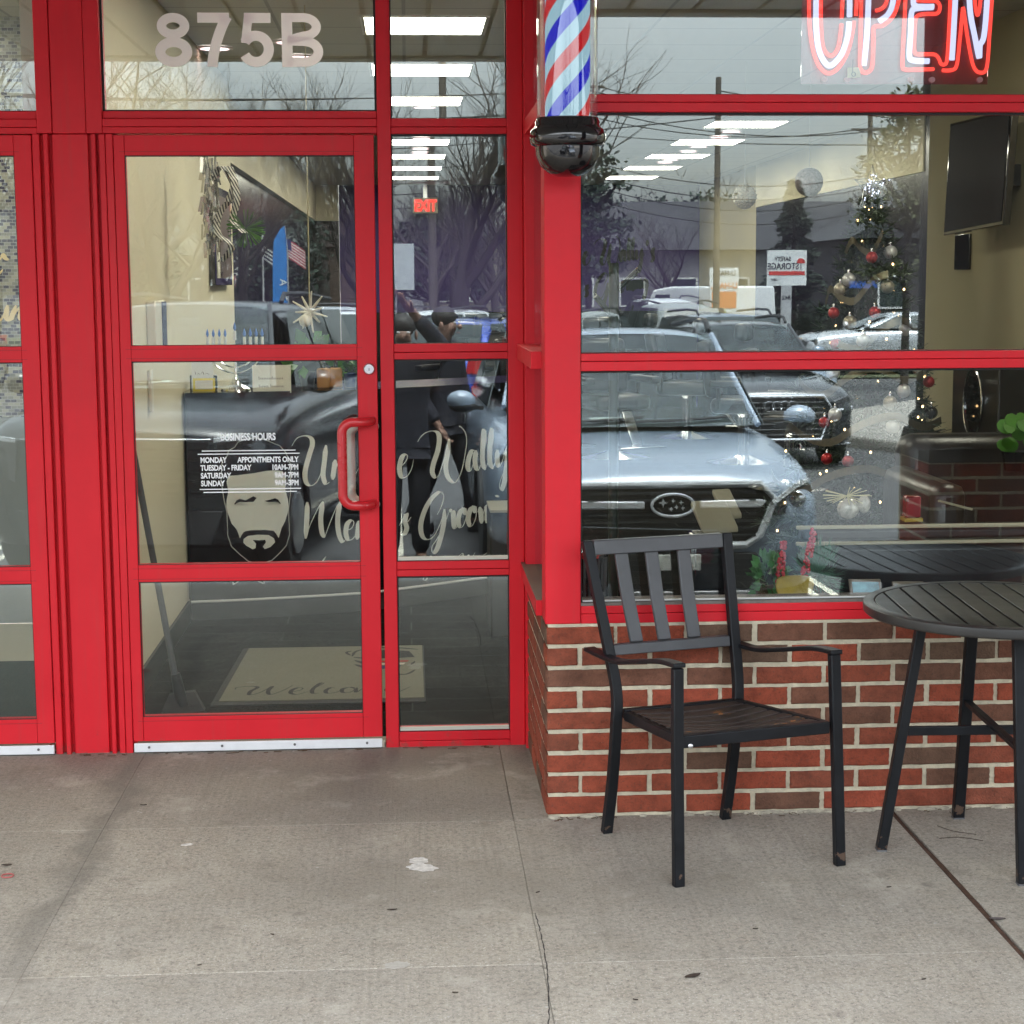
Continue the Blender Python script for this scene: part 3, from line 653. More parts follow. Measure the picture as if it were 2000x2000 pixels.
ntube('red_tube', [(690,-400),(690,-100),(690,250),(690,480),(700,530),(735,549),(772,525),(785,470),(788,300),(790,205),(860,190),(935,115),(972,0),(985,-140),(970,-280),(910,-380),(800,-430),(710,-425)], NR)
ntube('red_tube', [(800,82),(850,62),(880,10),(890,-120),(870,-240),(800,-290)], NR)
ntube('white_tube', [(745,-380),(745,-100),(740,200),(728,400),(718,495)], NW, .0085)
ntube('white_tube', [(828,160),(890,112),(925,30),(938,-130),(920,-270),(830,-350)], NW, .0085)
ntube('red_tube', [(1030,-400),(1024,-100),(1016,200),(1010,480),(1032,523),(1120,524),(1250,521)], NR)
ntube('red_tube', [(1080,-200),(1095,-20),(1150,4),(1250,8),(1281,50),(1262,100),(1180,104),(1115,118),(1098,170),(1095,360),(1112,404),(1180,408),(1252,411),(1284,442),(1300,480),(1330,484),(1346,440),(1355,200),(1360,-200)], NR)
ntube('white_tube', [(1085,-350),(1080,-20),(1095,42),(1160,50),(1235,49)], NW, .0085)
ntube('white_tube', [(1230,54),(1110,62),(1070,92),(1066,250),(1060,420),(1092,455),(1210,460)], NW, .0085)
ntube('red_tube', [(1310,529),(1380,528),(1420,490),(1438,300),(1452,100),(1458,60),(1475,160),(1505,330),(1548,500),(1600,546),(1648,505),(1662,250),(1672,0),(1675,-300)], NR)
ntube('red_tube', [(1535,-120),(1548,40),(1566,112),(1582,50),(1592,-100)], NR)
ntube('white_tube', [(1402,-350),(1396,0),(1388,300),(1382,452)], NW, .0085)
ntube('white_tube', [(1490,-200),(1510,80),(1550,270),(1588,432),(1592,340),(1618,280),(1632,100),(1640,-200)], NW, .0085)
b = MB(); b.box(nx(255), nx(1668), .096, .100, nz(632), 2.64); b.build('clear_panel', glass('acrylic_neon_glow', .04, (.90, .62, .68), .30, dcol=(.70,.12,.20)), NEON, smooth=0)  # glow of the neon put into the pink tint of the clear panel
for x in (428, 600, 1080, 1240, 1602):
    b = MB(); b.tube([(nx(x), .084, nz(600)), (nx(x), .096, nz(600))], .009, 8); b.build('standoff', mat('pinkish_plastic', (.65, .35, .38), .4), NEON)
b = MB(); b.box(nx(595), nx(692), .078, .080, nz(588), nz(510)); tg = b.build('paper_tag', mat('cream_paper', (.75, .68, .45), .8), NEON, smooth=0)
b = MB(); b.tube([(nx(640)+.006*math.cos(a*.4), .0765, nz(562)+.006*math.sin(a*.4)) for a in range(16)], .0012, 5, closed=True); b.tube([(nx(632),.0765,nz(545)),(nx(632),.0765,nz(450))], .001, 5); b.build('tag_ring', BLACKM, tg)
# ------------------------------------------------------------------ patio chair (local axes u, w from the measured feet)
th = math.radians(16.3); CU = V((math.cos(th), math.sin(th), 0)); CW = V((-math.sin(th), math.cos(th), 0)); CO = V((.715, -.645, 0))
def C_(u, w, z): return CO + CU*u + CW*w + V((0,0,z))
CHAIR = thing('patio_chair', 'black metal slat back armchair standing in front of the brick wall', 'chair', tuple(C_(.25,.25,0)))
def rust_seat():
    m = mat('worn_seat_slats', (.035, .026, .023), .42, vary=.3, vscale=12, bump=.15, bscale=300); N, L = nt(m); b = N['Principled BSDF']; src = b.inputs['Base Color'].links[0].from_socket
    tc = N.new('ShaderNodeTexCoord'); n = N.new('ShaderNodeTexNoise'); n.inputs['Scale'].default_value = 7; n.inputs['Detail'].default_value = 6; n.inputs['Roughness'].default_value = .7; L.new(tc.outputs['Object'], n.inputs['Vector'])
    r = N.new('ShaderNodeMapRange'); r.inputs['From Min'].default_value = .60; r.inputs['From Max'].default_value = .64; L.new(n.outputs['Fac'], r.inputs['Value'])
    mx = N.new('ShaderNodeMix'); mx.data_type = 'RGBA'; L.new(r.outputs['Result'], mx.inputs['Factor']); L.new(src, mx.inputs['A']); mx.inputs['B'].default_value = (.30, .12, .03, 1); L.new(mx.outputs['Result'], b.inputs['Base Color']); return m
def worn_leg():
    m = mat('worn_black_leg', (.009, .010, .012), .42, spec=.22, vary=.2, vscale=14, bump=.1, bscale=420); N, L = nt(m); b = N['Principled BSDF']; src = b.inputs['Base Color'].links[0].from_socket
    geo = N.new('ShaderNodeNewGeometry'); s = N.new('ShaderNodeSeparateXYZ'); L.new(geo.outputs['Position'], s.inputs[0])
    n = N.new('ShaderNodeTexNoise'); n.inputs['Scale'].default_value = 38; n.inputs['Detail'].default_value = 5; L.new(geo.outputs['Position'], n.inputs['Vector'])
    r = N.new('ShaderNodeMapRange'); r.inputs['From Min'].default_value = .0; r.inputs['From Max'].default_value = .085; r.inputs['To Min'].default_value = .5; r.inputs['To Max'].default_value = .76; L.new(s.outputs['Z'], r.inputs['Value'])
    g = N.new('ShaderNodeMath'); g.operation = 'GREATER_THAN'; L.new(n.outputs['Fac'], g.inputs[0]); L.new(r.outputs['Result'], g.inputs[1])
    mx = N.new('ShaderNodeMix'); mx.data_type = 'RGBA'; L.new(g.outputs[0], mx.inputs['Factor']); L.new(src, mx.inputs['A']); mx.inputs['B'].default_value = (.085, .055, .04, 1); L.new(mx.outputs['Result'], b.inputs['Base Color']); return m
LEGM = worn_leg(); SEATM = rust_seat()
CW_ = .030
b = MB(); b.sweep([C_(0,0,0), C_(0,.012,.30), C_(-.006,.005,.604)], CW_, .024, CU); b.build('leg', LEGM, CHAIR, bevel=.003)
b = MB(); b.sweep([C_(.497,0,0), C_(.49,.012,.30), C_(.47,.005,.606)], CW_, .024, CU); b.build('leg', LEGM, CHAIR, bevel=.003)
# rear uprights run from the floor, bow forward at the seat and lean back above it
def upright(u0, u1, u2):
    P = catmull([C_(u0,.505,0), C_(u0+.006,.475,.17), C_(u0+(u1-u0)*.6,.452,.34), C_(u1,.462,.44), C_(u1+(u2-u1)*.3,.495,.58), C_(u2,.565,.872)], 6)
    b = MB(); b.sweep(P, .030, .026, CU); b.build('rear_upright', LEGM, CHAIR, bevel=.003)
UL0, UL1, UL2 = .0, .012, -.040; UR0, UR1, UR2 = .392, .408, .415
upright(UL0, UL1, UL2); upright(UR0, UR1, UR2)
def bk(u, z):
    t = (z-.44)/(.872-.44); w = .470 + .095*t
    return C_(u, w, z)
def backx(fr, z):
    t = (z-.44)/(.872-.44); return (UL1+(UL2-UL1)*t)*(1-fr) + (UR1+(UR2-UR1)*t)*fr
BACKM = mat('sky_lit_black', (.060, .062, .067), .40, vary=.15, vscale=10, bump=.10, bscale=420)  # black coat lightened: sky light on the backrest is in its colour
b = MB()
def brl(z0, z1, b, o=0.):
    P = []
    zc = (z0+z1)/2; a, c = bk(backx(0,zc)+.016, zc), bk(backx(1,zc)-.016, zc)
    b.obox((a+c)/2 + CW*o, (c-a)/2, CW*.011, (bk(0,z1)-bk(0,z0))/2)
for q in ((.832, .874), (.541, .572)): b = MB(); brl(*q, b); b.build('back_rail', BACKM, CHAIR, bevel=.003)
for f0 in (.237, .455, .690):
    b = MB(); a, c = bk(backx(f0,.5725), .5725), bk(backx(f0,.8315)-.004, .8315)
    b.sweep([a+CW*.004, (a+c)/2+CW*.012, c+CW*.004], .042, .012, CU); b.build('back_slat', BACKM, CHAIR, bevel=.003)
# arms
for u_f, u_b in ((-.006, -.018), (.470, .425)):
    P = catmull([C_(u_f,-.012,.614), C_(u_f,.10,.604), C_(u_f+(u_b-u_f)*.4,.24,.575), C_(u_f+(u_b-u_f)*.7,.40,.545), C_(u_b,.60,.541)], 6)
    b = MB(); b.sweep(P, .036, .013, CU); b.build('armrest', LEGM, CHAIR, bevel=.003)
# seat frame and slats
def sx(w, f): l = .018 + (.020)*w/.45; r = .470 + (.392-.470)*w/.45; return l + (r-l)*f
def sz(w, f): return .402 - .030*w/.45 - .020*math.sin(PI*f)*math.sin(PI*min(1,max(0,w/.45)))
b = MB(); b.bar(C_(.012,.018,.398), C_(.462,.018,.398), .026, .034); b.bar(C_(.03,.45,.372), C_(.397,.45,.372), .022, .030)
b.bar(C_(.020,.03,.396), C_(.036,.438,.368), .020, .028); b.bar(C_(.456,.03,.400), C_(.392,.438,.376), .020, .028)
fr = b.build('seat_frame', LEGM, CHAIR, bevel=.003)
k = MB(); k.lathe([(.007,0),(.007,-.003),(.003,-.006)], tuple(C_(.034,.003,.387)), 12, 'y'); k.build('bolt', STEEL, fr)
b = MB(); N_ = 7
for i in range(N_):
    w0 = .034 + .405*i/N_ + .007; w1 = .034 + .405*(i+1)/N_ - .007; rows = []
    for w in (w0, w1):
        rows.append([C_(sx(w,.02+.96*j/14), w, sz(w, j/14)+.012) for j in range(15)])
    o = len(b.v); b.v += [tuple(p) for r in rows for p in r] + [tuple(p-V((0,0,.007))) for r in rows for p in r]
    for j in range(14): b.f += [(o+j,o+j+1,o+15+j+1,o+15+j),(o+30+j,o+30+15+j,o+30+15+j+1,o+30+j+1),(o+j,o+30+j,o+30+j+1,o+j+1),(o+15+j,o+15+j+1,o+45+j+1,o+45+j)]
b.build('seat_slats', SEATM, CHAIR, bevel=.002)

# ------------------------------------------------------------------ patio table
TX, TY, TZ, TR = 1.662, -.402, .722, .378
TAB = thing('patio_table', 'round dark metal bistro table with slatted top beside the armchair', 'table', (TX, TY, 0))
b = MB()
ring = [(TR-.030,0),(TR-.006,0),(TR,-.004),(TR+.001,-.012),(TR,-.026),(TR-.005,-.031),(TR-.030,-.031)]
n = 96; o = 0
for r, z in ring:
    for k in range(n): b.v.append((TX+r*math.cos(2*PI*k/n), TY+r*math.sin(2*PI*k/n), TZ+z))
for i in range(len(ring)):
    j = (i+1) % len(ring)
    for k in range(n): b.f.append((i*n+k, i*n+(k+1)%n, j*n+(k+1)%n, j*n+k))
b.build('top_rim', TABLEM, TAB, smooth=40)
# slats clipped to the disc; they run towards the front right
ta = math.radians(-94); su = V((math.cos(ta), math.sin(ta), 0)); sv = V((-su.y, su.x, 0)); RI = TR-.033
W = .0649; x = -.0307 - 5*W
b = MB(); i = 0
while x < RI:
    x1 = min(x+W-.004, RI-.0005); x0 = max(x+.004, -RI+.0005)
    if x1 - x0 > .012:
        P = []
        for q in range(9):
            t = x0 + (x1-x0)*q/8; P.append((t, math.sqrt(max(0, RI*RI-t*t))))
        pts = [V((TX,TY,TZ-.0015)) + sv*t + su*h for t, h in P] + [V((TX,TY,TZ-.0015)) + sv*t - su*h for t, h in reversed(P)]
        b.prism(pts, (0,0,-.004))
    x += W
b.build('top_slats', TABLEM, TAB, bevel=.0012, seg=1)
b = MB(); b.lathe([(.30,TZ-.012),(.30,TZ-.0335)], (TX,TY,0), 48) if 0 else None; b.lathe([(TR-.04,TZ-.013),(TR-.04,TZ-.0135)], (TX,TY,0), 48); b.build('gap_shade', GASKET, TAB)  # added black disc that paints the shade between the slats
feet = [(-.318,.02),(-.012,-.298),(-.004,.302),(.306,-.005)]
tops = [(-.215,.012),(-.018,-.215),(-.006,.205),(.20,0)]
for (fx, fy), (tx, ty) in zip(feet, tops):
    b = MB(); dv = V((fx, fy, 0)).normalized(); side = V((-dv.y, dv.x, 0))
    b.sweep([(TX+fx,TY+fy,.004), (TX+tx,TY+ty,TZ-.034)], .034, .028, side)
    lg = b.build('leg', LEGM, TAB, bevel=.003)
    k = MB(); k.obox((TX+fx, TY+fy, .0025), side*.017, dv*.014, V((0,0,.0025))); k.build('foot_cap', mat('grey_foot_cap', (.12,.12,.125), .5), lg, smooth=0)
def lg_at(i, z): t = (z-.004)/(TZ-.038); return V((TX+feet[i][0]*(1-t)+tops[i][0]*t, TY+feet[i][1]*(1-t)+tops[i][1]*t, z))
b = MB(); b.bar(lg_at(0,.352), lg_at(3,.352), .016, .026); b.build('stretcher', LEGM, TAB, bevel=.002)
b = MB(); b.bar(lg_at(1,.362), lg_at(2,.378), .022, .014); b.build('stretcher', LEGM, TAB, bevel=.002)

# ------------------------------------------------------------------ small things on the pavement
LEAFM = mat('dead_leaf', (.045, .030, .022), .8, vary=.4, vscale=60)
def leaf(name, label, x, y, l, w, a, m=LEAFM, curl=.0018, grp=None):
    b = MB(); ca, sa = math.cos(a), math.sin(a); top = []; n = 7
    for i in range(n):
        t = i/(n-1); h = w*math.sin(PI*min(.98,max(.02,t)))**.8
        for sgn in (-1, 0, 1):
            u = (t-.5)*l; v = h*sgn; z = .0025 + curl*(abs(sgn)*.7 + (2*t-1)**2*.6)
            top.append((x+u*ca-v*sa, y+u*sa+v*ca, z))
    o = len(b.v); b.v += top + [(p[0],p[1],p[2]-.0008) for p in top]; m_ = len(top)
    for i in range(n-1):
        for k in range(2): q = i*3+k; b.f += [(q,q+1,q+4,q+3),(m_+q,m_+q+3,m_+q+4,m_+q+1)]
    return one(b, name, m, label, 'leaf', grp, smooth=60)
leaf('fallen_leaf', 'dark fallen leaf lying below the front leg of the chair', .653, -1.27, .045, .010, .45)
leaf('fallen_leaf', 'grey fallen leaf lying against the rusty joint in the pavement', 1.492, -.955, .042, .009, -.1, mat('grey_leaf', (.11,.09,.085), .8))
leaf('fallen_leaf', 'small black two pronged leaf scrap in the middle of the pavement', -.06, -.775, .026, .004, .1)
leaf('fallen_leaf', 'dark oval leaf beside a pink bottle ring at left of the pavement', -1.152, -.335, .028, .007, .1)
for i, (x, y, l) in enumerate(((.33,-.67,.02),(.50,-1.40,.018),(-.52,-1.12,.016),(.86,-.98,.02),(1.28,-.70,.02),(-.85,.22,.03),(-.36,-.93,.015),(1.19,-1.33,.02),(-.95,-1.36,.018),(.09,-1.33,.02))):
    leaf('leaf_scrap', 'tiny dark scrap of leaf litter on the pale pavement', x, y, l*.7, .0028, rnd.uniform(-.6,.6), grp='scraps of leaf litter on the pavement')
b = MB(); b.tube([(-1.128+.016*math.cos(a*.45), -.432+.016*math.sin(a*.45), .004) for a in range(14)], .0022, 6, closed=True)
one(b, 'bottle_ring', mat('pink_plastic', (.42,.10,.09), .5), 'pink plastic bottle ring lying at left of the pavement', 'plastic ring')
PAINT = mat('spilled_white_paint', (.62, .60, .56), .8, vary=.35, vscale=60)
def blot(mb, cx, cy, rx, ry, rot, sd):
    r_ = random.Random(sd); P = []
    for k in range(40):
        a = 2*PI*k/40; q = 1 + .30*noise.noise((math.cos(a)*2.2+sd, math.sin(a)*2.2, sd)) + r_.uniform(-.05,.05); x, y = rx*q*math.cos(a), ry*q*math.sin(a)
        P.append((cx+x*math.cos(rot)-y*math.sin(rot), cy+x*math.sin(rot)+y*math.cos(rot), .0006))
    mb.prism(P, (0,0,.0008))
b = MB(); blot(b, .012, -.380, .026, .028, .2, 1); blot(b, .022, -.440, .043, .030, -.35, 2)
one(b, 'paint_splotch', PAINT, 'white splotch of dried paint with two lobes on the pavement', 'paint spot', smooth=0)
b = MB(); blot(b, -.665, -.185, .017, .010, .3, 4); one(b, 'paint_splotch', PAINT, 'small white paint fleck on the pavement below the entrance door', 'paint spot', smooth=0)
b = MB(); blot(b, -.045, -1.150, .03, .022, .3, 7); one(b, 'gum_patch', mat('pale_gum', (.40,.375,.33), .85, vary=.2, vscale=60), 'pale flattened gum patch on the pavement joint', 'gum', smooth=0)
TWIG = mat('twig_bark', (.06, .04, .03), .9)
for lab, pts in (('thin bent twig on the pavement between the table legs', [(1.54,-.30,.003),(1.60,-.295,.004),(1.66,-.33,.003)]), ('second twig with a fork lying nearer the rear table leg', [(1.57,-.18,.003),(1.60,-.24,.005),(1.66,-.27,.003)])):
    b = MB(); b.tube(catmull(pts, 4), .0010, 5); one(b, 'twig', TWIG, lab, 'twig')
b = MB()
for i in range(60):
    x = rnd.choice([rnd.uniform(.42,.62), rnd.uniform(.9,1.2), rnd.uniform(1.2,2.2)]); y = -.012 - rnd.random()**2*.04; a = rnd.random()*PI; l = .006 + rnd.random()*.018
    b.tube([(x-l*math.cos(a)/2, y-l*math.sin(a)*.2, .003), (x+l*math.cos(a)/2, y+l*math.sin(a)*.2, .004)], .0014, 4)
for i in range(40):
    x = rnd.uniform(-1.2, .35); y = YD - .02 - rnd.random()**2*.03; l = .004 + rnd.random()*.012
    b.tube([(x-l, y, .003), (x+l, y-rnd.uniform(-.004,.004), .004)], .0014, 4)
tag(one(b, 'leaf_litter', mat('litter_brown', (.10,.06,.035), .95, vary=.5, vscale=80), 'fine brown leaf litter along the foot of the brick wall and doors', 'litter'), kind='stuff')
# ------------------------------------------------------------------ interior of the barber shop (seen through the glass)
CREAM = mat('cream_wall_paint', (.68, .62, .45), .8, vary=.04, vscale=1.5)
CREAM_SHADED = mat('shaded_cream_paint', (.34, .30, .185), .8, vary=.05, vscale=1.2)  # cream paint darkened: weaker light on the right wall put into its colour
PURPLE = mat('purple_wall_paint', (.060, .040, .165), .7, vary=.1)
DARKW = mat('dark_mirror_wall', (.012, .013, .016), .25, spec=.5)
FLOORM = mat('dark_plank_tile', (.012, .0118, .011), .8, spec=0., vary=.3, vscale=5)
def floor_mat():
    N, L = nt(FLOORM); b = N['Principled BSDF']; src = b.inputs['Base Color'].links[0].from_socket
    geo = N.new('ShaderNodeNewGeometry'); br = N.new('ShaderNodeTexBrick'); br.inputs['Scale'].default_value = 1; br.inputs['Brick Width'].default_value = 1.2; br.inputs['Row Height'].default_value = .2; br.inputs['Mortar Size'].default_value = .004; br.inputs['Bias'].default_value = 0
    br.inputs['Color1'].default_value = (.7,.7,.7,1); br.inputs['Color2'].default_value = (1.2,1.2,1.2,1); br.inputs['Mortar'].default_value = (3,3,3,1)
    L.new(geo.outputs['Position'], br.inputs['Vector']); mx = N.new('ShaderNodeMix'); mx.data_type = 'RGBA'; mx.blend_type = 'MULTIPLY'; mx.inputs['Factor'].default_value = 1
    L.new(src, mx.inputs['A']); L.new(br.outputs['Color'], mx.inputs['B']); L.new(mx.outputs['Result'], b.inputs['Base Color'])
floor_mat()
CEIL = mat('ceiling_tile', (.50, .48, .42), .9); CZ = 2.87
def ceil_mat():
    N, L = nt(CEIL); b = N['Principled BSDF']; geo = N.new('ShaderNodeNewGeometry'); br = N.new('ShaderNodeTexBrick'); br.offset = 0; br.inputs['Scale'].default_value = 1; br.inputs['Brick Width'].default_value = .61; br.inputs['Row Height'].default_value = .61; br.inputs['Mortar Size'].default_value = .009
    br.inputs['Color1'].default_value = (.50,.48,.42,1); br.inputs['Color2'].default_value = (.47,.455,.40,1); br.inputs['Mortar'].default_value = (.30,.29,.26,1); L.new(geo.outputs['Position'], br.inputs['Vector']); L.new(br.outputs['Color'], b.inputs['Base Color'])
ceil_mat()
YB = 17.75
def sbox(name, m, *a): b = MB(); b.box(*a); return struct(b, name, m, smooth=0)
sbox('shop_floor', FLOORM, -1.09, 6, .98, YB, -.06, -.004)
sbox('shop_floor', FLOORM, .53, 6, .135, .975, -.06, -.0045)
sbox('shop_ceiling', CEIL, -1.2, 6, YD+.12, YB, CZ, CZ+.05)
sbox('shop_ceiling', CEIL, .48, 6, .13, YD+.115, CZ+.001, CZ+.05)
sbox('wall_left', CREAM, -1.19, -1.085, YD+.115, 6.0, -.004, CZ)
sbox('wall_left', DARKW, -1.30, -1.20, 6.005, YB, -.004, 2.42); sbox('wall_left', CREAM, -1.25, -1.15, 6.005, YB, 2.421, CZ)
sbox('wall_back', PURPLE, -.86, 6, YB, YB+.1, -.004, CZ)
sbox('wall_back', CREAM, -1.2, -.865, YB-.02, YB+.1, 2.42, CZ); sbox('wall_back', DARKW, -1.2, -.865, YB-.01, YB+.1, -.004, 2.419)
sbox('wall_right', CREAM_SHADED, 2.85, 3.80, .14, 4.40, -.004, CZ)
sbox('wall_right', DARKW, 3.80, 3.95, 4.405, 7.72, -.004, CZ)
sbox('wall_right', DARKW, 3.80, 3.95, 7.725, 14.0, -.004, 2.419); sbox('wall_right', CREAM, 3.79, 3.95, 7.725, 14.0, 2.42, CZ)
sbox('wall_right', CREAM_SHADED, 3.80, 3.95, 14.005, YB, 1.25, CZ); sbox('wainscot', DARKW, 3.78, 3.95, 14.005, YB-.05, -.003, 1.249); sbox('wainscot', DARKW, -.85, 3.77, YB-.06, YB-.001, -.003, 1.25)
b = MB(); b.box(-1.084, -1.072, YD+.12, 3.29, -.003, .10); struct(b, 'skirting', mat('dark_skirting', (.025,.024,.022), .4), smooth=0)
b = MB(); b.box(.53, 2.84, .131, .18, -.003, .60); struct(b, 'wall_under_window', mat('inner_dado', (.03,.028,.03), .7), smooth=0)
# lights in two rows
PANELM = emis('panel_light', (1., .95, .78), 2.9); DLM = emis('downlight_lens', (1., .90, .92), 1.35)
def ceiling_light(x, y, label):
    t = thing('ceiling_light', label, 'ceiling light', (x, y, CZ), 'square ceiling lights in the barber shop')
    b = MB(); b.box(x-.285, x+.285, y-.285, y+.285, CZ-.006, CZ-.002); b.build('diffuser', PANELM, t, smooth=0)
    b = MB()
    for q in ((x-.305,x-.2855,y-.305,y+.305),(x+.2855,x+.305,y-.305,y+.305),(x-.285,x+.285,y-.305,y-.2855),(x-.285,x+.285,y+.2855,y+.305)): b.box(*q, CZ-.010, CZ-.001)
    b.build('frame', mat('light_frame', (.75,.75,.72), .5), t, smooth=0); return t
ys_ = [1.76 + 1.79*i for i in range(9)]
ORD = ['nearest','second','third','fourth','fifth','sixth','seventh','eighth','farthest']
for i, y in enumerate(ys_): ceiling_light(.10, y, f'{ORD[i]} square light panel of the left ceiling row above the entrance side')
for i, y in enumerate(ys_):
    if i not in (1, 2): ceiling_light(2.70, y, f'{ORD[i]} square light panel of the right ceiling row above the window side')  # nearest one is unseen overhead, added for its light
b = MB(); b.lathe([(.075,-.004),(.075,0)], (0,0,0), 20); b2 = MB(); b2.lathe([(.098,-.008),(.098,-.0005),(.078,-.0005),(.078,-.008)], (0,0,0), 20)
proto = None
for x, y in ((.14,7.55),(.14,9.75),(.14,10.25),(.14,11.45),(.14,11.95),(-.58,4.15),(-.58,4.75),(-1.0,4.4),(2.71,9.0),(2.71,9.6),(2.71,10.15),(2.71,11.25),(2.71,11.85),(2.71,13.0),(2.71,13.4)):
    if proto is None:
        proto = thing('downlight', 'round recessed downlight glowing pink white between the square ceiling lights', 'downlight', (0,0,0), 'round downlights in the barber shop ceiling')
        b.build('lens', DLM, proto); b2.build('trim_ring', mat('pinkish_trim', (.72,.62,.62), .5), proto); proto.location = (x, y, CZ-.003)
    else: dup(proto, (x, y, CZ-.003))
# EXIT sign on the far wall
EX = thing('exit_sign', 'red lit EXIT sign hanging before the purple back wall', 'exit sign', (.24, 17.5, 2.6))
b = MB(); b.box(.085, .405, 17.5, 17.56, 2.505, 2.70); b.build('housing', mat('exit_housing', (.40,.37,.24), .5), EX, bevel=.012)
b = text('EXIT', .19, .010, .002, .72, 'CENTER'); put(b, Matrix.Translation((.245, 17.49, 2.535))); b.build('exit_lettering', emis('exit_red', (1.,.05,.03), .2), EX, smooth=0, fix=False)
b = MB(); b.box(.22,.27,17.51,17.55,2.70,CZ-.001); b.build('stem', STEEL, EX, smooth=0)

# brush lettering; units are the layout units of the counter front (1 unit = .2174 px of the photo's own lettering)
SCRIPT = {
 'U': [[(-885,795),(-835,725),(-765,705),(-712,728),(-702,785),(-732,880),(-770,1020),(-765,1115),(-722,1150),(-668,1115),(-625,1020),(-590,880),(-580,800)],[(-580,790),(-600,950),(-612,1060),(-590,1135),(-555,1120)]],
 'n1': [[(-500,920),(-515,1010),(-528,1100)],[(-522,1070),(-480,960),(-445,910),(-425,940),(-440,1040),(-430,1095),(-400,1080)]],
 'c': [[(-330,930),(-350,905),(-385,930),(-405,1010),(-390,1080),(-355,1090),(-310,1030)]],
 'l0': [[(-310,1030),(-262,920),(-225,740),(-232,660),(-255,740),(-268,900),(-255,1060),(-225,1085),(-190,1040)]],
 'e': [[(-30,1010),(60,1000),(120,950),(142,900),(125,880),(92,905),(70,985),(75,1060),(100,1090),(140,1070),(178,1005),(195,925)]],
 'W': [[(235,770),(262,725),(310,688),(365,674),(412,690),(428,745),(412,850),(372,970),(362,1045),(393,1092),(428,1045),(470,920),(502,800),(517,748)],[(517,745),(505,850),(483,980),(498,1080),(545,1135),(585,1120),(628,1020),(658,880),(672,770),(660,690),(622,640),(606,638)]],
 'a': [[(742,850),(715,860),(690,920),(680,985),(688,1025),(708,1030),(732,960),(755,855)],[(755,850),(746,940),(756,1010),(778,1030)]],
 'l1': [[(778,1030),(808,950),(842,790),(848,700),(832,668),(822,740),(812,880),(818,980),(838,1028)]],
 'l2': [[(838,1028),(868,940),(906,790),(914,690),(903,660),(888,730),(878,880),(882,970),(905,1020)]],
 'y': [[(905,1020),(935,930),(948,850)],[(948,845),(945,940),(960,1000),(988,960),(1020,850),(1040,815)],[(1040,815),(1032,960),(1012,1120),(985,1205),(966,1190),(975,1120),(1030,1000),(1090,900)]],
 "'": [[(1130,690),(1122,790)]],
 's1': [[(1170,900),(1200,850),(1225,820),(1215,900),(1228,980),(1200,1040),(1170,1030)]],
 'M': [[(-757,1295),(-764,1440),(-778,1625)],[(-778,1615),(-730,1490),(-660,1350),(-618,1290)],[(-618,1295),(-640,1440),(-632,1570),(-608,1618)],[(-608,1615),(-560,1490),(-500,1350),(-462,1290)],[(-462,1295),(-488,1440),(-482,1580),(-450,1660),(-425,1640)]],
 'e2': [[(-430,1560),(-370,1540),(-345,1490),(-365,1465),(-405,1500),(-418,1580),(-398,1640),(-355,1630),(-310,1560)]],
 'n2': [[(-300,1470),(-310,1560),(-320,1640)],[(-318,1610),(-275,1500),(-245,1460),(-228,1500),(-240,1590),(-225,1640),(-190,1600)]],
 's': [[(60,1520),(95,1455),(125,1412),(112,1480),(126,1540),(108,1590),(72,1602)],[(126,1500),(168,1442)]],
 'G': [[(402,1425),(440,1350),(462,1270),(448,1228),(410,1228),(340,1295),(280,1410),(252,1530),(268,1620),(318,1648),(375,1610),(430,1500),(468,1375)],[(468,1375),(460,1500),(432,1630),(394,1740),(358,1770),(352,1715),(400,1640),(460,1530),(515,1380)]],
 'r': [[(515,1375),(528,1395),(545,1400),(548,1470),(552,1530),(568,1548),(600,1500)]],
 'o1': [[(645,1368),(610,1400),(590,1480),(605,1538),(632,1530),(660,1460),(662,1395),(645,1368),(655,1420),(695,1420)]],
 'o2': [[(735,1352),(700,1385),(680,1465),(695,1528),(722,1520),(750,1450),(752,1380),(735,1352),(745,1405),(785,1395)]],
 'm': [[(785,1360),(796,1430),(800,1510)],[(800,1500),(822,1400),(842,1348),(850,1420),(846,1508)],[(848,1495),(868,1395),(888,1345),(898,1400),(890,1480),(905,1505),(930,1450)]],
 'i': [[(938,1335),(928,1410),(935,1480),(958,1460)],[(946,1255),(940,1275)]],
 'n': [[(975,1330),(968,1410),(965,1480)],[(967,1465),(990,1370),(1012,1325),(1020,1390),(1012,1455),(1030,1470),(1050,1430)]],
 'g': [[(1110,1320),(1080,1350),(1065,1420),(1080,1465),(1105,1430),(1125,1330)],[(1125,1325),(1118,1450),(1090,1600),(1060,1640),(1050,1600),(1090,1520),(1160,1420)]],
}
SMALL = [[(-600,1790),(-640,1850),(-630,1900),(-590,1860)],[(120,1850),(150,1810),(170,1800)],[(290,1850),(330,1800),(350,1815),(310,1870)],[(460,1850),(470,1790)],[(560,1830),(600,1795),(630,1780),(640,1850),(680,1790),(690,1850),(740,1770)],[(810,1800),(860,1770),(895,1752),(870,1860)],[(820,1850),(880,1800)],[(330,1900),(300,2010),(270,2000),(350,1920)],[(-880,1880),(-850,1960),(-800,1900),(-770,1960),(-730,1900)]]
def script(mb, f, words, wmin=7, wmax=46):
    for k in words:
        for st in SCRIPT[k]: stroke(mb, st, f, wmin, wmax)
ALLW = ['U','n1','c','l0','e','W','a','l1','l2','y',"'",'s1','M','e2','n2','s','G','r','o1','o2','m','i','n','g']
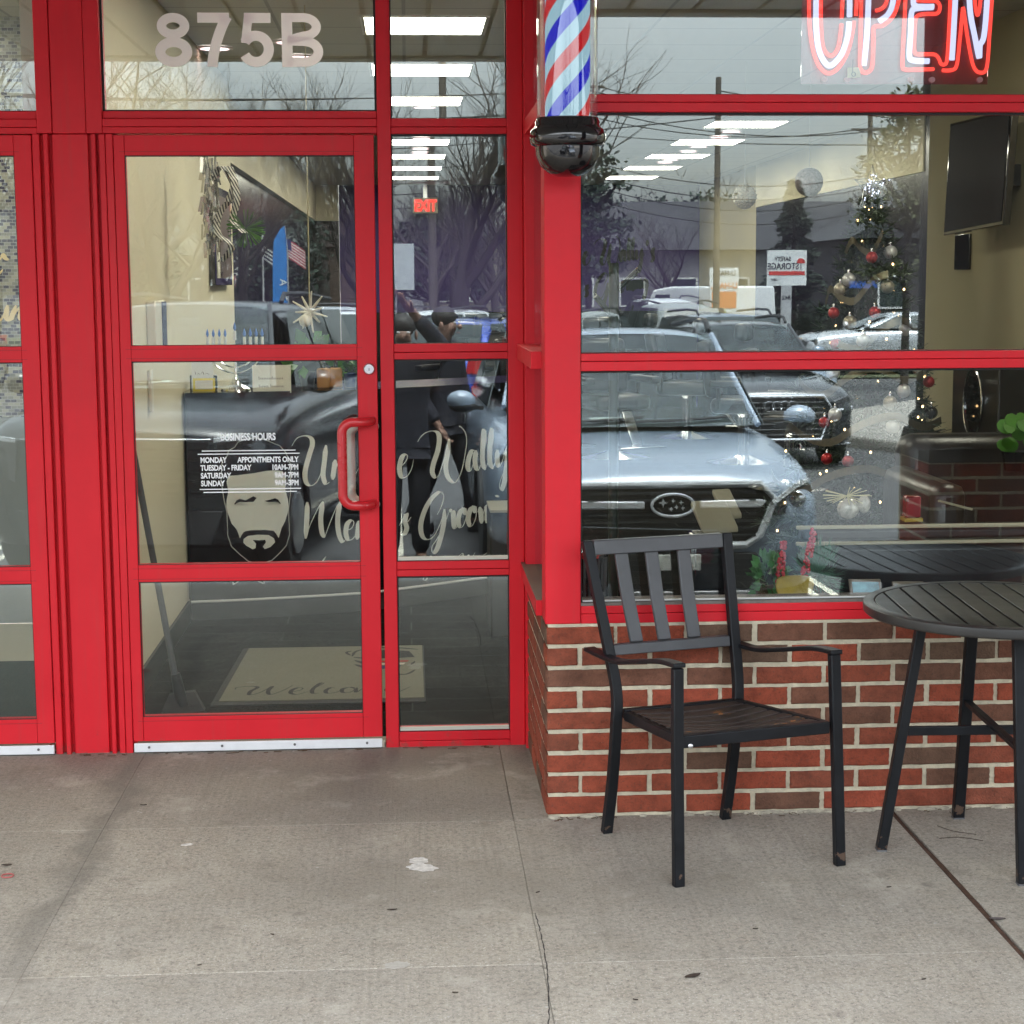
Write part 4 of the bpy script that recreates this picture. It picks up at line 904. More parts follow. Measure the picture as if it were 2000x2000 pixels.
# reception counter: gently curved black front
CT = thing('reception_counter', 'black reception counter with a white bearded face and brush lettering on its front', 'counter', (-.4, 3.6, 0))
CP_ = catmull([(-1.068,3.30,0),(-.76,3.345,0),(-.254,3.472,0),(-.06,3.58,0),(.415,3.905,0),(.86,4.26,0)], 8)
CL = [0.]
for a, c in zip(CP_, CP_[1:]): CL.append(CL[-1] + (c-a).length)
def on_counter(x, z, lift=.003):
    """point of the counter front at world x"""
    for i in range(len(CP_)-1):
        if CP_[i+1].x >= x or i == len(CP_)-2: break
    a, c = CP_[i], CP_[i+1]; t = (x-a.x)/(c.x-a.x); p = a + (c-a)*t; d = (c-a).normalized()
    return V((p.x, p.y, z)) + V((d.y, -d.x, 0))*lift
FRONTM = mat('counter_black', (.007, .007, .009), .22, spec=.5)
def slabcurve(z0, z1, off=0., dep=.5):
    b = MB(); f = [V((p.x, p.y-off, 0)) for p in CP_]; bk_ = [V((p.x-.15, p.y+dep, 0)) for p in CP_]; n = len(f)
    lo = [V((p.x,p.y,z0)) for p in f] + [V((p.x,p.y,z0)) for p in reversed(bk_)]
    b.prism(lo, (0,0,z1-z0)); return b
slabcurve(.10, 1.085).build('counter_front', FRONTM, CT, smooth=30)
slabcurve(1.0855, 1.112, .02, .52).build('counter_top', mat('counter_top_black', (.012,.012,.014), .12, spec=.6), CT, smooth=30)
b = MB(); b.tube([V((p.x, p.y-.006, .095)) for p in CP_], .0065, 6); b.build('white_edge_strip', mat('white_strip', (.75,.74,.70), .5), CT)
slabcurve(-.003, .088, -.03, .45).build('toe_kick', mat('toe_kick_grey', (.05,.05,.047), .5), CT, smooth=30)
FACEM = mat('pale_counter_vinyl', (.86, .88, .80), .6)
# layout unit -> metres on the counter: image scale there is about 395 px per metre
def fx(u): # unit u of the lettering panel -> world x
    px = 760 + u*.2174; lo, hi = -1.2, 1.0
    for _ in range(40):
        mid = (lo+hi)/2; p = on_counter(mid, 1)
        if 795 + 3420*mid/(p.y+5.225) < px: lo = mid
        else: hi = mid
    return lo
XU = {u: fx(u) for u in range(-2400, 1300, 50)}
def fxx(u):
    k = math.floor(u/50)*50; t = (u-k)/50; return XU[max(-2400,min(1200,k))]*(1-t) + XU[max(-2400,min(1200,k+50))]*t
def fc(u, v, e=0.):
    x = fxx(u); p = on_counter(x, 1); z = 1.63 - (690 + v*.2174 - 552)/3420*(p.y+5.225)*1.006
    return on_counter(x, z, .003+e)
LINE1, LINE2 = ALLW[:12], ALLW[12:]
for ws_ in (LINE1[:-2], LINE2[:-2], None):
    b = MB()
    if ws_: script(b, fc, ws_)
    else:
        for st in SMALL: stroke(b, st, fc, 4, 13)
    b.build('brush_lettering', FACEM, CT, smooth=0, fix=False)
def z4(x, y, e=0.): return fc((260 + x*.2381 - 760)/.2174, (690 + y*.2381 - 690)/.2174, e)   # second drawing grid of the same panel
def face(pts, name, m, e):
    b = MB(); P = [z4(x, y, e) for x, y in pts]; b.f.append(tuple(range(len(P)))); b.v = [tuple(p) for p in P]
    me = b.build(name, m, CT, smooth=0, fix=False); return me
FW = [(775,962),(850,958),(930,948),(1000,940),(1080,925),(1150,922),(1215,930),(1238,985),(1232,1080),(1252,1160),(1256,1230),(1248,1270),(1225,1340),(1195,1395),(1182,1440),(1170,1475),(1150,1440),(1130,1415),(1060,1408),(950,1408),(905,1415),(885,1425),(868,1450),(855,1475),(845,1440),(830,1400),(790,1350),(765,1275),(752,1215),(755,1160),(772,1090),(760,1010)]
face(FW, 'bearded_face', FACEM, 0.)
face([(885,1480),(920,1455),(1000,1446),(1090,1450),(1132,1478),(1140,1510),(1100,1550),(1055,1566),(1040,1545),(1066,1510),(1060,1488),(1012,1492),(958,1488),(985,1520),(980,1556),(958,1566),(905,1535),(882,1510)], 'bearded_face', FACEM, 0.)
for sg in (1, -1):
    q = [(815,1190),(835,1160),(860,1148),(905,1160),(950,1168),(915,1178),(862,1174),(838,1182),(820,1196)]
    face([(x if sg > 0 else 2006-x, y) for x, y in q], 'eyebrow', FRONTM, .011)
b = MB()
OUT = [(860,690),(830,732),(782,758),(770,800),(728,842),(715,1000),(735,1160),(755,1260),(757,1450),(785,1540),(850,1605),(920,1665),(1015,1686),(1110,1660),(1175,1600),(1230,1540),(1260,1450),(1255,1250),(1275,1100),(1280,880),(1245,780),(1195,722),(1150,705),(1080,672),(1000,658),(920,668),(860,690)]
for p, q in zip(OUT, OUT[1:]): b.tube([z4(*p), z4(*q)], .0021, 4)
for p, q in (((787,1730),(790,1855)),((790,1855),(905,1790)),((905,1790),(1040,1850)),((1040,1850),(1052,1730)),((787,1745),(905,1790)),((905,1790),(1052,1745))): b.tube([z4(*p), z4(*q)], .0024, 4)
b.build('face_outline', mat('outline_vinyl', (.62,.62,.58), .6), CT, smooth=0)
# the same lettering in black on the far purple wall
WS = thing('wall_lettering', 'black brush lettering on the purple back wall', 'wall sign', (2.6, YB, 2.1))
def fw(u, v, e=0.): return V((2.42 + (u-235)*.000783, YB - .006 - e, 2.205 - (v-640)*.00080))
for ws_ in (LINE1, LINE2, None):
    b = MB()
    if ws_: script(b, fw, ws_, 14, 62)
    else:
        for st in SMALL: stroke(b, st, fw, 6, 20)
    b.build('brush_lettering', mat('wall_vinyl_black', (.006,.006,.007), .5), WS, smooth=0, fix=False)
def mk_leafy(mb, c, r, n, ls, seed, up=.3):
    r_ = random.Random(seed); c = V(c)
    for i in range(n):
        d = V((r_.uniform(-1,1), r_.uniform(-1,1), r_.uniform(-.6,1))); d.normalize(); p = c + V((d.x*r[0], d.y*r[1], d.z*r[2]))*r_.uniform(.4,1)
        a = (d + V((r_.uniform(-.6,.6), r_.uniform(-.6,.6), up+r_.uniform(-.4,.4)))).normalized(); s_ = a.cross(V((r_.uniform(-1,1), r_.uniform(-1,1), r_.uniform(-1,1)))).normalized(); l = ls*r_.uniform(.6,1.3); w = l*.32
        mb.add([p, p+a*l*.5+s_*w, p+a*l, p+a*l*.5-s_*w], [(0,1,2,3)])
    return mb
# things on the counter
ctop = 1.1125
def cpt(x, d): p = on_counter(x, 0, 0); return (p.x, p.y + d)
MEN = thing('menorah', 'silver menorah with blue flame tips standing on the reception counter', 'menorah', (*cpt(-.84,.12), ctop))
mx_, my_ = cpt(-.84, .12)
b = MB(); b.lathe([(.075,ctop),(.072,ctop+.008),(.03,ctop+.03),(.010,ctop+.07),(.008,ctop+.12),(.008,ctop+.21)], (mx_,my_,0), 20); b.build('stand', CHROME, MEN)
for k in range(1, 5):
    R = .0285*k + .018; b = MB(); b.tube([(mx_+R*math.cos(PI+PI*i/20), my_, ctop+.215+R*1.1*math.sin(PI+PI*i/20)*.9) for i in range(21)], .0042, 6); b.build('arm', CHROME, MEN)
b = MB(); b.bar((mx_-.14,my_,ctop+.215), (mx_+.14,my_,ctop+.215), .006, .006); b.build('crossbar', CHROME, MEN)
CANW = mat('candle_white', (.65,.66,.66), .5); BLU = mat('blue_flame_cap', (.03,.13,.50), .4)
for k in range(-4, 5):
    x = mx_ + (.0285*abs(k)+.018)*(1 if k > 0 else -1) if k else mx_; z = ctop + .215 + (.03 if k == 0 else 0)
    b = MB(); b.lathe([(.0075,z),(.0075,z+.045)], (x,my_,0), 10); cd = b.build('candle', CANW, MEN)
    b = MB(); b.lathe([(.002,z+.045),(.0075,z+.056),(.0065,z+.066),(.001,z+.085)], (x,my_,0), 10); b.build('flame_bulb', BLU, cd)
def card(name, label, x, d, w, h, m, z0=ctop, tilt=.15, cat='card'):
    cx, cy = cpt(x, d); t = thing(name, label, cat, (cx, cy, z0)); b = MB()
    b.prism([(cx-w/2,cy,z0+.001),(cx+w/2,cy,z0+.001),(cx+w/2,cy+h*tilt,z0+h),(cx-w/2,cy+h*tilt,z0+h)], (0,.004,0)); b.build('sheet', m, t, smooth=0); return t, cx, cy
TW, cx, cy = card('teeth_whitening_sign', 'cream sign reading Teeth Whitening Now Available on the counter edge', -.660, .0, .185, .135, mat('bright_cream_card', (.82,.82,.72), .7), ctop-.010, .05, 'sign')
b = MB()
for row, wd in ((.068,[(-.064,'TEETH'),(.0,'WHIT')]),(.030,[(-.064,'NOW'),(-.008,'AVAIL')])):
    for x0, s_ in wd:
        for i in range(len(s_)+3):
            u = x0 + i*.0082
            stroke(b, [(u,.0),(u+.003,-.013 if i == 0 else -.007),(u+.004,.002),(u+.0085,-.004)], lambda a, c, e, row=row, cx=cx, cy=cy: V((cx+a, cy+.0035-e*.4+(row)*.05-.0045, ctop-.010+row-c)), .0006, .0020, 4)
b.build('script_lettering', mat('ink', (.01,.01,.012), .6), TW, smooth=0, fix=False)
BC, cx, cy = card('business_card_holder', 'yellow edged business card holder on the counter', -.985, .05, .105, .065, mat('yellow_card', (.75,.62,.08), .6), cat='card holder')
b = MB(); b.prism([(cx-.042,cy-.002,ctop+.012),(cx+.042,cy-.002,ctop+.012),(cx+.042,cy+.004,ctop+.054),(cx-.042,cy+.004,ctop+.054)], (0,.0015,0)); b.build('top_card', mat('pale_card', (.72,.70,.60), .6), BC, smooth=0)
FL, cx, cy = card('flyer_stand', 'white flyer in a black stand behind the yellow card holder', -1.0, .12, .105, .19, mat('white_paper', (.70,.71,.70), .7), cat='flyer')
b = MB(); b.box(cx-.065, cx+.065, cy+.035, cy+.075, ctop, ctop+.075); b.build('black_stand', BLACKP, FL, bevel=.004)
b = MB(); stroke(b, [(-.035,-.01),(-.03,.012),(-.02,0),(-.01,.01),(0,-.008),(.01,.01),(.02,0),(.035,.008)], lambda a, c, e: V((cx+a, cy+.0-e*.3+.012, ctop+.085-c)), .001, .003); b.build('pen_lettering', mat('ink', (.01,.01,.012), .6), FL, smooth=0, fix=False)
def plant(name, label, x, y, z, r, n, ls, seed, gm, pot=(.05,.09), cat='plant', potm=None):
    t = thing(name, label, cat, (x,y,z)); b = MB(); mk_leafy(b, (x,y,z+pot[1]+r[2]*.7), r, n, ls, seed); b.build('leaves', gm, t, smooth=0, fix=False)
    b = MB(); b.lathe([(pot[0]*.75,z),(pot[0],z+pot[1]),(pot[0]*.85,z+pot[1]),(pot[0]*.8,z+pot[1]*.85)], (x,y,0), 18); b.build('pot', potm or mat('dark_pot', (.03,.03,.035), .5), t); return t
GREEN = mat('leaf_green', (.05,.16,.02), .5, vary=.3, vscale=12); GRN2 = mat('lime_leaf_green', (.05,.19,.010), .5, vary=.25, vscale=6)
x, y = cpt(-.29,.18); plant('potted_succulent', 'small spiky green plant in a blue pot on the counter by the door stile', x, y, ctop, (.06,.06,.03), 40, .05, 3, GREEN, (.035,.07), potm=mat('blue_pot', (.02,.05,.16), .3))
x, y = cpt(-.50,.2); plant('potted_plant', 'leafy green plant on the counter behind the white antler figurine', x, y, ctop, (.10,.08,.10), 34, .085, 5, GREEN, (.04,.08))
for i, (xx, lab) in enumerate(((-.42,'left amber bottle on the reception counter'),(-.36,'right amber bottle on the reception counter'))):
    x, y = cpt(xx, .14+.02*i); t = thing('amber_bottle', lab, 'bottle', (x,y,ctop)); b = MB(); b.box(x-.032, x+.032, y-.02, y+.02, ctop, ctop+.10); b.build('label_panel', mat('amber_label', (.42,.20,.05), .5), t, bevel=.008)
    b = MB(); b.lathe([(.012,ctop+.10),(.012,ctop+.135),(.008,ctop+.14)], (x,y,0), 12); b.build('cap', BLACKP, t)
ST = thing('ottoman', 'dark cube ottoman with a metal top edge at the right end of the reception counter', 'ottoman', (.50,2.9,0))
b = MB(); b.box(.365,.75,2.75,3.10,0,.585); b.build('cube', mat('dark_ottoman', (.02,.019,.018), .6), ST, bevel=.012); b = MB(); b.box(.365,.75,2.745,3.105,.5855,.597); b.build('metal_edge', mat('dull_brass', (.5,.46,.34), .3, metal=.7), ST, smooth=0)
# antler figurine hanging on a cord in front of the counter
AN = thing('antler_star', 'white antler star ornament hanging on a beige cord behind the door glass', 'hanging ornament', (-.44, 2.9, 1.6))
BONE = mat('bone_white', (.70,.66,.54), .6)
b = MB(); c = V((-.445,2.9,1.50))
for i in range(11):
    a = 2*PI*i/11 + .3; d = V((math.cos(a), rnd.uniform(-.5,.5), math.sin(a))); b.tube([c, c+d*.045, c+d*.09*rnd.uniform(.7,1.15)], [.008,.006,.003], 6)
b.ball(c+V((-.02,0,-.04)), (.03,.03,.03), 10, 7); b.build('antlers', BONE, AN)
b = MB(); b.tube([c, c+V((.004,0,1.36))], .003, 5); b.build('cord', mat('beige_cord', (.42,.38,.25), .9), AN)
# garland with striped ribbon hanging from the ceiling
GA = thing('ribbon_garland', 'striped ribbon bow with pine sprig and silver foil hanging inside the door', 'garland', (-.85, 3.0, 2.2))
RIB = mat('striped_ribbon', (.5,.48,.42), .5)
def ribm():
    N, L = nt(RIB); b = N['Principled BSDF']; tc = N.new('ShaderNodeTexCoord'); w = N.new('ShaderNodeTexWave'); w.inputs['Scale'].default_value = 22; w.bands_direction = 'DIAGONAL'; L.new(tc.outputs['Object'], w.inputs['Vector'])
    cr = N.new('ShaderNodeValToRGB'); cr.color_ramp.interpolation = 'CONSTANT'; cr.color_ramp.elements[0].color = (.02,.02,.02,1); cr.color_ramp.elements[1].position = .5; cr.color_ramp.elements[1].color = (.6,.57,.48,1); L.new(w.outputs['Fac'], cr.inputs['Fac']); L.new(cr.outputs['Color'], b.inputs['Base Color'])
ribm()
for pts in ([(-.83,3.0,2.16),(-.78,3.02,2.05),(-.85,3.0,1.95),(-.86,2.98,1.86),(-.80,3.0,1.80),(-.85,3.0,1.73)],[(-.80,3.0,2.16),(-.77,3.0,2.02),(-.79,3.0,1.92),(-.74,3.0,1.86)],[(-.88,3.0,2.1),(-.84,3.03,2.16),(-.78,3.0,2.10),(-.81,2.99,2.0)]):
    b = MB(); b.sweep(catmull(pts, 8), .045, .002, (.6,.8,0)); b.build('ribbon', RIB, GA, smooth=60)
b = MB()
for i in range(110):
    d = V((rnd.uniform(-1,1), rnd.uniform(-.5,.5), rnd.uniform(-1,.6))).normalized(); p = V((-.735,3.0,1.88)); b.add([p, p+d*.09, p+d*.09+V((.004,0,.004))], [(0,1,2)])
b.build('pine_sprig', GREEN, GA, smooth=0, fix=False)
b = MB()
for i in range(140):
    p = V((-.895+rnd.uniform(-.035,.035), 3.02+rnd.uniform(-.03,.03), 2.22-rnd.random()*.42)); d = V((rnd.uniform(-.2,.2), rnd.uniform(-.2,.2), -1)).normalized()*.07; s_ = V((rnd.uniform(-1,1),rnd.uniform(-1,1),0)).normalized()*.007
    b.add([p-s_, p+s_, p+s_+d, p-s_+d], [(0,1,2,3)])
b.build('foil_tinsel', mat('silver_foil', (.62,.61,.58), .25, metal=.9), GA, smooth=0, fix=False)
PF = thing('picture_frame', 'dark framed picture with a pale mount on the cream left wall', 'picture', (-1.08, 5.0, 1.9))
b = MB(); b.box(-1.084, -1.05, 4.62, 5.55, 1.62, 2.17); b.build('frame', BLACKP, PF, bevel=.004)
b = MB(); b.box(-1.0495, -1.047, 4.72, 4.86, 1.66, 2.12); b.build('pale_mount', mat('mount_board', (.66,.62,.52), .7), PF, smooth=0)
b = MB(); b.box(-1.0495, -1.047, 4.90, 5.48, 1.66, 2.12); b.build('print', mat('sepia_print', (.14,.10,.08), .3, vary=.5, vscale=6), PF, smooth=0)
SW = thing('wall_panel', 'white wall intercom panel with a dark blue strip on the left wall', 'intercom', (-1.08, 2.35, 1.5))
b = MB(); b.box(-1.084, -1.045, 2.22, 2.52, 1.36, 1.56); b.build('housing', mat('ivory_plastic', (.70,.66,.54), .5), SW, bevel=.006); b = MB(); b.box(-1.0445, -1.04, 2.40, 2.52, 1.36, 1.555); b.build('blue_strip', mat('navy_strip', (.03,.03,.09), .4), SW, smooth=0)
b = MB(); b.box(-1.084, -1.068, 2.20, 2.26, 1.10, 1.275); one(b, 'light_switch', mat('ivory_plastic', (.7,.66,.54), .5), 'tall narrow ivory wall switch on the left wall behind the door', 'switch', bevel=.004)
# broom leaning in the corner behind the door
BR = thing('broom', 'grey handled broom leaning upside against the cream wall inside the door', 'broom', (-.91, 1.41, 0))
b = MB(); b.tube([(-.905,1.45,.13),(-1.045,1.40,1.12)], .0125, 12); b.build('handle', mat('grey_handle', (.09,.10,.10), .5), BR)
b = MB(); b.tube([(-.883,1.455,.02),(-.905,1.45,.15)], [.026,.018], 12); b.build('socket', mat('black_plastic', (.02,.022,.022), .5), BR)
b = MB(); b.prism([(-.96,1.38,.0),(-.80,1.46,.0),(-.84,1.48,.07),(-.93,1.43,.07)], (0,.04,0)); b.build('bristles', mat('bristles', (.03,.03,.03), .9), BR)
# door mat
MT = thing('door_mat', 'grey green welcome mat with black border and barber emblem on the shop floor', 'door mat', (-.35, 2.05, 0))
def mp(s, t): # s across 0..1, t front to back 0..1
    return (-.775 + .828*s + .03*t*(1-s), 1.55 + 1.04*t)
b = MB()
def mquad(s0, s1, t0, t1, z): return [(*mp(s0,t0),z),(*mp(s1,t0),z),(*mp(s1,t1),z),(*mp(s0,t1),z)]
b.prism(mquad(-.012,1.0,-.03,1.0,.001), (0,0,.006)); b.build('rubber_border', mat('mat_rubber', (.015,.015,.015), .8), MT, bevel=.002)
b = MB(); b.prism(mquad(.022,.992,.02,.99,.0072), (0,0,.003)); b.build('carpet', mat('mat_carpet', (.15,.145,.105), .95, vary=.15, vscale=70, bump=.6, bscale=300), MT, smooth=0)
BLK = mat('mat_print_black', (.012,.012,.014), .9)
def fm(u, v, e=0.): x, y = mp(u, v); return V((x, y, .0106 + e*.3))
WEL = [[(.075,.20),(.07,.235),(.12,.255),(.175,.24),(.15,.17),(.155,.11),(.20,.15),(.245,.25),(.235,.17),(.255,.11),(.31,.18),(.345,.26)],[(.335,.14),(.385,.17),(.40,.205),(.375,.215),(.35,.18),(.35,.125),(.385,.105),(.43,.15)],[(.43,.15),(.475,.24),(.495,.285),(.478,.285),(.45,.19),(.455,.12),(.485,.12)],[(.56,.20),(.535,.205),(.515,.16),(.525,.115),(.565,.125),(.59,.16)],[(.625,.21),(.595,.18),(.60,.125),(.635,.125),(.655,.175),(.63,.21),(.66,.19)],[(.665,.20),(.665,.12),(.70,.20),(.715,.195),(.715,.12),(.75,.20),(.768,.195),(.765,.13),(.79,.13)],[(.80,.15),(.845,.165),(.85,.20),(.825,.205),(.81,.15),(.83,.115),(.875,.125),(.93,.205)]]
b = MB()
for st in WEL: stroke(b, [(u, -v) for u, v in st], lambda u, v, e: fm(u, -v, e), .006, .022, 7, 0)
for st in ([(.60,.80),(.575,.86),(.60,.89)],[(.61,.78),(.64,.90),(.80,.95),(.97,.90)],[(.62,.76),(.70,.74),(.90,.74)],[(.63,.70),(.70,.62),(.79,.53)],[(.635,.62),(.70,.55),(.78,.51)],[(.93,.60),(.95,.66)],[(.80,.45),(.90,.42),(.95,.50)]): stroke(b, [(u, -v) for u, v in st], lambda u, v, e: fm(u, -v, e), .016, .03, 7, 0)
b.build('welcome_lettering', BLK, MT, smooth=0, fix=False)
for nm, pts, m, z in (('emblem', [(.66,.74),(.95,.74),(.92,.86),(.80,.90),(.68,.86)], BLK, .0012),('emblem_stripe', [(.70,.68),(.92,.68),(.91,.65),(.715,.65)], mat('mat_red', (.30,.03,.02), .9), .0012),('emblem_stripe', [(.725,.63),(.90,.63),(.89,.60),(.74,.60)], mat('mat_cream', (.5,.45,.36), .9), .0012),('emblem_stripe', [(.75,.58),(.88,.58),(.86,.53),(.78,.53)], mat('mat_navy', (.02,.03,.10), .9), .0012)):
    b = MB(); b.prism([tuple(fm(u, v)+V((0,0,z))) for u, v in pts], (0,0,.0004)); b.build(nm, m, MT, smooth=0)

# ------------------------------------------------------------------ behind the display window
TV = thing('wall_television', 'switched off black television on a bracket high on the cream wall', 'television', (2.66, 2.98, 2.1))
b = MB(); dz = -.03
b.prism([(2.635,3.40,1.845),(2.645,2.56,1.87),(2.67,2.56,2.375),(2.655,3.40,2.385)], (.035,0,0)); b.build('housing', BLACKP, TV, bevel=.004)
b = MB(); b.prism([(2.6335,3.38,1.862),(2.6435,2.58,1.888),(2.668,2.58,2.36),(2.653,3.38,2.37)], (-.0012,0,0)); b.build('screen', mat('tv_screen', (.012,.010,.016), .45, spec=.04), TV, smooth=0)
b = MB(); b.box(2.70, 2.849, 2.92, 3.02, 2.06, 2.16); b.build('bracket', BLACKM, TV, bevel=.004)
b = MB(); b.box(2.836,2.849,3.62,3.86,1.68,1.86); one(b, 'wall_plaque', BLACKP, 'small black square plaque on the cream wall behind the Christmas tree', 'plaque', bevel=.003)
# Christmas tree
TXX, TYY = 2.23, 3.25
XT = thing('christmas_tree', 'dark green artificial Christmas tree behind the display window', 'Christmas tree', (TXX, TYY, 0))
NEED = mat('fir_needles', (.020, .040, .018), .6, vary=.35, vscale=9)
b = MB(); st = MB(); H0, H1 = .42, 2.0; tips = []
for i in range(150):
    t = (i+.5)/150; z = H0 + (H1-H0)*t; R = .47*(1-t)**.85 + .03; a = i*2.39996; L_ = R*rnd.uniform(.85,1.12)
    p0 = V((TXX, TYY, z)); d = V((math.cos(a), math.sin(a), -.22+.5*t)).normalized(); p1 = p0 + d*L_; tips.append((p1, t, a)); st.tube([p0, p1], [.005,.002], 4)
    nn = int(50 + 150*(1-t))
    for k in range(nn):
        q = p0 + (p1-p0)*rnd.uniform(.15,1.02); e = (d*.8 + V((rnd.uniform(-1,1), rnd.uniform(-1,1), rnd.uniform(-.8,.9)))).normalized(); l = rnd.uniform(.035,.07); s_ = e.cross(V((rnd.uniform(-1,1),rnd.uniform(-1,1),1))).normalized()*.0046
        b.add([q-s_, q+s_, q+s_*.4+e*l, q-s_*.4+e*l], [(0,1,2,3)])
b.build('crown', NEED, XT, smooth=0, fix=False); st.tube([(TXX,TYY,0),(TXX,TYY,1.95)], [.03,.012], 8); st.build('trunk', mat('tree_stem', (.03,.022,.015), .9), XT)
LT = thing('fairy_lights', 'string of warm white fairy lights wound round the Christmas tree', 'fairy lights', (TXX, TYY, 1.0))
b = MB(); b.tube([V((TXX+.44*(1-i/160)*math.cos(i*.36), TYY+.44*(1-i/160)*math.sin(i*.36), .5+1.4*i/160)) for i in range(160)], .002, 4); b.build('wire', NEED, LT)
WB = emis('warm_bulb', (1., .60, .26), 1.1)
bm_ = MB(); bm_.ball((0,0,0), (.0050,.0050,.0065), 8, 6); first = None
for i in range(76):
    p, t, a = tips[(i*37) % 150]; q = V((TXX,TYY,p.z)); r = (p-q)*rnd.uniform(.75,1.03); pos = q + r + V((0,0,rnd.uniform(-.02,.03)))
    if pos.y > TYY + .16: pos.y = 2*TYY - pos.y
    if first is None: first = bm_.build('bulb', WB, LT); o = first
    else: o = first.copy(); COL.objects.link(o); o.parent = LT; o.matrix_parent_inverse = first.matrix_parent_inverse
    o.location = pos
def bauble(x, z, m, label, grp, r=.034, dy=None):
    R = .47*(1-(z-H0)/(H1-H0))**.85; rx = x-TXX; y = TYY - math.sqrt(max(.0025, (R+.03)**2-rx*rx)) if dy is None else TYY+dy
    t = thing('bauble', label, 'bauble', (x,y,z), grp); b = MB(); b.ball((x,y,z), r, 18, 12); b.build('ball', m, t); b = MB(); b.lathe([(.008,z+r-.002),(.008,z+r+.010),(.003,z+r+.018)], (x,y,0), 8); b.build('cap', CHROME, t)
SILB = mat('frosted_silver', (.62,.63,.64), .35, metal=.35); CHMP = mat('champagne_glitter', (.42,.38,.30), .4, metal=.5, vary=.3, vscale=200); REDB = mat('red_glitter', (.42,.015,.02), .3, metal=.3, vary=.4, vscale=150)
SP = {'s': (SILB, 'frosted silver bauble hanging on the Christmas tree', 'silver baubles on the Christmas tree'), 'c': (CHMP, 'champagne glitter bauble hanging on the Christmas tree', 'champagne baubles on the Christmas tree'), 'r': (REDB, 'red glitter bauble hanging on the Christmas tree', 'red baubles on the Christmas tree')}
def ipx(px, py, s=8.2): return (px-795)/3441*s, 1.63 - (py-552)/3441*s
for k, px, py in (('s',1678,551),('s',1762,497),('c',1749,565),('s',1785,649),('c',1674,635),('s',1695,671),('s',1640,735),('s',1771,769),('c',1741,791),('s',1638,816),('s',1744,838),('c',1664,570),('r',1721,507),('r',1650,617),('r',1837,755),('r',1720,615),('r',1620,902),('r',1656,905),('r',1648,678),('r',1690,730),('r',1620,832),('c',1812,730)):
    x, z = ipx(px, py); bauble(x, max(.45, z), *SP[k], r=.028 if k == 'r' else .033)
x, z = ipx(1853, 819); bauble(x, z, mat('dark_bauble', (.015,.015,.016), .2), 'dark bauble at the lowest right tip of the Christmas tree', None, .032, -.1)
STR = thing('tree_star', 'lit white wire star on top of the Christmas tree', 'tree star', (TXX, TYY-.02, 2.06))
b = MB(); sp = []
for i in range(10): r = .088 if i % 2 == 0 else .040; a = PI/2 + 2*PI*i/10; sp.append(V((TXX+r*math.cos(a), TYY-.02, 2.075+r*1.15*math.sin(a))))
b.tube(sp, .003, 5, closed=True)
for p in sp: b.tube([p, V((TXX,TYY-.06,2.075))], .0016, 4)
b.build('wire_frame', STEEL, STR)
CB = emis('cool_bulb', (.70, .76, 1.), .32); b0 = None
for i in range(36):
    k = i % 10; p = sp[k].lerp(sp[(k+1)%10], rnd.random()).lerp(V((TXX,TYY-.05,2.075)), rnd.random()*.75) + V((0,-.006,0))
    if b0 is None: q = MB(); q.ball((0,0,0), .0036, 6, 5); b0 = q.build('bulb', CB, STR); o = b0
    else: o = b0.copy(); COL.objects.link(o); o.parent = STR; o.matrix_parent_inverse = b0.matrix_parent_inverse
    o.location = p
GR = mat('gold_mesh_ribbon', (.060,.048,.022), .4, metal=.5, vary=.3, vscale=60)
b = MB()
for z0, a0, n in ((.62,2.6,9),(.86,2.9,8),(1.08,2.7,8),(1.30,3.2,7),(1.52,3.0,6),(1.75,3.4,5)):
    R = .47*(1-(z0-H0)/(H1-H0))**.85 + .035; b.sweep(catmull([(TXX+R*math.cos(a0+i*.38), TYY+R*math.sin(a0+i*.38), z0+.05*math.sin(i*1.7)+.02*i) for i in range(n)], 5), .038, .0015, (0,.4,1))
one(b, 'tree_ribbon', GR, 'gold mesh ribbon draped round the Christmas tree', 'ribbon', smooth=60)
# paper balls hanging in the window
for px, py, r, lab, m in ((1452,390,.066,'white faceted ball ornament hanging inside the display window',mat('ivory_facets',(.62,.58,.46),.6)),(1578,362,.078,'translucent glass ball ornament hanging beside the white faceted ball',mat('lilac_ball',(.30,.27,.30),.3,vary=.4,vscale=80))):
    x, z = ipx(px, py, 10.2 if r < .07 else 9.6); y = (10.2 if r < .07 else 9.6) - 5.225; t = thing('hanging_ball', lab, 'ornament', (x,y,z)); b = MB(); n, v_ = 14, 10; b.ball((x,y,z), r, n, v_)
    if r < .07:
        fs = list(b.f); b.f = []
        for f in fs:
            c = sum((V(b.v[i]) for i in f), V())/4; c = V((x,y,z)) + (c-V((x,y,z)))*1.13; b.v.append(tuple(c)); k = len(b.v)-1
            for i in range(4): b.f.append((f[i], f[(i+1)%4], k))
    b.build('ball', m, t, smooth=0 if r < .07 else 60); b = MB(); b.tube([(x,y,z+r),(x,y,CZ)], .0015, 4); b.build('cord', mat('clear_cord', (.4,.4,.4), .5), t)
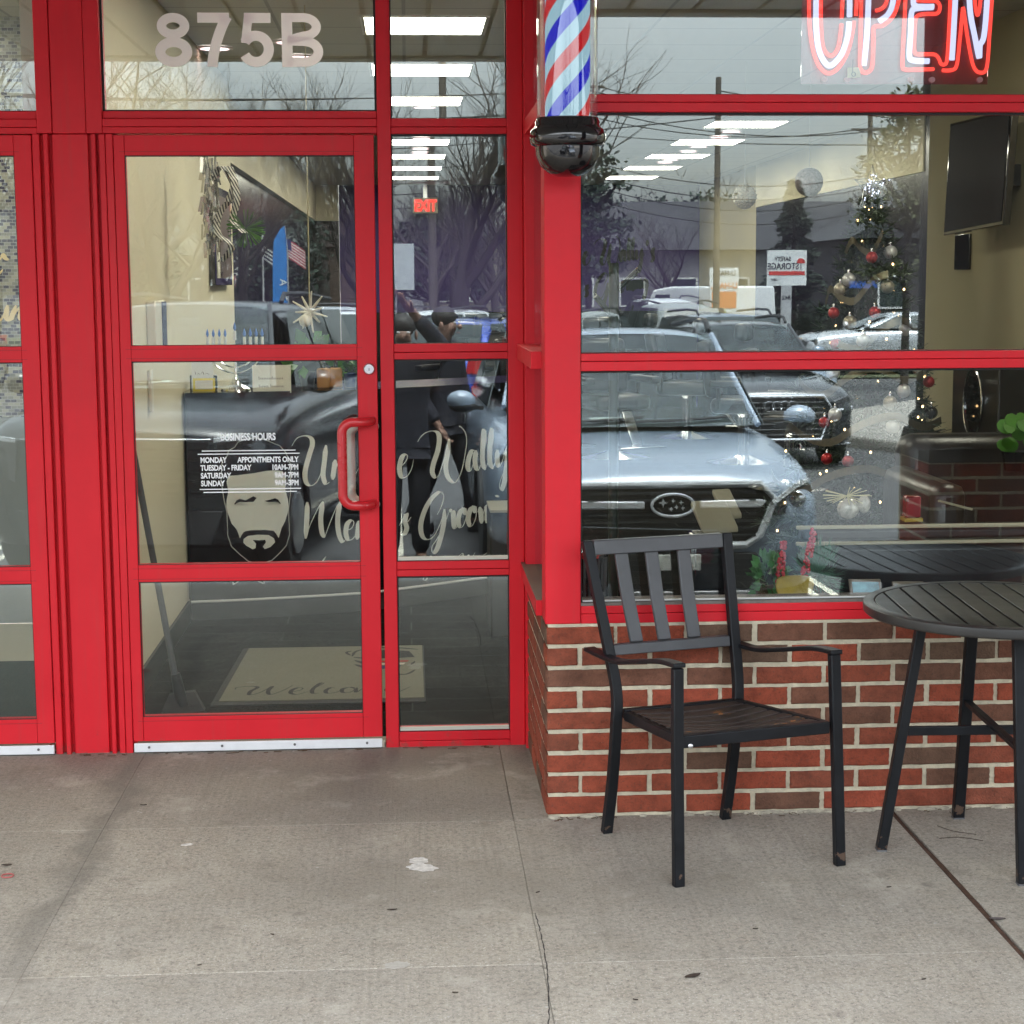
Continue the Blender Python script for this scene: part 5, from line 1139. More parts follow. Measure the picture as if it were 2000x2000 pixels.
# barber chairs standing on the dark floor
BCH = thing('barber_chair', 'black barber chair with chrome base standing before the dark mirror wall', 'barber chair', (0,0,0), 'black barber chairs in the shop')
BV = mat('black_vinyl_seat', (.012,.012,.013), .35, spec=.4, vary=.2)
b = MB(); b.lathe([(.34,0),(.34,.02),(.10,.06),(.06,.08),(.06,.42),(.09,.45)], (0,0,0), 28); b.build('base', CHROME, BCH)
b = MB(); b.box(-.27,.27,-.26,.28,.46,.60); b.build('seat', BV, BCH, bevel=.05)
b = MB(); b.loft([[V((-.25,.20,.60)),V((.25,.20,.60)),V((.25,.32,.60)),V((-.25,.32,.60))],[V((-.25,.30,1.10)),V((.25,.30,1.10)),V((.25,.42,1.10)),V((-.25,.42,1.10))]]); b.build('backrest', BV, BCH, bevel=.04)
b = MB(); b.box(-.15,.15,.34,.45,1.16,1.30); b.build('headrest', BV, BCH, bevel=.04)
for s_ in (-1, 1): b = MB(); b.box(s_*.33-.05,s_*.33+.05,-.22,.28,.70,.76); b.bar((s_*.33,.2,.5),(s_*.33,.2,.70),.04,.03); b.build('armrest', BV, BCH, bevel=.02)
b = MB(); b.bar((0,-.28,.45),(0,-.52,.16),.10,.03); b.box(-.22,.22,-.66,-.44,.13,.16); b.build('footrest', CHROME, BCH, bevel=.006)
BCH.location = (1.2,11.2,0); BCH.rotation_euler.z = .5
for x, y, rz in ((3.0,8.4,1.2),(1.9,11.0,.3),(3.0,10.4,1.3),(.9,13.2,.1),(2.9,13.0,1.2),(.5,13.5,-.6),(.2,9.5,-.9)): dup(BCH, (x,y,0), rz)
# coat stand
CS = thing('coat_stand', 'dark green metal coat stand with angled pegs inside the display window', 'coat stand', (.86, 1.6, 0))
CSM = mat('dark_green_metal', (.016,.026,.016), .4); b = MB(); b.tube([(.785,1.5,0),(.785,1.5,1.70)], .019, 12); b.build('post', CSM, CS)
b = MB(); b.lathe([(.17,0),(.17,.012),(.03,.03)], (.785,1.5,0), 24); b.build('base', CSM, CS)
for p, q in (((.80,1.5,1.60),(.872,1.47,1.672)),((.77,1.5,1.51),(.712,1.47,1.575)),((.785,1.53,1.55),(.785,1.60,1.62))):
    b = MB(); b.bar(p, q, .018, .018); pg = b.build('peg', CSM, CS, bevel=.003); b = MB(); q2 = V(q); p2 = V(p); e = V((0,-.002,.0105)); b.tube([p2.lerp(q2,.05)+e, q2+e], .0018, 4); b.build('peg_edge', mat('pale_edge', (.45,.42,.28), .5), pg)
# black bench with beige piping below the window, bin, book stand, wreath, coasters
BN = thing('waiting_bench', 'black bench with beige piping just inside the display window', 'bench', (2.0, .5, 0))
b = MB(); b.box(1.27, 2.80, .37, .45, .02, .775); b.build('bench_box', mat('black_vinyl', (.010,.010,.012), .35, spec=.5, vary=.2), BN, bevel=.02)
for z in (.782, .835): b = MB(); b.bar((1.25,.372,z), (2.82,.372,z), .012, .012); b.build('piping', mat('beige_piping', (.42,.37,.25), .5), BN, bevel=.003)
b = MB(); b.box(1.27, 2.80, .378, .44, .7885, .828); b.build('cushion', mat('black_vinyl', (.01,.01,.012), .35), BN, bevel=.012)
BIN = thing('waste_bin', 'small black ribbed waste bin with chrome rim inside the lower left of the window', 'bin', (.55, .3, .66))
b = MB()
for k in range(26): a = 2*PI*k/26; b.tube([(.555+.062*math.cos(a), .30+.062*math.sin(a), .605),(.555+.068*math.cos(a), .30+.068*math.sin(a), .765)], .0045, 5)
b.build('ribs', mat('grey_ribs', (.10,.10,.10), .35, metal=.4), BIN); b = MB(); b.lathe([(.06,.602),(.066,.765)], (.555,.30,0), 24); b.build('drum', BLACKP, BIN); b = MB(); b.lathe([(.074,.765),(.076,.775),(.070,.785),(.062,.78),(.062,.766)], (.555,.30,0), 28); b.build('rim', CHROME, BIN)
b = MB(); b.box(.50,.62,.22,.38,.58,.6015); struct(b, 'inner_sill', mat('inner_dado', (.03,.028,.03), .7), smooth=0)
b = MB(); b.box(.62,2.84,.131,.355,.585,.601); struct(b, 'inner_sill', mat('inner_dado', (.03,.028,.03), .7), smooth=0)
BK = thing('salon_headrest', 'black salon chair headrest with tan cushion seen through the window', 'salon chair', (1.03, .62, 0))
TAN = mat('tan_vinyl', (.22,.195,.12), .5, vary=.1)
for x0, z0, w, h in ((.98,.835,.13,.06),(1.075,.865,.07,.05)):
    y0 = .55 + (x0-.95)*1.3; b = MB(); b.prism([(x0,y0,z0-.05),(x0+w,y0+.03,z0-.05),(x0+w-.02,y0+.16,z0+h*.45),(x0-.02,y0+.13,z0+h*.45)], (0,.012,.02)); b.build('cushion', TAN, BK, bevel=.006)
    b = MB(); b.box(x0-.035, x0+w-.03, y0+.03, y0+.16, .45, z0-.055); b.build('back_shell', BLACKP, BK, bevel=.02)
b = MB(); b.lathe([(.02,0),(.02,.45)], (1.04,.72,0), 12); b.lathe([(.26,0),(.26,.02),(.05,.05)], (1.04,.72,0), 28); b.build('pedestal', CHROME, BK)
WRT = thing('christmas_basket', 'green pine basket with red berry sprigs and a gold bow inside the window', 'Christmas basket', (1.18, .26, .60))
b = MB(); mk_leafy(b, (1.14,.26,.69), (.05,.05,.07), 120, .035, 9); b.build('boxwood_sprigs', mat('fresh_green', (.06,.20,.05), .5, vary=.3, vscale=30), WRT, smooth=0, fix=False)
b = MB()
for i in range(900):
    c = V((1.30,.25,.71)); d = V((rnd.uniform(-1,1),rnd.uniform(-.7,.7),rnd.uniform(-1,1.2))).normalized(); p = c + V((d.x*.075,d.y*.05,d.z*.09))*rnd.random(); e = (d+V((rnd.uniform(-.5,.5),rnd.uniform(-.5,.5),.4))).normalized()*.038; s_ = V((.0014,0,.0008)); b.add([p-s_,p+s_,p+e], [(0,1,2)])
b.build('pine_tips', mat('blue_pine', (.07,.19,.12), .6, vary=.3, vscale=20), WRT, smooth=0, fix=False)
for x0, z0, h, ln in ((1.165,.685,.13,.01),(1.243,.70,.155,.03)):
    b = MB(); k = 0
    for i in range(70): t = rnd.random(); a = rnd.random()*2*PI; b.ball((x0+ln*t+.011*math.cos(a)*(1-.4*t), .215+.011*math.sin(a), z0+h*t), .0055, 6, 4)
    b.build('berry_sprig', mat('berry_red', (.50,.015,.03), .25), WRT)
b = MB(); b.loft([[V((1.205+.062*math.cos(2*PI*k/16)*s_, .185+q, .672+.05*math.sin(2*PI*k/16)*s_+.01*math.cos(4*PI*k/16))) for k in range(16)] for q, s_ in ((.0,.55),(-.012,.95),(-.006,1.0),(.012,.9))]); b.build('gold_bow', mat('gold_satin', (.42,.30,.05), .3, vary=.2, vscale=20), WRT)
b = MB(); b.prism([(1.16,.18,.604),(1.26,.16,.604),(1.285,.18,.635),(1.19,.20,.64)], (0,.004,.001)); b.build('cream_tag', mat('cream_card', (.66,.66,.56), .7), WRT, smooth=0)
b = MB(); b.lathe([(.10,.602),(.115,.65),(.105,.65),(.09,.61)], (1.21,.26,0), 20); b.build('basket', mat('wicker', (.10,.06,.03), .9), WRT)
for i, (x0, m, lab) in enumerate(((1.385,mat('blue_wash',(.13,.30,.36),.6,vary=.7,vscale=14),'blue and white painted coaster standing on the inner window sill'),(1.525,mat('grey_wash',(.20,.20,.20),.6,vary=.6,vscale=18),'grey painted coaster standing right of the blue one'))):
    t = thing('coaster', lab, 'coaster', (x0+.05,.2,.602)); b = MB(); b.prism([(x0,.16,.603),(x0+.10,.15,.603),(x0+.10,.20,.69-.01*i),(x0,.21,.69-.01*i)], (0,.012,0)); b.build('board', mat('taupe_wood', (.16,.13,.10), .7), t, bevel=.002); b = MB(); b.prism([(x0+.008,.159,.610),(x0+.09,.151,.610),(x0+.09,.193,.683-.01*i),(x0+.008,.203,.683-.01*i)], (0,-.003,.001)); b.build('painted_face', m, t, smooth=0)
SNT = thing('santa_figure', 'small glass and straw holiday figurine glinting on the bench', 'figurine', (1.44,.41,.84))
b = MB(); b.ball((1.44,.45,.885), (.038,.03,.035), 10, 8); b.ball((1.49,.44,.90), (.022,.022,.03), 10, 8); b.build('glass_body', mat('frosted_glass_figure', (.50,.46,.38), .2, metal=.2, vary=.4, vscale=60), SNT)
b = MB()
for i in range(26): a = rnd.uniform(0,2*PI); p = V((1.43,.43,.93)); b.tube([p, p+V((math.cos(a)*.08, rnd.uniform(-.02,.02), math.sin(a)*.03))], .0012, 4)
b.build('straw', mat('straw', (.62,.55,.30), .7), SNT)
LNT = thing('red_lantern', 'small red glass lantern with gold base on the bench', 'lantern', (1.66,.5,.84)); b = MB(); b.box(1.64,1.69,.47,.52,.848,.92); b.build('red_glass', mat('red_glass', (.22,.01,.02), .15), LNT, bevel=.006); b = MB(); b.box(1.635,1.695,.465,.525,.836,.8475); b.build('gold_base', mat('gold_satin', (.42,.3,.05), .3), LNT, smooth=0)
# dark barber cabinet with an oval chrome mirror, plant and armchair at the right
CB_ = thing('black_cabinet', 'tall black cabinet with an oval chrome framed mirror at the right of the window', 'cabinet', (2.75, 2.7, 0))
b = MB(); b.box(2.56, 2.84, 2.30, 2.95, 0, 1.262); b.build('cabinet_body', mat('cabinet_black', (.009,.009,.010), .35), CB_, bevel=.008)
b = MB(); b.tube([(2.552, 2.62+.13*math.cos(2*PI*k/40), 1.075+.155*math.sin(2*PI*k/40)) for k in range(40)], .0055, 6, closed=True); b.build('mirror_rim', CHROME, CB_)
b = MB(); b.prism([(2.5575, 2.62+.125*math.cos(2*PI*k/40), 1.075+.15*math.sin(2*PI*k/40)) for k in range(40)], (-.002,0,0)); b.build('mirror', mat('dark_mirror', (.02,.02,.022), .05, metal=.8), CB_, smooth=0)
AC = thing('leather_armchair', 'black leather armchair with studded arms inside the right of the window', 'armchair', (2.4, 1.6, 0)); LEA = mat('black_leather', (.010,.009,.010), .32, spec=.55, vary=.3, vscale=10, bump=.3, bscale=90)
b = MB(); b.box(2.05, 2.80, 1.35, 2.05, .12, .50); b.build('seat', LEA, AC, bevel=.05); b = MB(); b.box(2.08, 2.80, 2.05, 2.25, .12, .98); b.build('backrest', LEA, AC, bevel=.06)
for x0 in (1.98, 2.70): b = MB(); b.box(x0, x0+.14, 1.30, 2.05, .10, .86); b.build('arm', LEA, AC, bevel=.05)
b = MB(); b.bar((2.00,1.293,.80),(2.13,1.293,.765), .012, .008); b.build('metal_trim', mat('pale_edge', (.45,.42,.28), .5), AC)
FP = thing('leafy_plant', 'bright green broad leaved plant standing before the black cabinet', 'plant', (2.42,1.75,.86)); b = MB()
for i in range(26):
    c = V((2.44+rnd.uniform(-.05,.13), 1.72+rnd.uniform(-.05,.05), 1.0+rnd.uniform(-.055,.08))); r = rnd.uniform(.022,.036); t = rnd.uniform(-.5,.5); P = [c + V((r*math.cos(2*PI*k/9), .02*math.sin(2*PI*k/9+t), r*.85*math.sin(2*PI*k/9))) for k in range(9)]; b.prism(P, (0,.002,0))
b.build('leaves', GRN2, FP, smooth=0); b = MB(); b.lathe([(.05,.862),(.065,.94),(.055,.94)], (2.46,1.75,0), 18); b.build('pot', BLACKP, FP)
# neighbour shop: mosaic wall, gold letters, pale floor and dark mat
def mosaic():
    m = mat('mosaic_tile', (.3,.3,.28), .25); N, L = nt(m); b = N['Principled BSDF']; geo = N.new('ShaderNodeNewGeometry'); mp_ = N.new('ShaderNodeMapping'); mp_.inputs['Rotation'].default_value = (-PI/2,0,0); L.new(geo.outputs['Position'], mp_.inputs['Vector'])
    br = N.new('ShaderNodeTexBrick'); br.inputs['Scale'].default_value = 1; br.inputs['Brick Width'].default_value = .028; br.inputs['Row Height'].default_value = .0155; br.inputs['Mortar Size'].default_value = .0011; br.offset = .5
    br.inputs['Color1'].default_value = (0,0,0,1); br.inputs['Color2'].default_value = (1,1,1,1); br.inputs['Mortar'].default_value = (.5,.5,.5,1); L.new(mp_.outputs[0], br.inputs['Vector'])
    cr = N.new('ShaderNodeValToRGB'); cr.color_ramp.interpolation = 'CONSTANT'; e = cr.color_ramp.elements; e[0].color = (.025,.022,.045,1); e[1].position = .38; e[1].color = (.32,.32,.25,1); q = e.new(.7); q.color = (.20,.20,.17,1); L.new(br.outputs['Color'], cr.inputs['Fac'])
    mx = N.new('ShaderNodeMix'); mx.data_type = 'RGBA'; L.new(br.outputs['Fac'], mx.inputs['Factor']); L.new(cr.outputs['Color'], mx.inputs['A']); mx.inputs['B'].default_value = (.38,.38,.36,1); L.new(mx.outputs['Result'], b.inputs['Base Color']); return m
sbox('wall_mosaic', mosaic(), -4.5, -1.30, 3.35, 3.45, 1.0, CZ)
sbox('wall_lower', mat('grey_paint', (.22,.24,.24), .6), -4.5, -1.30, 3.34, 3.45, -.004, .999)
sbox('neighbour_floor', mat('beige_tile', (.42,.40,.33), .4, vary=.06), -4.5, -1.20, .98, 3.33, -.06, -.004)
sbox('neighbour_ceiling', CEIL, -4.5, -1.2, .98, 3.45, CZ, CZ+.05); sbox('wall_party', CREAM, -1.295, -1.195, .98, 6.0, -.004, CZ-.001); sbox('wall_far', CREAM, -4.6, -4.5, .98, 3.45, -.004, CZ)
b = MB(); b.box(-3.4, -1.35, 1.05, 2.40, -.003, .008); one(b, 'entrance_carpet', mat('dark_green_carpet', (.018,.035,.04), .95, vary=.4, vscale=60, bump=.7, bscale=200), 'dark green carpet mat inside the neighbouring door', 'carpet', smooth=0)
GS = thing('gold_lettering', 'gold brush letters on the mosaic wall of the neighbouring shop', 'wall sign', (-2.05, 3.33, 1.9)); b = MB()
def fg(u, v, e=0.): return V((-1.93 + u*.00030, 3.335 - e, 2.03 - v*.00030))
for st in ([(-500,1250),(-150,1000),(20,930),(60,860),(110,920),(160,940)],[(-250,1350),(-20,1180),(60,1090)],[(-150,1700),(-120,1890),(0,1880),(110,1660)],[(110,1650),(80,1850),(160,1880),(240,1690)],[(240,1660),(150,1890),(250,1740),(330,1680),(300,1860),(360,1890)],[(-700,1700),(-600,1880),(-450,1700),(-350,1880),(-250,1750)]): stroke(b, st, fg, 30, 85)
b.build('brush_lettering', mat('gold_vinyl', (.70,.55,.28), .4, metal=.3), GS, smooth=0, fix=False)
NL = thing('ceiling_light', 'square light panel in the neighbouring shop with the mosaic wall', 'ceiling light', (-2.4,2.2,CZ)); b = MB(); b.box(-2.7,-2.1,1.9,2.5,CZ-.006,CZ-.002); b.build('diffuser', PANELM, NL, smooth=0)
# ------------------------------------------------------------------ vehicles on the car park (mirrored in the glass)
TINT = mat('car_glass', (.030, .040, .041), .04, spec=.4)
CLEAR = glass('car_clear_glass', .10, (.72, .80, .78))
TYRE = mat('tyre_rubber', (.018,.018,.018), .85); RIM = mat('alloy_rim', (.45,.46,.47), .3, metal=.8); TRIM = mat('dark_plastic_trim', (.025,.026,.028), .6)
LENS = mat('headlamp_lens', (.05,.05,.055), .06, spec=.8, coat=.6); LED = mat('lamp_strip', (.75,.78,.80), .15); REDL = mat('tail_lamp_red', (.35,.01,.015), .15, coat=.5); PLATE = mat('plate', (.6,.6,.55), .5); SEATC = mat('car_seat', (.10,.095,.075), .8)
def ring6(y, z0, zs, zt, wb, wm, ws):
    h = [(wb*.9,z0),(wb,z0+.07),(wm,z0+(zs-z0)*.45),(wm*.995,zs-.12),(ws,zs),(ws*.6,zs+(zt-zs)*.75)]
    return [V((-x,y,z)) for x, z in h] [::-1] [::-1] + [V((0,y,zt))] + [V((x,y,z)) for x, z in reversed(h)] + [V((0,y,z0))]
def yfront(x, L2, w): f = abs(x)/w; return L2 - .005 - .04*f*f - .34*f**6
def car(name, label, paint, L_=4.6, W_=1.84, H_=1.70, hood=.98, style='suv', detail=True, rails=True, group=None, trim=True):
    t = thing(name, label, 'car', (0,0,0), group); L2 = L_/2; w = W_/2; g = .20; b = MB()
    belt = hood + .10
    S = [(L2-.03,g+.12,hood-.22,hood-.17,w*.70,w*.76,w*.66),(L2-.10,g+.06,hood-.09,hood-.03,w*.88,w*.92,w*.80),(L2-.38,g+.02,hood-.01,hood+.035,w*.97,w*.99,w*.87),(L2-.95,g,hood+.045,hood+.09,w*.98,w,w*.89),(L2-1.45,g,belt-.01,belt+.02,w*.98,w,w*.90),(-.2,g,belt,belt+.02,w*.98,w,w*.91),(-L2+.55,g,belt+.02,belt+.03,w*.98,w*.995,w*.90),(-L2+.12,g+.10,belt-.02,belt,w*.90,w*.94,w*.84),(-L2+.02,g+.2,belt-.2,belt-.16,w*.80,w*.84,w*.74)]
    b.loft([ring6(*s) for s in S]); b.build('body', paint, t, sub=2, smooth=180)
    cab = MB(); wr = w*.66; wb_ = w*.90; yc = L2-1.22; yr = yc-.86; ye = -L2+.28 if style == 'suv' else -L2+1.0
    def gr(y, zr, wt, zb=belt-.04): return [V((-wb_,y,zb)),V((-wb_+(wb_-wt)*.55,y,zb+(zr-zb)*.55)),V((-wt,y,zr-.05)),V((-wt*.72,y,zr)),V((0,y,zr+.012)),V((wt*.72,y,zr)),V((wt,y,zr-.05)),V((wb_-(wb_-wt)*.55,y,zb+(zr-zb)*.55)),V((wb_,y,zb))]
    yt = ye + (.42 if style == 'suv' else .75)
    front = [] if detail else [gr(yc+.02,belt+.02,wb_*.94),gr(yc-.02,belt+.05,wb_*.93)]
    cab.loft(front+[gr(yr,H_-.045,wr*1.02),gr(yr-.14,H_-.012,wr),gr(-.5,H_,wr),gr(yt,H_-.04,wr*.97),gr(ye,belt+.04,wb_*.88)], caps=not detail)
    cab.build('roof', paint, t, sub=2, smooth=180)
    # glass
    def wsx(f, k): # windscreen point: f 0..1 across, k 0..1 up
        x = (2*f-1)*(wb_*.86*(1-k)+wr*.90*k); y = (yc-.03)*(1-k) + (yr+.045)*k + .075*(1-((2*f-1)**2)) + .03; z = (belt+.025)*(1-k) + (H_-.055)*k + .012
        return V((x,y,z))
    b = MB(); o = 0; n, m = 12, 5
    for j in range(m+1):
        for i in range(n+1): b.v.append(tuple(wsx(i/n, j/m)))
    for j in range(m):
        for i in range(n): b.f.append((j*(n+1)+i, j*(n+1)+i+1, (j+1)*(n+1)+i+1, (j+1)*(n+1)+i))
    ws = b.build('windscreen', CLEAR if detail else TINT, t)
    if detail:
        for sx_ in (-.37, .37):
            k = MB(); k.box(sx_-.25,sx_+.25,yr-.42,yr-.28,belt-.25,belt+.28); k.box(sx_-.13,sx_+.13,yr-.42,yr-.33,belt+.33,belt+.47); k.tube([(sx_-.06,yr-.37,belt+.25),(sx_-.06,yr-.37,belt+.36)],.012,6); k.tube([(sx_+.06,yr-.37,belt+.25),(sx_+.06,yr-.37,belt+.36)],.012,6); k.build('seat', SEATC, t, bevel=.05)
        k = MB(); k.box(-.62,.62,yr-1.30,yr-1.16,belt-.2,belt+.24); k.build('rear_seat', SEATC, t, bevel=.05)
        k = MB(); k.prism([(-.70,yc-.02,belt+.03),(-.70,yc-.40,belt+.055),(-.70,yc-.46,belt-.02)],(1.40,0,0)); k.build('dashboard', TRIM, t, smooth=0)
        k = MB(); k.tube([(.37+.17*math.cos(2*PI*q/24), yr-.02+.05*math.sin(2*PI*q/24), belt+.04+.15*math.sin(2*PI*q/24)) for q in range(24)], .014, 6, closed=True); k.build('steering_wheel', TRIM, t)
        k = MB(); k.prism([(-.02,yc-.2,belt+.062),(-.02,yc-.36,belt+.068),(-.30,yc-.36,belt+.068),(-.30,yc-.2,belt+.062)],(0,0,.004)); k.build('dash_paper', PLATE, t, smooth=0)
        k = MB(); k.box(-.09,.09,yr+.06,yr+.09,H_-.20,H_-.13); k.build('rear_view_mirror', TRIM, t, bevel=.01)
        k = MB()
        for f0, f1 in ((.06,.50),(.44,.90)): k.tube([wsx(f0,.03)+V((0,.012,.012)), wsx((f0+f1)/2,.045)+V((0,.012,.012)), wsx(f1,.075)+V((0,.012,.012))], .010, 6)
        k.build('wiper', TRIM, ws)
        k = MB()
        for f in (.0, 1.): k.tube([wsx(f, q/4)+V((.012 if f else -.012,0,0)) for q in range(5)], .02, 6)
        k.build('pillar', paint, t)
    def side(x_s, y, k): # k up the side glass
        xx = wb_ - (wb_-wr)*(.10+.80*k) + .012; return V((x_s*xx, y, belt+.02+(H_-.10-belt)*k))
    for s_ in (-1, 1):
        for nm, ya, yb, yc2, yd in (('side_window', yc-.30, yr-.10, -.12, -.10),('side_window', -.18, -.18, -1.02, -.98),('side_window', -1.08, -1.06, ye+.18, yt-.06)):
            if style != 'suv' and ya < -1: continue
            b = MB(); P = [side(s_,ya,0),side(s_,yc2,0),side(s_,yd,1),side(s_,yb,1)]; b.prism(P, (s_*.008,0,0)); b.build(nm, TINT, t, smooth=0)
    def rw(f, k): return V(((2*f-1)*(wb_*.80*(1-k)+wr*.86*k), (ye-.035)*(1-k)+(yt-.05)*k - .02, (belt+.10)*(1-k)+(H_-.09)*k))
    b = MB(); b.prism([rw(0,0),rw(1,0),rw(1,1),rw(0,1)], (0,-.012,.004)); b.build('rear_window', TINT, t, smooth=0)
    # wheels and arches
    for s_ in (-1, 1):
        for yy in (L2-.90, -L2+.90):
            b = MB(); b.lathe([(.20,-.11),(.33,-.11),(.345,-.08),(.345,.08),(.33,.11),(.20,.11)], (s_*(w-.12),yy,.345), 24, 'x'); wl = b.build('wheel', TYRE, t)
            b = MB(); b.lathe([(.03,0),(.215,-.005),(.22,.02),(.2,.03),(.03,.03)], (s_*(w-.015),yy,.345), 20, 'x'); b.build('rim', RIM, wl)
            if trim: b = MB(); b.tube([(s_*(w-.004), yy+.40*math.cos(PI*i/14), .36+.40*math.sin(PI*i/14)) for i in range(15)], .026, 6); b.build('arch_trim', TRIM, t)
        b = MB(); b.ball((s_*(w+.10), yc-.16, belt+.075), (.105,.07,.075), 12, 8); mi = b.build('mirror', paint, t); b = MB(); b.ball((s_*(w+.09), yc-.16, belt+.035), (.10,.065,.05), 10, 6); b.bar((s_*(w-.06),yc-.15,belt+.02),(s_*(w+.03),yc-.15,belt+.03),.06,.03); b.build('mirror_base', TRIM, mi)
        if rails: b = MB(); b.tube([(s_*(wr-.02), yr-.20, H_-.02),(s_*(wr-.02), yr-.32, H_+.045),(s_*(wr-.02), -.6, H_+.055),(s_*(wr-.02), yt+.05, H_+.01)], .020, 6); b.build('roof_rail', TRIM, t)
        b = MB(); zt = belt-.12; b.prism([(s_*w*.60,-L2-.005,zt-.12),(s_*w*.86,-L2+.06,zt-.14),(s_*w*.88,-L2+.10,zt+.16),(s_*w*.66,-L2+.03,zt+.14)], (0,-.03,0)); b.build('tail_lamp', REDL, t, bevel=.01)
    b = MB(); b.box(-.26,.26,-L2-.035,-L2-.01,.62,.76); b.build('rear_plate', PLATE, t, smooth=0)
    b = MB(); b.loft([[V((-w*.80,-L2-.04,.26)),V((w*.80,-L2-.04,.26)),V((w*.80,-L2-.04,.52)),V((-w*.80,-L2-.04,.52))],[V((-w*.93,-L2+.2,.26)),V((w*.93,-L2+.2,.26)),V((w*.93,-L2+.2,.52)),V((-w*.93,-L2+.2,.52))]]); b.build('rear_bumper', TRIM, t, bevel=.02)
    t['dims'] = 0; del t['dims']
    return t, L2, w, hood
def front_panel(t, name, pts, m, L2, w, dep=.02, off=0., par=None, bevel=.006):
    b = MB(); P = [V((x, yfront(x, L2, w)+off, z)) for x, z in pts]; b.prism(P, (0,dep,0)); return b.build(name, m, par or t, bevel=bevel)
def mir(pts): return [(-x, z) for x, z in pts]
def chrome_loop(t, pts, r, L2, w, m=CHROME, off=.02, name='grille_frame', par=None):
    b = MB(); b.tube([V((x, yfront(x, L2, w)+off, z)) for x, z in pts], r, 8, closed=True); return b.build(name, m, par or t)
SILVER = mat('ice_silver_paint', (.27,.33,.41), .32, metal=.1, coat=.8); 
# silver blue SUV nose-in towards the window
t, L2, w, hd = car('parked_car', 'silver blue SUV parked nose in towards the bay window, mirrored in the glass', SILVER, 4.62, 1.84, 1.73, 1.0)
G = [(-.50,.885),(.50,.885),(.585,.80),(.50,.60),(.42,.545),(-.42,.545),(-.50,.60),(-.585,.80)]
gp = front_panel(t, 'grille', G, mat('grille_black', (.010,.010,.011), .4), L2, w, .03, -.01)
chrome_loop(t, G, .022, L2, w, mat('satin_chrome', (.72,.74,.76), .35, metal=.35), par=gp)
b = MB()
for z in (.84,.80,.72,.68,.64,.60): b.bar((-.47,L2+.012,z),(.47,L2+.012,z),.012,.012)
b.build('grille_slat', TRIM, gp, smooth=0)
for s_ in (-1, 1): front_panel(t, 'chrome_wing', [(s_*.155,.795),(s_*.155,.755),(s_*.50,.755),(s_*.535,.79),(s_*.50,.80)], mat('satin_chrome', (.72,.74,.76), .35, metal=.35), L2, w, .03, .012, gp)
b = MB(); b.tube([(.118*math.cos(2*PI*k/32), L2+.048, .775+.062*math.sin(2*PI*k/32)) for k in range(32)], .008, 6, closed=True); em = b.build('emblem', mat('satin_chrome', (.72,.74,.76)), gp)
b = MB()
for x, z, r in ((-.055,.79,.026),(.00,.80,.014),(.045,.79,.014),(.02,.765,.014),(.055,.76,.014),(-.01,.755,.014)):
    b.prism([(x+r*(1 if k%2==0 else .35)*math.cos(PI*k/4), L2+.046, z+r*(1 if k%2==0 else .35)*math.sin(PI*k/4)) for k in range(8)], (0,.004,0))
b.build('emblem_stars', mat('satin_chrome', (.72,.74,.76)), em, smooth=0); b = MB(); b.prism([(.114*math.cos(2*PI*k/32), L2+.036, .775+.058*math.sin(2*PI*k/32)) for k in range(32)], (0,.006,0)); b.build('emblem_field', BLACKP, em, smooth=0)
for s_ in (1, -1):
    H = [(s_*x, z) for x, z in ((.56,.78),(.70,.875),(.79,.90),(.84,.83),(.835,.76),(.76,.715),(.58,.70))]
    h = front_panel(t, 'headlight', H, LENS, L2, w, .035, -.005, bevel=.012)
    front_panel(t, 'light_strip', [(s_*x, z) for x, z in ((.56,.785),(.70,.88),(.795,.905),(.80,.88),(.71,.852),(.58,.765))], LED, L2, w, .012, .034, h, .003)
    b = MB(); x = s_*.72; b.ball((x, yfront(x,L2,w)+.03, .79), (.05,.02,.05), 14, 8); b.build('projector', CHROME, h)
    front_panel(t, 'fog_surround', [(s_*.56,.50),(s_*.80,.53),(s_*.81,.38),(s_*.60,.34)], TRIM, L2, w, .03, .0, bevel=.01)
front_panel(t, 'lower_intake', [(-.48,.50),(.48,.50),(.54,.30),(-.54,.30)], TRIM, L2, w, .035, 0.)
front_panel(t, 'skid_plate', [(-.50,.29),(.50,.29),(.42,.23),(-.42,.23)], mat('silver_trim', (.4,.4,.41), .35, metal=.6), L2, w, .04, 0.)
front_panel(t, 'front_plate', [(-.16,.50),(.16,.50),(.16,.41),(-.16,.41)], PLATE, L2, w, .01, .038)
t.location = (1.45, -4.32-L2, -.40); t.rotation_euler.x = .015
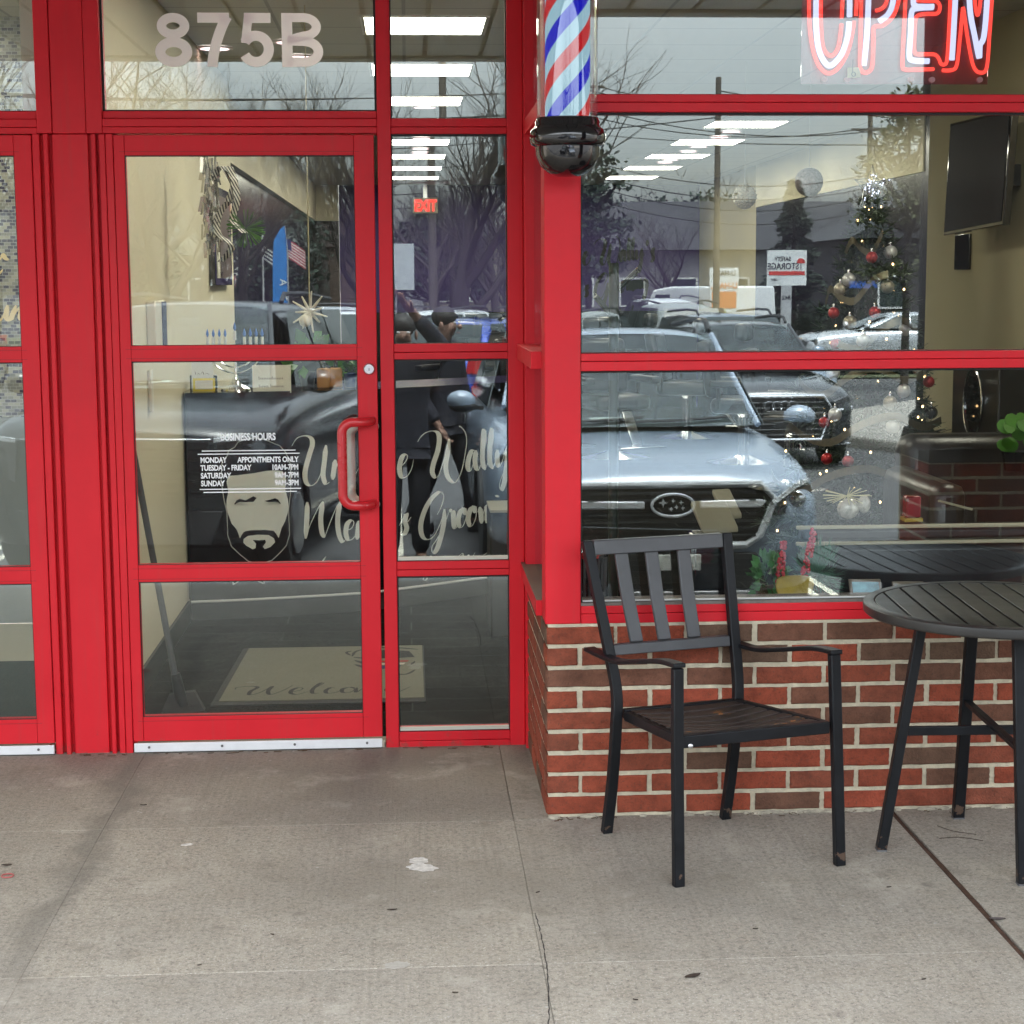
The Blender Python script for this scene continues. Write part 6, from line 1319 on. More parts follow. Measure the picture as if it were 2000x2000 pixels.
# black full size SUV left of it
BLKP = mat('black_car_paint', (.018,.021,.024), .2, spec=.5, coat=.4)
t, L2, w, hd = car('parked_car', 'black full size SUV parked nose in before the entrance door, mirrored in the glass', BLKP, 5.2, 2.04, 1.90, 1.14)
gp = front_panel(t, 'grille', [(-.62,.98),(.62,.98),(.58,.62),(-.58,.62)], mat('grille_black', (.01,.01,.011), .4), L2, w, .03, .0)
b = MB()
for z in (.93,.86,.79,.72,.66): b.bar((-.60,L2+.012,z),(.60,L2+.012,z),.016,.018)
b.build('grille_slat', BLACKP, gp, smooth=0)
front_panel(t, 'chrome_wing', [(-.64,1.0),(.64,1.0),(.64,.985),(-.64,.985)], mat('dull_chrome', (.42,.43,.44), .2, metal=.9), L2, w, .02, .02)
for s_ in (1, -1):
    h = front_panel(t, 'headlight', [(s_*.66,1.0),(s_*.88,1.015),(s_*.90,.90),(s_*.87,.74),(s_*.68,.70)], LENS, L2, w, .035, .0, bevel=.012)
    front_panel(t, 'light_strip', [(s_*.66,1.005),(s_*.89,1.02),(s_*.895,.985),(s_*.66,.975)], LED, L2, w, .012, .06, h, .003)
front_panel(t, 'lower_intake', [(-.70,.52),(.70,.52),(.62,.30),(-.62,.30)], TRIM, L2, w, .035, 0.)
t.location = (-1.92+L2*.13, -4.62-L2*.99, -.40); t.rotation_euler = (.012, 0, .13)
# black luxury SUV with four rings behind
DKP = mat('graphite_car_paint', (.035,.038,.043), .15, metal=.4, coat=1.)
t, L2, w, hd = car('parked_car', 'dark SUV with four chrome rings on its grille, mirrored in the bay window', DKP, 4.68, 1.90, 1.66, .98)
AG = [(-.50,.86),(.50,.86),(.60,.72),(.48,.36),(-.48,.36),(-.60,.72)]
gp = front_panel(t, 'grille', AG, mat('grille_black', (.01,.01,.011), .4), L2, w, .03, 0.); chrome_loop(t, AG, .024, L2, w, par=gp)
b = MB()
for k in range(7): z = .42+.062*k; b.bar((-.50,L2+.02,z),(.50,L2+.02,z),.012,.012)
b.build('grille_slat', mat('dull_chrome', (.42,.43,.44), .2, metal=.9), gp, smooth=0)
b = MB()
for k in range(4): x = -.135+.09*k; b.tube([(x+.058*math.cos(2*PI*q/28), L2+.05, .745+.058*math.sin(2*PI*q/28)) for q in range(28)], .0075, 6, closed=True)
b.build('ring_emblem', CHROME, gp)
for s_ in (1, -1):
    h = front_panel(t, 'headlight', [(s_*.62,.80),(s_*.82,.86),(s_*.86,.80),(s_*.83,.68),(s_*.64,.66)], LENS, L2, w, .06, 0., bevel=.01); front_panel(t, 'light_strip', [(s_*.64,.68),(s_*.88,.70),(s_*.90,.73),(s_*.66,.71)], LED, L2, w, .012, .062, h, .003)
    front_panel(t, 'side_intake', [(s_*.62,.55),(s_*.90,.58),(s_*.88,.36),(s_*.60,.33)], BLACKP, L2, w, .03, 0.); front_panel(t, 'chrome_blade', [(s_*.62,.58),(s_*.90,.61),(s_*.90,.585),(s_*.62,.555)], CHROME, L2, w, .02, .03)
front_panel(t, 'lower_blade', [(-.88,.30),(.88,.30),(.88,.275),(-.88,.275)], CHROME, L2, w, .03, 0.)
t.location = (4.15, -14.5-L2, -.50); t.rotation_euler.z = -.03
# further cars
def paint(n, c, metal=.4): return mat(n, c, .2, metal=metal, coat=1.)
FAR = [('blue hatchback parked beyond the two people, mirrored in the sidelight', paint('blue_paint',(.02,.06,.36)), 1.55, -21, PI+.5, 'suv', 1.6, 4.3),
 ('white crossover parked beside the blue hatchback, mirrored in the sidelight', paint('white_paint',(.62,.64,.66),.0), 1.2, -26.0, PI+.55, 'suv', 1.65, 4.5),
 ('light grey SUV in the row behind the blue hatchback', paint('grey_paint',(.32,.34,.36)), 2.9, -23.5, PI+.5, 'suv', 1.7, 4.6),
 ('white SUV in the second row, mirrored at the right side of the door', paint('white_paint',(.62,.64,.66),.0), -.95, -19.5, .1, 'suv', 1.72, 4.7),
 ('silver estate car far back, mirrored above the white SUV', paint('silver_paint',(.45,.47,.49)), -2.2, -33, PI/2, 'suv', 1.62, 4.7),
 ('grey SUV with red tail lamps seen from behind, mirrored in the upper bay window', paint('grey_paint',(.32,.34,.36)), 5.25, -30, PI-.1, 'suv', 1.75, 4.6),
 ('white SUV beyond the grey SUV with red tail lamps', paint('white_paint',(.62,.64,.66),.0), 6.0, -37, PI-.1, 'suv', 1.8, 4.8),
 ('white sedan at the left edge of the bay window mirror image', paint('white_paint',(.62,.64,.66),.0), 2.6, -18.6, .2, 'sedan', 1.45, 4.7),
 ('grey blue crossover behind the dark SUV with rings', paint('bluegrey_paint',(.16,.20,.25)), 5.0, -21.6, -.15, 'suv', 1.68, 4.6),
 ('black estate car far left in the back row', paint('black_paint',(.015,.015,.018)), -5.6, -28, .1, 'suv', 1.6, 4.6),
 ('maroon sedan in the back row by the flower shop', paint('maroon_paint',(.12,.012,.016)), -9.5, -29, .1, 'sedan', 1.45, 4.6),
 ('silver sedan to the far right on the road', paint('silver_paint',(.45,.47,.49)), 11.5, -36, PI/2, 'sedan', 1.45, 4.6)]
for lab, p, x, y, rz, st, h, L_ in FAR:
    t, L2, w, hd = car('parked_car', lab, p, L_, 1.82, h, .96, st, False, st == 'suv', trim=False)
    for s_ in (1, -1): front_panel(t, 'headlight', [(s_*.58,.78),(s_*.85,.86),(s_*.86,.72),(s_*.60,.68)], LENS, L2, w, .05, 0.)
    front_panel(t, 'grille', [(-.48,.82),(.48,.82),(.44,.52),(-.44,.52)], TRIM, L2, w, .03, 0.)
    t.location = (x, y, -.5); t.rotation_euler.z = rz
# white rental van with red flames
VN = thing('box_van', 'white rental pickup van with red flash stripes along its side', 'van', (0,0,0))
VW = mat('van_white', (.66,.67,.68), .35)
b = MB(); b.loft([[V((-.95,y,.35)),V((.95,y,.35)),V((.95,y,z*.55)),V((.85,y,z)),V((-.85,y,z)),V((-.95,y,z*.55))] for y, z in ((2.7,.95),(2.5,1.1),(1.7,1.2),(1.1,1.95),(.2,2.05),(-2.6,2.05))]); b.build('body', VW, VN, bevel=.05)
for s_ in (-1, 1):
    for yy in (1.75, -1.7): b = MB(); b.lathe([(.15,-.12),(.36,-.12),(.36,.12),(.15,.12)], (s_*.86,yy,.36), 20, 'x'); b.build('wheel', TYRE, VN)
    b = MB()
    for k in range(5): z = .75+.13*k; b.prism([(s_*.955,2.3,z),(s_*.955,-.8-.3*k,z+.16),(s_*.955,1.2,z+.055)], (s_*.004,0,0))
    b.build('red_flash', mat('flash_red', (.5,.02,.02), .4), VN, smooth=0); b = MB(); b.prism([(s_*.905,1.15,1.25),(s_*.905,.25,1.25),(s_*.86,.25,1.8),(s_*.87,.95,1.8)], (s_*.02,0,0)); b.build('side_window', TINT, VN, smooth=0)
VN.location = (9.1, -50, -.5); VN.rotation_euler.z = 2.6

# ------------------------------------------------------------------ the two people between the cars
SKIN = mat('skin', (.22,.12,.085), .55); NAVY = mat('navy_coat', (.010,.011,.020), .85, vary=.2, vscale=20); DNM = mat('dark_trousers', (.008,.008,.012), .9); HAIR = mat('dark_hair', (.012,.009,.008), .6)
def skinmesh(name, verts, edges, rad, m, parent, root=0, sub=2):
    me = bpy.data.meshes.new(name); me.from_pydata([tuple(v) for v in verts], edges, []); me.materials.append(m)
    o = bpy.data.objects.new(name, me); COL.objects.link(o); q = o.modifiers.new('skin', 'SKIN'); q.use_smooth_shade = True
    for i, r in enumerate(rad): sv_ = me.skin_vertices[0].data[i]; sv_.radius = r if isinstance(r, tuple) else (r, r); sv_.use_root = (i == root)
    s = o.modifiers.new('sub', 'SUBSURF'); s.levels = s.render_levels = sub
    o.parent = parent; return o
def person(label, loc, rz, hands, k=1.0, lean=.0, head_turn=0., step=.0):
    """local frame: facing +Y, origin between the feet; hands = (left, right) wrist positions"""
    p = thing('person', label, 'person', (0,0,0)); H = 1.74*k
    hip = V((0,0,.92*k)); ch = V((0,lean*.5,1.28*k)); nk = V((0,lean*.8,1.48*k)); hd = V((0,lean+.03,1.60*k))
    vs = [hip, V((0,lean*.2,1.08*k)), ch, V((0,lean*.7,1.43*k)), nk]; ed = [(0,1),(1,2),(2,3),(3,4)]; ra = [(.15,.11),(.14,.10),(.17,.115),(.10,.08),.055]
    jv, je, jr = [V((0,0,.84*k))] + vs[:4], [(0,1),(1,2),(2,3),(3,4)], [(.18,.135),(.185,.14),(.178,.13),(.205,.145),(.12,.10)]
    tv, te, tr = [hip], [], [(.12,.10)]
    for s_, hnd in ((-1, hands[0]), (1, hands[1])):
        sh = V((s_*.185*k, lean*.65, 1.40*k)); el = V(hnd[0]); wr = V(hnd[1]); i = len(vs); vs += [sh, el, wr]; ed += [(3,i),(i,i+1),(i+1,i+2)]; ra += [.065,.045,.032]
        j = len(jv); jv += [sh, el, el.lerp(wr,.88)]; je += [(4,j),(j,j+1),(j+1,j+2)]; jr += [.088,.070,.056]
        d = (wr-el).normalized(); up = V((0,0,1)); sd = d.cross(up).normalized() if abs(d.z) < .95 else V((1,0,0)); nn = sd.cross(d)
        pal = wr + d*.075; i2 = len(vs); vs.append(pal); ed.append((i+2,i2)); ra.append((.042,.020))
        for f in range(4):
            q = pal + sd*(.030-.020*f) + d*.028; ln = (.036,.042,.040,.030)[f]; m_ = len(vs); vs += [q, q + d*ln + nn*.006, q + d*(ln+.022) + nn*.026]; ed += [(i2,m_),(m_,m_+1),(m_+1,m_+2)]; ra += [.0095,.0085,.0075]
        q = wr + d*.03 + sd*.036*s_; m_ = len(vs); vs += [q, q + d*.035 + sd*.022*s_ + nn*.01, q + d*.062 + sd*.018*s_ + nn*.02]; ed += [(i+2,m_),(m_,m_+1),(m_+1,m_+2)]; ra += [.013,.011,.009]
        kn = V((s_*.10, .04 + step*s_*.12, .48*k)); an = V((s_*.11, step*s_*.25 - .02, .09)); to = an + V((s_*.02,.16,-.055)); i = len(vs); hp = V((s_*.095,0,.86*k)); vs += [hp, kn, an, to]; ed += [(0,i),(i,i+1),(i+1,i+2),(i+2,i+3)]; ra += [.085,.055,.042,.035]
        j = len(tv); tv += [hp, kn, V((an.x,an.y,.10))]; te += [(0,j),(j,j+1),(j+1,j+2)]; tr += [.100,.080,.070]
    # head with nose, chin and ears on the same skeleton
    i = len(vs); T = Matrix.Rotation(head_turn, 3, 'Z'); vs += [hd, hd+V((0,0,.055)), hd + T@V((0,.060,-.055))]; ed += [(4,i),(i,i+1),(i,i+2)]; ra += [(.078,.088),(.072,.085),(.040,.036)]
    bd = skinmesh('body', vs, ed, ra, SKIN, p); skinmesh('jacket', jv, je, jr, NAVY, p, 1); skinmesh('trousers', tv, te, tr, DNM, p)
    def hp_(x, y, z): return hd + T@V((x*k, y*k, z*k))
    b = MB(); b.ball(hp_(0,.112,-.018), (.016,.024,.024), 8, 6); b.build('nose', SKIN, p)
    for s_ in (-1, 1):
        b = MB(); b.ball(hp_(s_*.033,.088,.012), (.013,.010,.009), 8, 6); b.build('eye', mat('eye_white', (.5,.5,.48), .3), p); b = MB(); b.ball(hp_(s_*.088,.0,-.01), (.012,.022,.034), 8, 6); b.build('ear', SKIN, p)
        b = MB(); b.loft([[V((s_*.11+x*.05, step*s_*.25+y, z)) for x, y in ((-1,-.08),(1,-.08),(1,.10),(.6,.19),(-.6,.19),(-1,.10))] for z in (.0,.05,.095)]); b.build('shoe', BLACKM, p, bevel=.015)
    b = MB(); b.bar(hp_(-.022,.098,-.062), hp_(.022,.098,-.062), .008, .007); b.build('mouth', mat('lips', (.30,.11,.10), .5), p)
    b = MB(); c = hp_(0,-.020,.055); b.ball(c, (.086*k,.098*k,.082*k), 16, 10); b.build('hair', HAIR, p); p.location = loc; p.rotation_euler.z = rz; return p
zg = lot_z(-5.6)
PH = person('person in a dark coat holding up a phone, mirrored in the sidelight', (.02, -5.58, zg), 0, (((-.30,.12,1.58),(-.13,.30,1.86)), ((.30,.14,1.56),(.06,.30,1.84))), 1.05)
b = MB(); b.box(-.125, -.035, -5.262, -5.254, 1.50, 1.655); ph = one(b, 'mobile_phone', BLACKP, 'black mobile phone held up in both hands by the person in the dark coat', 'phone', bevel=.004); b = MB(); b.box(-.12,-.085,-5.2538,-5.2515,1.595,1.645); b.build('camera_bump', mat('camera_glass', (.05,.05,.06), .1), ph, bevel=.001)
person('second person in a dark coat walking past the blue hatchback, face in profile', (.36, -7.6, lot_z(-7.6)), -1.1, (((-.24,-.10,1.14),(-.22,.06,.90)), ((.25,.05,1.14),(.22,.22,.93))), 1.08, step=1.)

# ------------------------------------------------------------------ trees, poles, wires and buildings across the road
BARK = mat('grey_brown_bark', (.035,.029,.025), .95, vary=.3, vscale=4)
def bare_tree(name, label, h, seed, spread=.55, levels=4, grp=None, r0=None):
    r_ = random.Random(seed); t = thing(name, label, 'tree', (0,0,0), grp); tr = MB(); cr = MB()
    def grow(p, d, l, r, lev):
        n = 4 if lev < 2 else 3; P = [p]; q = p; e = d
        for i in range(n):
            e = (e + V((r_.uniform(-1,1), r_.uniform(-1,1), r_.uniform(-.4,.6)))*(.16+.05*lev)).normalized(); q = q + e*l/n; P.append(q)
        (tr if lev == 0 else cr).tube(P, [r*(1-.55*i/n) for i in range(n+1)], 6 if lev < 2 else 3, caps=False)
        if lev >= levels: return
        k = (5,4,4,4,3)[lev]
        for j in range(k):
            f = .35 + .65*(j+r_.random()*.6)/k; i = min(n-1, int(f*n)); b0 = P[i].lerp(P[i+1], min(1., f*n-i)); a = r_.uniform(0, 2*PI)
            sd = V((math.cos(a), math.sin(a), .25)); nd = (e*(1-spread) + sd*spread + V((0,0,.18))).normalized(); grow(b0, nd, l*r_.uniform(.55,.78), r*.5*(1-.3*f), lev+1)
        grow(P[-1], (e+V((r_.uniform(-.3,.3), r_.uniform(-.3,.3), .1))).normalized(), l*.7, r*.42, lev+1)
    grow(V((0,0,0)), V((0,0,1)), h*.42, r0 or h*.030, 0)
    tr.build('trunk', BARK, t, smooth=60, fix=False); cr.build('crown', BARK, t, smooth=60, fix=False); return t
ROWL = 'bare leafless winter tree in the row beyond the car park'; ROWG = 'bare winter trees beyond the car park'
B = [bare_tree('bare_tree', ROWL, 9., 3, .5, grp=ROWG), bare_tree('bare_tree', ROWL, 10., 8, .6, grp=ROWG), bare_tree('bare_tree', ROWL, 8.5, 21, .45, grp=ROWG)]
spots = [(-18,-56,1.1),(-13.6,-60,1.2),(-10.2,-63,1.1),(-7.2,-55,1.0),(-1.9,-62,1.05),(2.3,-61,.85),(4.9,-70,.6),(10.6,-66,.55),(17.3,-66,.6),(24,-62,.7),(-16,-62,1.3),(-12.5,-70,1.2),(-9,-58,1.0),(-6.0,-66,1.15),(-3.2,-60,1.0),(-.8,-68,1.2),(1.4,-56,.7),(3.4,-66,.6),(6.2,-72,.6),(9.0,-76,.62),(12,-72,.6),(15.5,-78,.65),(19.5,-74,.65),(22.5,-70,.7),(-20,-60,1.2),(-24,-66,1.2),(26,-74,.7),(-4.6,-44,.72),(2.9,-46,.6)]
for i, (x, y, s) in enumerate(spots):
    if i < 3: o = B[i]; o.location = (x, y, -.5); o.scale = (s,)*3
    else: o = dup(B[i % 3], (x, y, -.5), rnd.uniform(0, 6), scale=s)
BIGT = bare_tree('bare_tree', 'large spreading bare tree nearest the car park, mirrored at the upper left of the door', 7.4, 44, .68, 5, r0=.30); BIGT.location = (-5.0, -31, -.5)
BT2 = dup(B[1], (1.55, -30, -.5), 1.0, 'bare tree with a straight trunk mirrored at the right of the sidelight', .85)
del BT2['group']
def evergreen(name, label, h, r, seed, m, cone=True, n=900, ls=.38):
    r_ = random.Random(seed); t = thing(name, label, 'tree', (0,0,0)); b = MB(); tr = MB(); tr.tube([(0,0,0),(0,0,h*.55),(0,0,h*.95)], [r*.09,r*.06,.02], 6); 
    for j in range(26 if not cone else 0):
        a = r_.uniform(0,2*PI); z0 = h*r_.uniform(.25,.7); tr.tube([(0,0,z0),(r*.75*math.cos(a), r*.75*math.sin(a), z0+h*r_.uniform(.05,.25))], [.06,.02], 4)
    tr.build('trunk', BARK, t); cl = [(r_.uniform(0,2*PI), r_.random()**.6, r_.uniform(.22,1)) for _ in range(60)]
    for i in range(n):
        if cone: z = h*(.08+.92*r_.random()); R = r*(1-z/h)**.8*(.75+.35*math.sin(z*6+r_.random()*2)); a = r_.uniform(0,2*PI); q = r_.random()**.4; p = V((R*q*math.cos(a), R*q*math.sin(a), z)); d = V((math.cos(a), math.sin(a), r_.uniform(-.5,.2)))
        else: a, q, zz = cl[i % 60]; c = V((r*q*math.cos(a)*math.sqrt(max(.1,1-(2*zz-1.1)**2)), r*q*math.sin(a)*math.sqrt(max(.1,1-(2*zz-1.1)**2)), h*(.2+.78*zz))); p = c + V((r_.gauss(0,.16)*r, r_.gauss(0,.16)*r, r_.gauss(0,.10)*r)); d = V((r_.uniform(-1,1), r_.uniform(-1,1), r_.uniform(-.4,.8)))
        d.normalize(); s_ = d.cross(V((r_.uniform(-1,1), r_.uniform(-1,1), r_.uniform(-1,1)))).normalized(); l = ls*r_.uniform(.5,1.3)
        b.add([p, p+d*l*.5+s_*l*.28, p+d*l, p+d*l*.5-s_*l*.28], [(0,1,2,3)])
    b.build('crown', m, t, smooth=0, fix=False); return t
DG = mat('dark_evergreen', (.016,.030,.018), .8, vary=.4, vscale=1.2); OG = mat('olive_evergreen', (.050,.055,.022), .8, vary=.4, vscale=1.)
for lab, h, r, sd, m, cone, n, x, y, ls in (('dark conical fir behind the storage sign', 5.8, 1.45, 1, DG, True, 5000, 13.9, -58, .22), ('broad dark evergreen tree mirrored beside the barber pole', 6.2, 1.3, 2, DG, False, 3500, 5.45, -48, .2), ('olive leaved tall tree mirrored before the wall television', 5.9, 1.0, 3, OG, False, 5000, 9.9, -29.5, .12), ('low dark evergreen right of the bay window post', 6.0, 2.6, 4, DG, False, 3000, 11.0, -78, .3), ('second low evergreen beside the pale utility pole', 6.4, 2.4, 5, DG, False, 3000, 14.4, -82, .3), ('rounded dark evergreen mirrored at the back of the sidelight', 4.6, 2.2, 6, DG, False, 2500, 1.6, -62, .26), ('tall dark evergreen behind the blue feather flag', 4.6, 2.0, 7, DG, False, 3000, -4.9, -56, .26), ('dark evergreen thicket tree left of the flower shop', 3.6, 2.0, 8, DG, False, 2500, -9.5, -52, .28)):
    t = evergreen('evergreen_tree', lab, h, r, sd, m, cone, n, ls); t.location = (x, y, -.5)
t = thing('distant_wood', 'hazy brown wood of bare trees along the horizon', 'wood', (0,0,0)); COL.objects.unlink(t); bpy.data.objects.remove(t)
b = MB(); r_ = random.Random(77)
for i in range(30000):
    x = r_.uniform(-75,75); y = -96 - r_.random()*10; h = 9.5*(.6+.45*noise.noise((x*.12,0,3))+.35*r_.random()**2); z = -.5 + h*r_.random(); d = V((r_.uniform(-1,1), r_.uniform(-.4,.4), 1)).normalized()*r_.uniform(.35,.9); s_ = V((r_.uniform(.012,.05),0,0))
    b.add([(x,y,z), V((x,y,z))+s_, V((x,y,z))+s_*.3+d, V((x,y,z))+d], [(0,1,2,3)])
tag(one(b, 'distant_wood', mat('winter_twigs', (.060,.050,.045), .95, vary=.3, vscale=.3), 'brown wood of bare trees along the horizon, mirrored in the windows', 'wood', smooth=0, fix=False), kind='stuff')
POLEM = mat('weathered_pole', (.09,.078,.066), .9, vary=.2, vscale=2)
def pole(label, x, y, h, r, arms=True, m=POLEM, lamp=False):
    t = thing('utility_pole', label, 'utility pole', (x,y,-.5)); b = MB(); b.tube([(x,y,-.5),(x,y,h)], [r,r*.75], 10); b.build('shaft', m, t)
    if arms: b = MB(); b.bar((x-1.1,y+.1,h-.5),(x+1.1,y+.1,h-.5),.10,.10); b.bar((x-.8,y+.1,h-1.3),(x+.8,y+.1,h-1.3),.09,.09); b.build('crossarm', m, t)
    if arms: b = MB(); b.lathe([(.18,h-2.6),(.2,h-2.5),(.2,h-1.9),(.16,h-1.8)], (x+.3,y+.2,0), 12); b.build('transformer', mat('transformer_grey', (.3,.31,.32), .5), t)
    return t
pole('tall pale utility pole mirrored in the middle of the bay window', 7.15, -35.5, 6.3, .085, False); pole('utility pole with crossarms mirrored by the barber pole cap', 6.5, -63, 9.6, .14); pole('thin utility pole mirrored behind the Christmas tree', 19.2, -68, 9.2, .13); pole('dark utility pole mirrored in the middle of the sidelight', .85, -33, 7.2, .10, False); pole('far right utility pole by the gabled house', 30, -66, 9.4, .14); pole('far left utility pole by the flower shop', -24, -60, 9.6, .14)
b = MB(); WPT = [(-60,-58,9.2),(-24,-60,9.1),(6.5,-63,9.1),(19.2,-68,8.7),(30,-66,8.9),(70,-62,9.2)]
for dz, dx in ((0,0),(0,.8),(0,-.8),(-.8,.6),(-.8,-.6),(-2.6,0),(-3.1,.1),(-3.5,0),(-4.0,.1)):
    P = []
    for (x0,y0,z0), (x1,y1,z1) in zip(WPT, WPT[1:]):
        for i in range(10): f = i/10; P.append((x0+(x1-x0)*f+dx, y0+(y1-y0)*f+dx*.3, z0+(z1-z0)*f+dz-.9*4*f*(1-f)*(.6+.1*abs(dz))))
    b.tube(P, .020, 4, caps=False)
one(b, 'overhead_wires', mat('wire_black', (.02,.02,.02), .8), 'bundle of sagging overhead wires strung between the utility poles', 'power lines')
b = MB()
for (x0,y0,z0),(x1,y1,z1) in (((6.5,-63,8.2),(-6,-20,3.6)),((6.5,-63,7.4),(16,-24,4.2)),((7.15,-35.5,6.0),(20,-30,4.4)),((7.15,-35.5,5.4),(-14,-40,5.0)),((19.2,-68,8),(9,-20,5.))):
    b.tube([(x0+(x1-x0)*i/12, y0+(y1-y0)*i/12, z0+(z1-z0)*i/12-1.6*(i/12)*(1-i/12)) for i in range(13)], .014, 4, caps=False)
one(b, 'service_wires', mat('wire_black', (.02,.02,.02), .8), 'loose service wires crossing in front of the main overhead lines', 'power lines')
def house(name, label, x, y, w, d, h, rh, wm, rm, axis='x', nwin=4, doors=1):
    t = thing(name, label, 'building', (x,y,-.5)); b = MB(); b.box(x-w/2,x+w/2,y-d/2,y+d/2,-.5,h); b.build('wall', wm, t, smooth=0); b = MB(); e = .35
    if axis == 'x': b.prism([(x-w/2-e,y-d/2-e,h+.02),(x-w/2-e,y+d/2+e,h+.02),(x-w/2-e,y,h+rh)], (w+2*e,0,0))
    else: b.prism([(x-w/2-e,y+d/2+e,h+.02),(x+w/2+e,y+d/2+e,h+.02),(x,y+d/2+e,h+rh)], (0,-d-2*e,0))
    b.build('roof', rm, t, smooth=0); yf = y + d/2
    for i in range(nwin):
        xx = x - w/2 + w*(i+.5)/nwin; b = MB(); b.box(xx-.55,xx+.55,yf+.005,yf+.06,.7,1.9); f = b.build('window', mat('window_frame_white', (.6,.6,.58), .5), t, smooth=0); b = MB(); b.box(xx-.47,xx+.47,yf+.0605,yf+.075,.78,1.82); b.build('window_pane', TINT, f, smooth=0)
    return t
SHG = mat('grey_shingles', (.030,.031,.034), .9, vary=.2, vscale=3); BRW = mat('brown_siding', (.075,.050,.036), .85, vary=.2, vscale=1); WHS = mat('pale_siding', (.17,.17,.165), .8); DGW = mat('dark_siding', (.045,.042,.042), .85)
house('house', 'dark gabled house mirrored behind the Christmas tree star', 21.5, -62, 11, 9, 3.2, 2.9, DGW, SHG, 'y', 4); house('house', 'long low house with grey shingle roof mirrored left of the fir', 12.6, -72, 13, 8, 3.0, 2.2, WHS, SHG, 'x', 6); house('house', 'brown gabled house mirrored in the middle of the door glass', -4.6, -86, 8, 8, 3.4, 2.6, BRW, mat('brown_shingles', (.05,.035,.03), .9), 'y', 3)
WBD = house('shop_building', 'long pale flat fronted shop beyond the car park, mirrored beside the coat stand', 7.6, -84, 12, 10, 3.9, .5, mat('tan_stucco', (.22,.195,.16), .85), SHG, 'x', 7)
FSH = house('flower_shop', 'dark low flower shop with a white sign band above its front', -9.4, -78, 10, 7, 2.9, 1.6, DGW, mat('green_grey_roof', (.055,.06,.05), .9), 'x', 3)
def board(name, label, x, y, z0, z1, w, m, rows, cat='sign', posts=(-.3,.3), pm=None, y2=0.):
    t = thing(name, label, cat, (x,y,-.5)); b = MB(); b.box(x-w/2,x+w/2,y-.08,y,z0,z1); b.build('panel', m, t, smooth=0)
    for px in posts: b = MB(); b.box(x+px*w-.05,x+px*w+.05,y-.12,y-.081,-.5,z1-.1); b.build('post', pm or TRIM, t, smooth=0)
    for s_, size, cx, z, mm, xs in rows:
        q = text(s_, size, size*.02, .004, xs, 'CENTER'); put(q, Matrix.Translation((x+cx,y+.008,z)) @ Matrix.Rotation(PI, 4, 'Z')); q.build('lettering', mm, t, smooth=0, fix=False)
    return t
RL = mat('sign_red', (.50,.04,.025), .5); KL = mat('sign_black', (.02,.02,.022), .5); WB_ = mat('sign_white', (.62,.64,.64), .5); ORG = mat('sign_orange', (.62,.20,.05), .5)
S_ = board('storage_sign', 'white roadside sign reading SAFETY STORAGE with a red umbrella and red band', 12.9, -54.5, 1.55, 2.75, 1.36, WB_, [('STORAGE',.30,-.13,2.10,KL,.82),('SAFETY',.20,-.15,2.38,KL,.85),('SELF',.10,-.45,1.72,KL,1),('842',.2,0,1.08,KL,1)], posts=())
b = MB(); b.box(12.28,13.52,-54.499,-54.488,1.90,2.03); b.build('red_band', RL, S_, smooth=0); b = MB(); b.box(12.72,13.08,-54.58,-54.5,-.5,1.549); b.build('pylon', mat('pylon_grey', (.36,.37,.38), .6), S_, smooth=0)
b = MB(); b.prism([(13.38+.15*math.cos(PI*k/12),-54.499,2.30+.17*math.sin(PI*k/12)) for k in range(13)], (0,.012,0)); b.build('umbrella', RL, S_, smooth=0); b = MB(); b.tube([(13.38,-54.49,2.30),(13.38,-54.49,2.10),(13.41,-54.49,2.09)], .012, 6); b.build('umbrella_handle', KL, S_)
U = board('rental_sign', 'pale rental office banner reading U-HAUL twice above an orange panel', 8.50, -42, .55, 2.05, .78, WB_, [('U-HAUL',.19,0,1.84,KL,.9),('U-HAUL',.22,0,1.50,ORG,.9)]); b = MB(); b.box(8.17,8.83,-41.999,-41.99,.98,1.42); b.build('orange_panel', ORG, U, smooth=0); b = MB(); b.box(8.19,8.55,-41.999,-41.99,.6,.92); b.build('green_panel', mat('sign_lime', (.35,.45,.05), .5), U, smooth=0)
board('flower_shop_sign', 'white sign band reading Flower House on the dark shop front', -7.6, -74.3, 2.25, 2.85, 3.4, WB_, [('Flower House',.50,0,2.38,KL,.85)], posts=()); board('message_board', 'white message board with red lettering BEAUTIFUL POINSETTIAS', -7.2, -73.6, 1.40, 2.1, 1.9, WB_, [('BEAUTIFUL',.30,0,1.80,RL,.9),('POINSETTIAS',.30,0,1.48,RL,.8)], posts=(-.4,.4))
board('street_sign', 'small blue street name sign beside the storage sign', 14.9, -52, 1.45, 1.68, .9, mat('sign_blue', (.03,.08,.30), .5), [('GREEN LN',.14,0,1.51,WB_,1.)][:0], posts=(0.,)); board('parking_sign', 'plain pale parking sign on a post mirrored above the two people', .05, -13.5, 1.55, 2.08, .30, mat('sign_back_grey', (.42,.45,.46), .5), [], posts=(0.,))
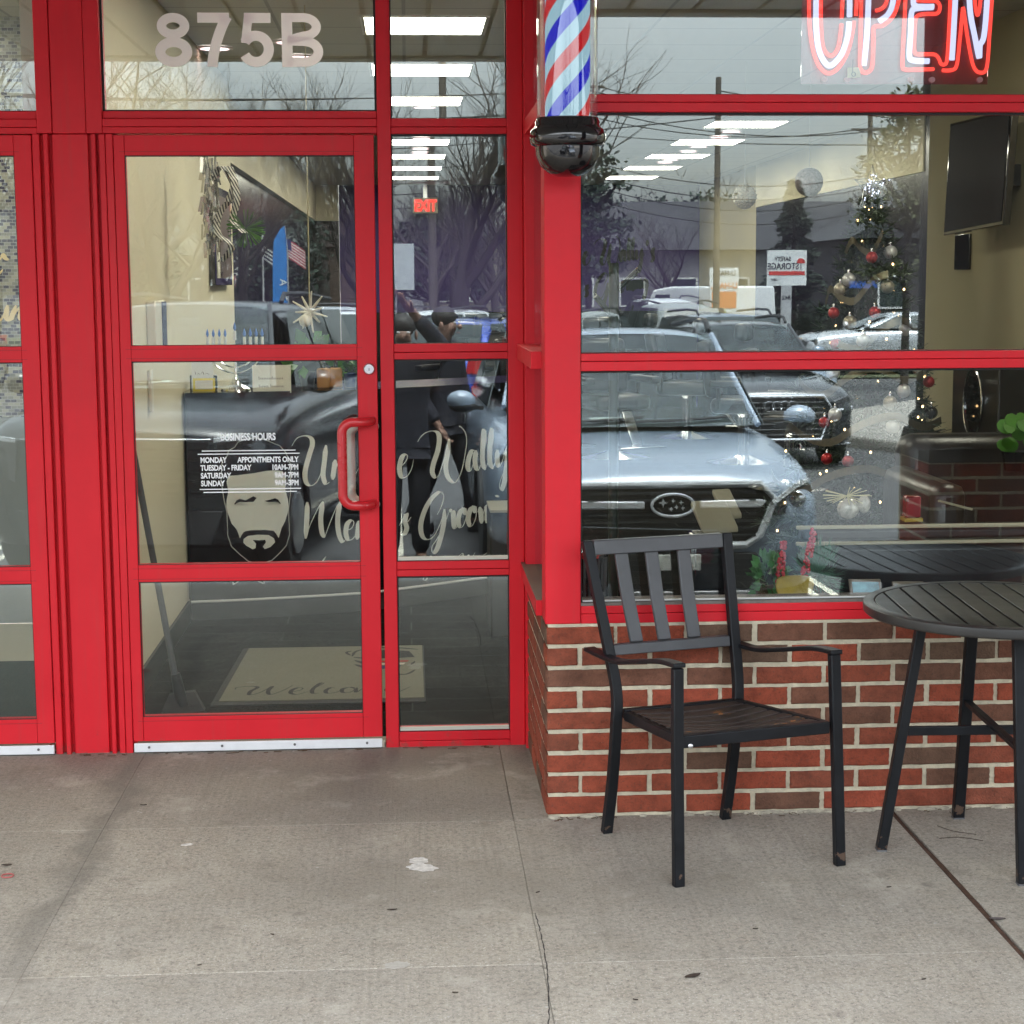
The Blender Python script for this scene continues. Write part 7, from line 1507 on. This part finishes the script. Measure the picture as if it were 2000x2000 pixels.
# feather flag
FF = thing('feather_flag', 'bright blue feather flag lettered AT&T on a thin pole', 'feather flag', (-3.05,-36,-.5)); b = MB(); pr = [(-.17,.25),(.17,.25),(.18,1.6),(.17,2.5),(.13,2.95),(-.02,3.2),(-.13,3.3),(-.17,3.0)]
b.prism([(-3.05-x,-36,z-.3) for x, z in pr], (0,.02,0)); b.build('flag_cloth', mat('flag_blue', (.015,.17,.48), .6), FF, smooth=0); b = MB(); b.tube([(-2.86,-36.02,-.5),(-2.86,-36.02,2.4),(-2.92,-36.02,3.0)], .02, 6); b.build('flag_pole', STEEL, FF)
for s_, z in (('A',1.85),('T',1.50),('&',1.2),('T',.95)): q = text(s_, .24, .005, .004, 1, 'CENTER'); put(q, Matrix.Translation((-3.05,-35.97,z-.2)) @ Matrix.Rotation(PI, 4, 'Z') @ Matrix.Rotation(-PI/2, 4, 'Y')); q.build('flag_lettering', WB_, FF, smooth=0, fix=False)
b = MB()
for k in range(4): b.tube([(-3.05+.12*math.cos(a*.3-1.4)*(1-.1*k), -35.97, .25+.1*k+.06*math.sin(a*.5)) for a in range(10)], .022, 4)
b.build('flag_emblem', WB_, FF)
# flags on poles
def flag(label, x, y, z, w, h, cols, canton=None):
    t = thing('flag', label, 'flag', (x,y,z)); b = MB(); b.tube([(x,y,-.5),(x,y,z+.25)], .025, 6); b.build('flag_pole', mat('pale_pole', (.5,.5,.5), .4), t); n = len(cols)
    def P(u, v): return V((x+.03+w*u*.8, y+.10*math.sin(u*6)+.02, z-h*v-w*u*.55))
    for i, c in enumerate(cols):
        b = MB(); b.loft([[P(k/8, i/n), P(k/8, (i+1)/n)] for k in range(9)], closed=False); b.build('flag_stripe', c, t, smooth=60, fix=False)
    if canton:
        b = MB(); b.loft([[P(k/8, 0)+V((0,.015,0)), P(k/8, .54)+V((0,.015,0))] for k in range(4)], closed=False); b.build('flag_canton', canton, t, smooth=60, fix=False)
FR_, FW_ = mat('flag_red', (.38,.02,.03), .7), mat('flag_white', (.55,.55,.54), .7)
flag('red and white striped national flag with a blue corner on a pole', -3.6, -45, 3.0, .8, .55, [FR_ if i % 2 == 0 else FW_ for i in range(13)], mat('flag_navy', (.02,.03,.12), .7)); flag('black and white striped flag beside the national flag', -4.1, -44, 2.75, .6, .5, [KL if i % 2 == 0 else FW_ for i in range(9)])
# ------------------------------------------------------------------ camera, sky, sun
cam = bpy.data.cameras.new('camera'); co = bpy.data.objects.new('camera', cam); COL.objects.link(co); SC.camera = co
RM = [[0.9982456, -0.0589743, -0.0052727], [-0.0128515, -0.1288804, -0.9915769], [0.057798, 0.989905, -0.1294122]]
X_, Y_, Z_ = V(RM[0]), -V(RM[1]), -V(RM[2])
co.matrix_world = Matrix(((X_.x,Y_.x,Z_.x,CAM.x),(X_.y,Y_.y,Z_.y,CAM.y),(X_.z,Y_.z,Z_.z,CAM.z),(0,0,0,1)))
cam.sensor_width = 36; cam.lens = 61.94; cam.clip_start = .05; cam.clip_end = 1000
W = bpy.data.worlds.new('World'); SC.world = W; W.use_nodes = True; N, L = nt(W); bg = N['Background']
sky = N.new('ShaderNodeTexSky'); sky.sky_type = 'NISHITA'; sky.sun_disc = False; SEL, SAZ = math.radians(72), math.radians(20)
sky.sun_elevation = SEL; sky.sun_rotation = SAZ; sky.air_density = 1.; sky.dust_density = 3.; sky.ozone_density = 1.
# overcast: thin the blue and lay a soft cloud deck over it
hs = N.new('ShaderNodeHueSaturation'); hs.inputs['Saturation'].default_value = .25; L.new(sky.outputs[0], hs.inputs['Color'])
tc = N.new('ShaderNodeTexCoord'); mp = N.new('ShaderNodeMapping'); mp.inputs['Scale'].default_value = (1.2,1.2,4); L.new(tc.outputs['Generated'], mp.inputs['Vector'])
n = N.new('ShaderNodeTexNoise'); n.inputs['Scale'].default_value = 1.6; n.inputs['Detail'].default_value = 6; n.inputs['Roughness'].default_value = .5; L.new(mp.outputs[0], n.inputs['Vector'])
r = N.new('ShaderNodeMapRange'); r.inputs['From Min'].default_value = .3; r.inputs['From Max'].default_value = .7; r.inputs['To Min'].default_value = .82; r.inputs['To Max'].default_value = 1.12; L.new(n.outputs['Fac'], r.inputs['Value'])
mx = N.new('ShaderNodeMix'); mx.data_type = 'RGBA'; mx.blend_type = 'MULTIPLY'; mx.inputs['Factor'].default_value = 1; L.new(hs.outputs[0], mx.inputs['A']); L.new(r.outputs['Result'], mx.inputs['B'])
tn = N.new('ShaderNodeMix'); tn.data_type = 'RGBA'; tn.blend_type = 'MULTIPLY'; tn.inputs['Factor'].default_value = 1; tn.inputs['B'].default_value = (.985, 1., .99, 1); L.new(mx.outputs['Result'], tn.inputs['A']); sp_ = N.new('ShaderNodeSeparateXYZ'); L.new(tc.outputs['Generated'], sp_.inputs[0])
# overcast skies are brighter overhead than at the horizon
ov = N.new('ShaderNodeMapRange'); ov.inputs['From Min'].default_value = 0; ov.inputs['From Max'].default_value = 1; ov.inputs['To Min'].default_value = .50; ov.inputs['To Max'].default_value = 1.90; L.new(sp_.outputs['Z'], ov.inputs['Value'])
om_ = N.new('ShaderNodeMix'); om_.data_type = 'RGBA'; om_.blend_type = 'MULTIPLY'; om_.inputs['Factor'].default_value = 1; L.new(tn.outputs['Result'], om_.inputs['A']); L.new(ov.outputs['Result'], om_.inputs['B']); L.new(om_.outputs['Result'], bg.inputs['Color']); bg.inputs['Strength'].default_value = SKYS
sl = bpy.data.lights.new('sun', 'SUN'); sl.energy = SUNS; sl.angle = math.radians(25); sl.color = (1., .96, .90); so = bpy.data.objects.new('sun', sl); COL.objects.link(so)
# sky sun_rotation is measured clockwise from +Y
sd = V((math.sin(SAZ)*math.cos(SEL), math.cos(SAZ)*math.cos(SEL), math.sin(SEL)))
so.rotation_euler = sd.to_track_quat('Z', 'Y').to_euler(); so.location = (0,-20,30)
SC.view_settings.view_transform = 'Standard'; SC.view_settings.look = 'None'; SC.view_settings.gamma = 1; SC.view_settings.exposure = EXPO
SC.render.engine = 'CYCLES'; cy = SC.cycles; cy.max_bounces = 10; cy.diffuse_bounces = 4; cy.glossy_bounces = 5; cy.transparent_max_bounces = 16; cy.transmission_bounces = 4; cy.caustics_reflective = False; cy.caustics_refractive = False; cy.sample_clamp_indirect = 6; cy.use_denoising = True
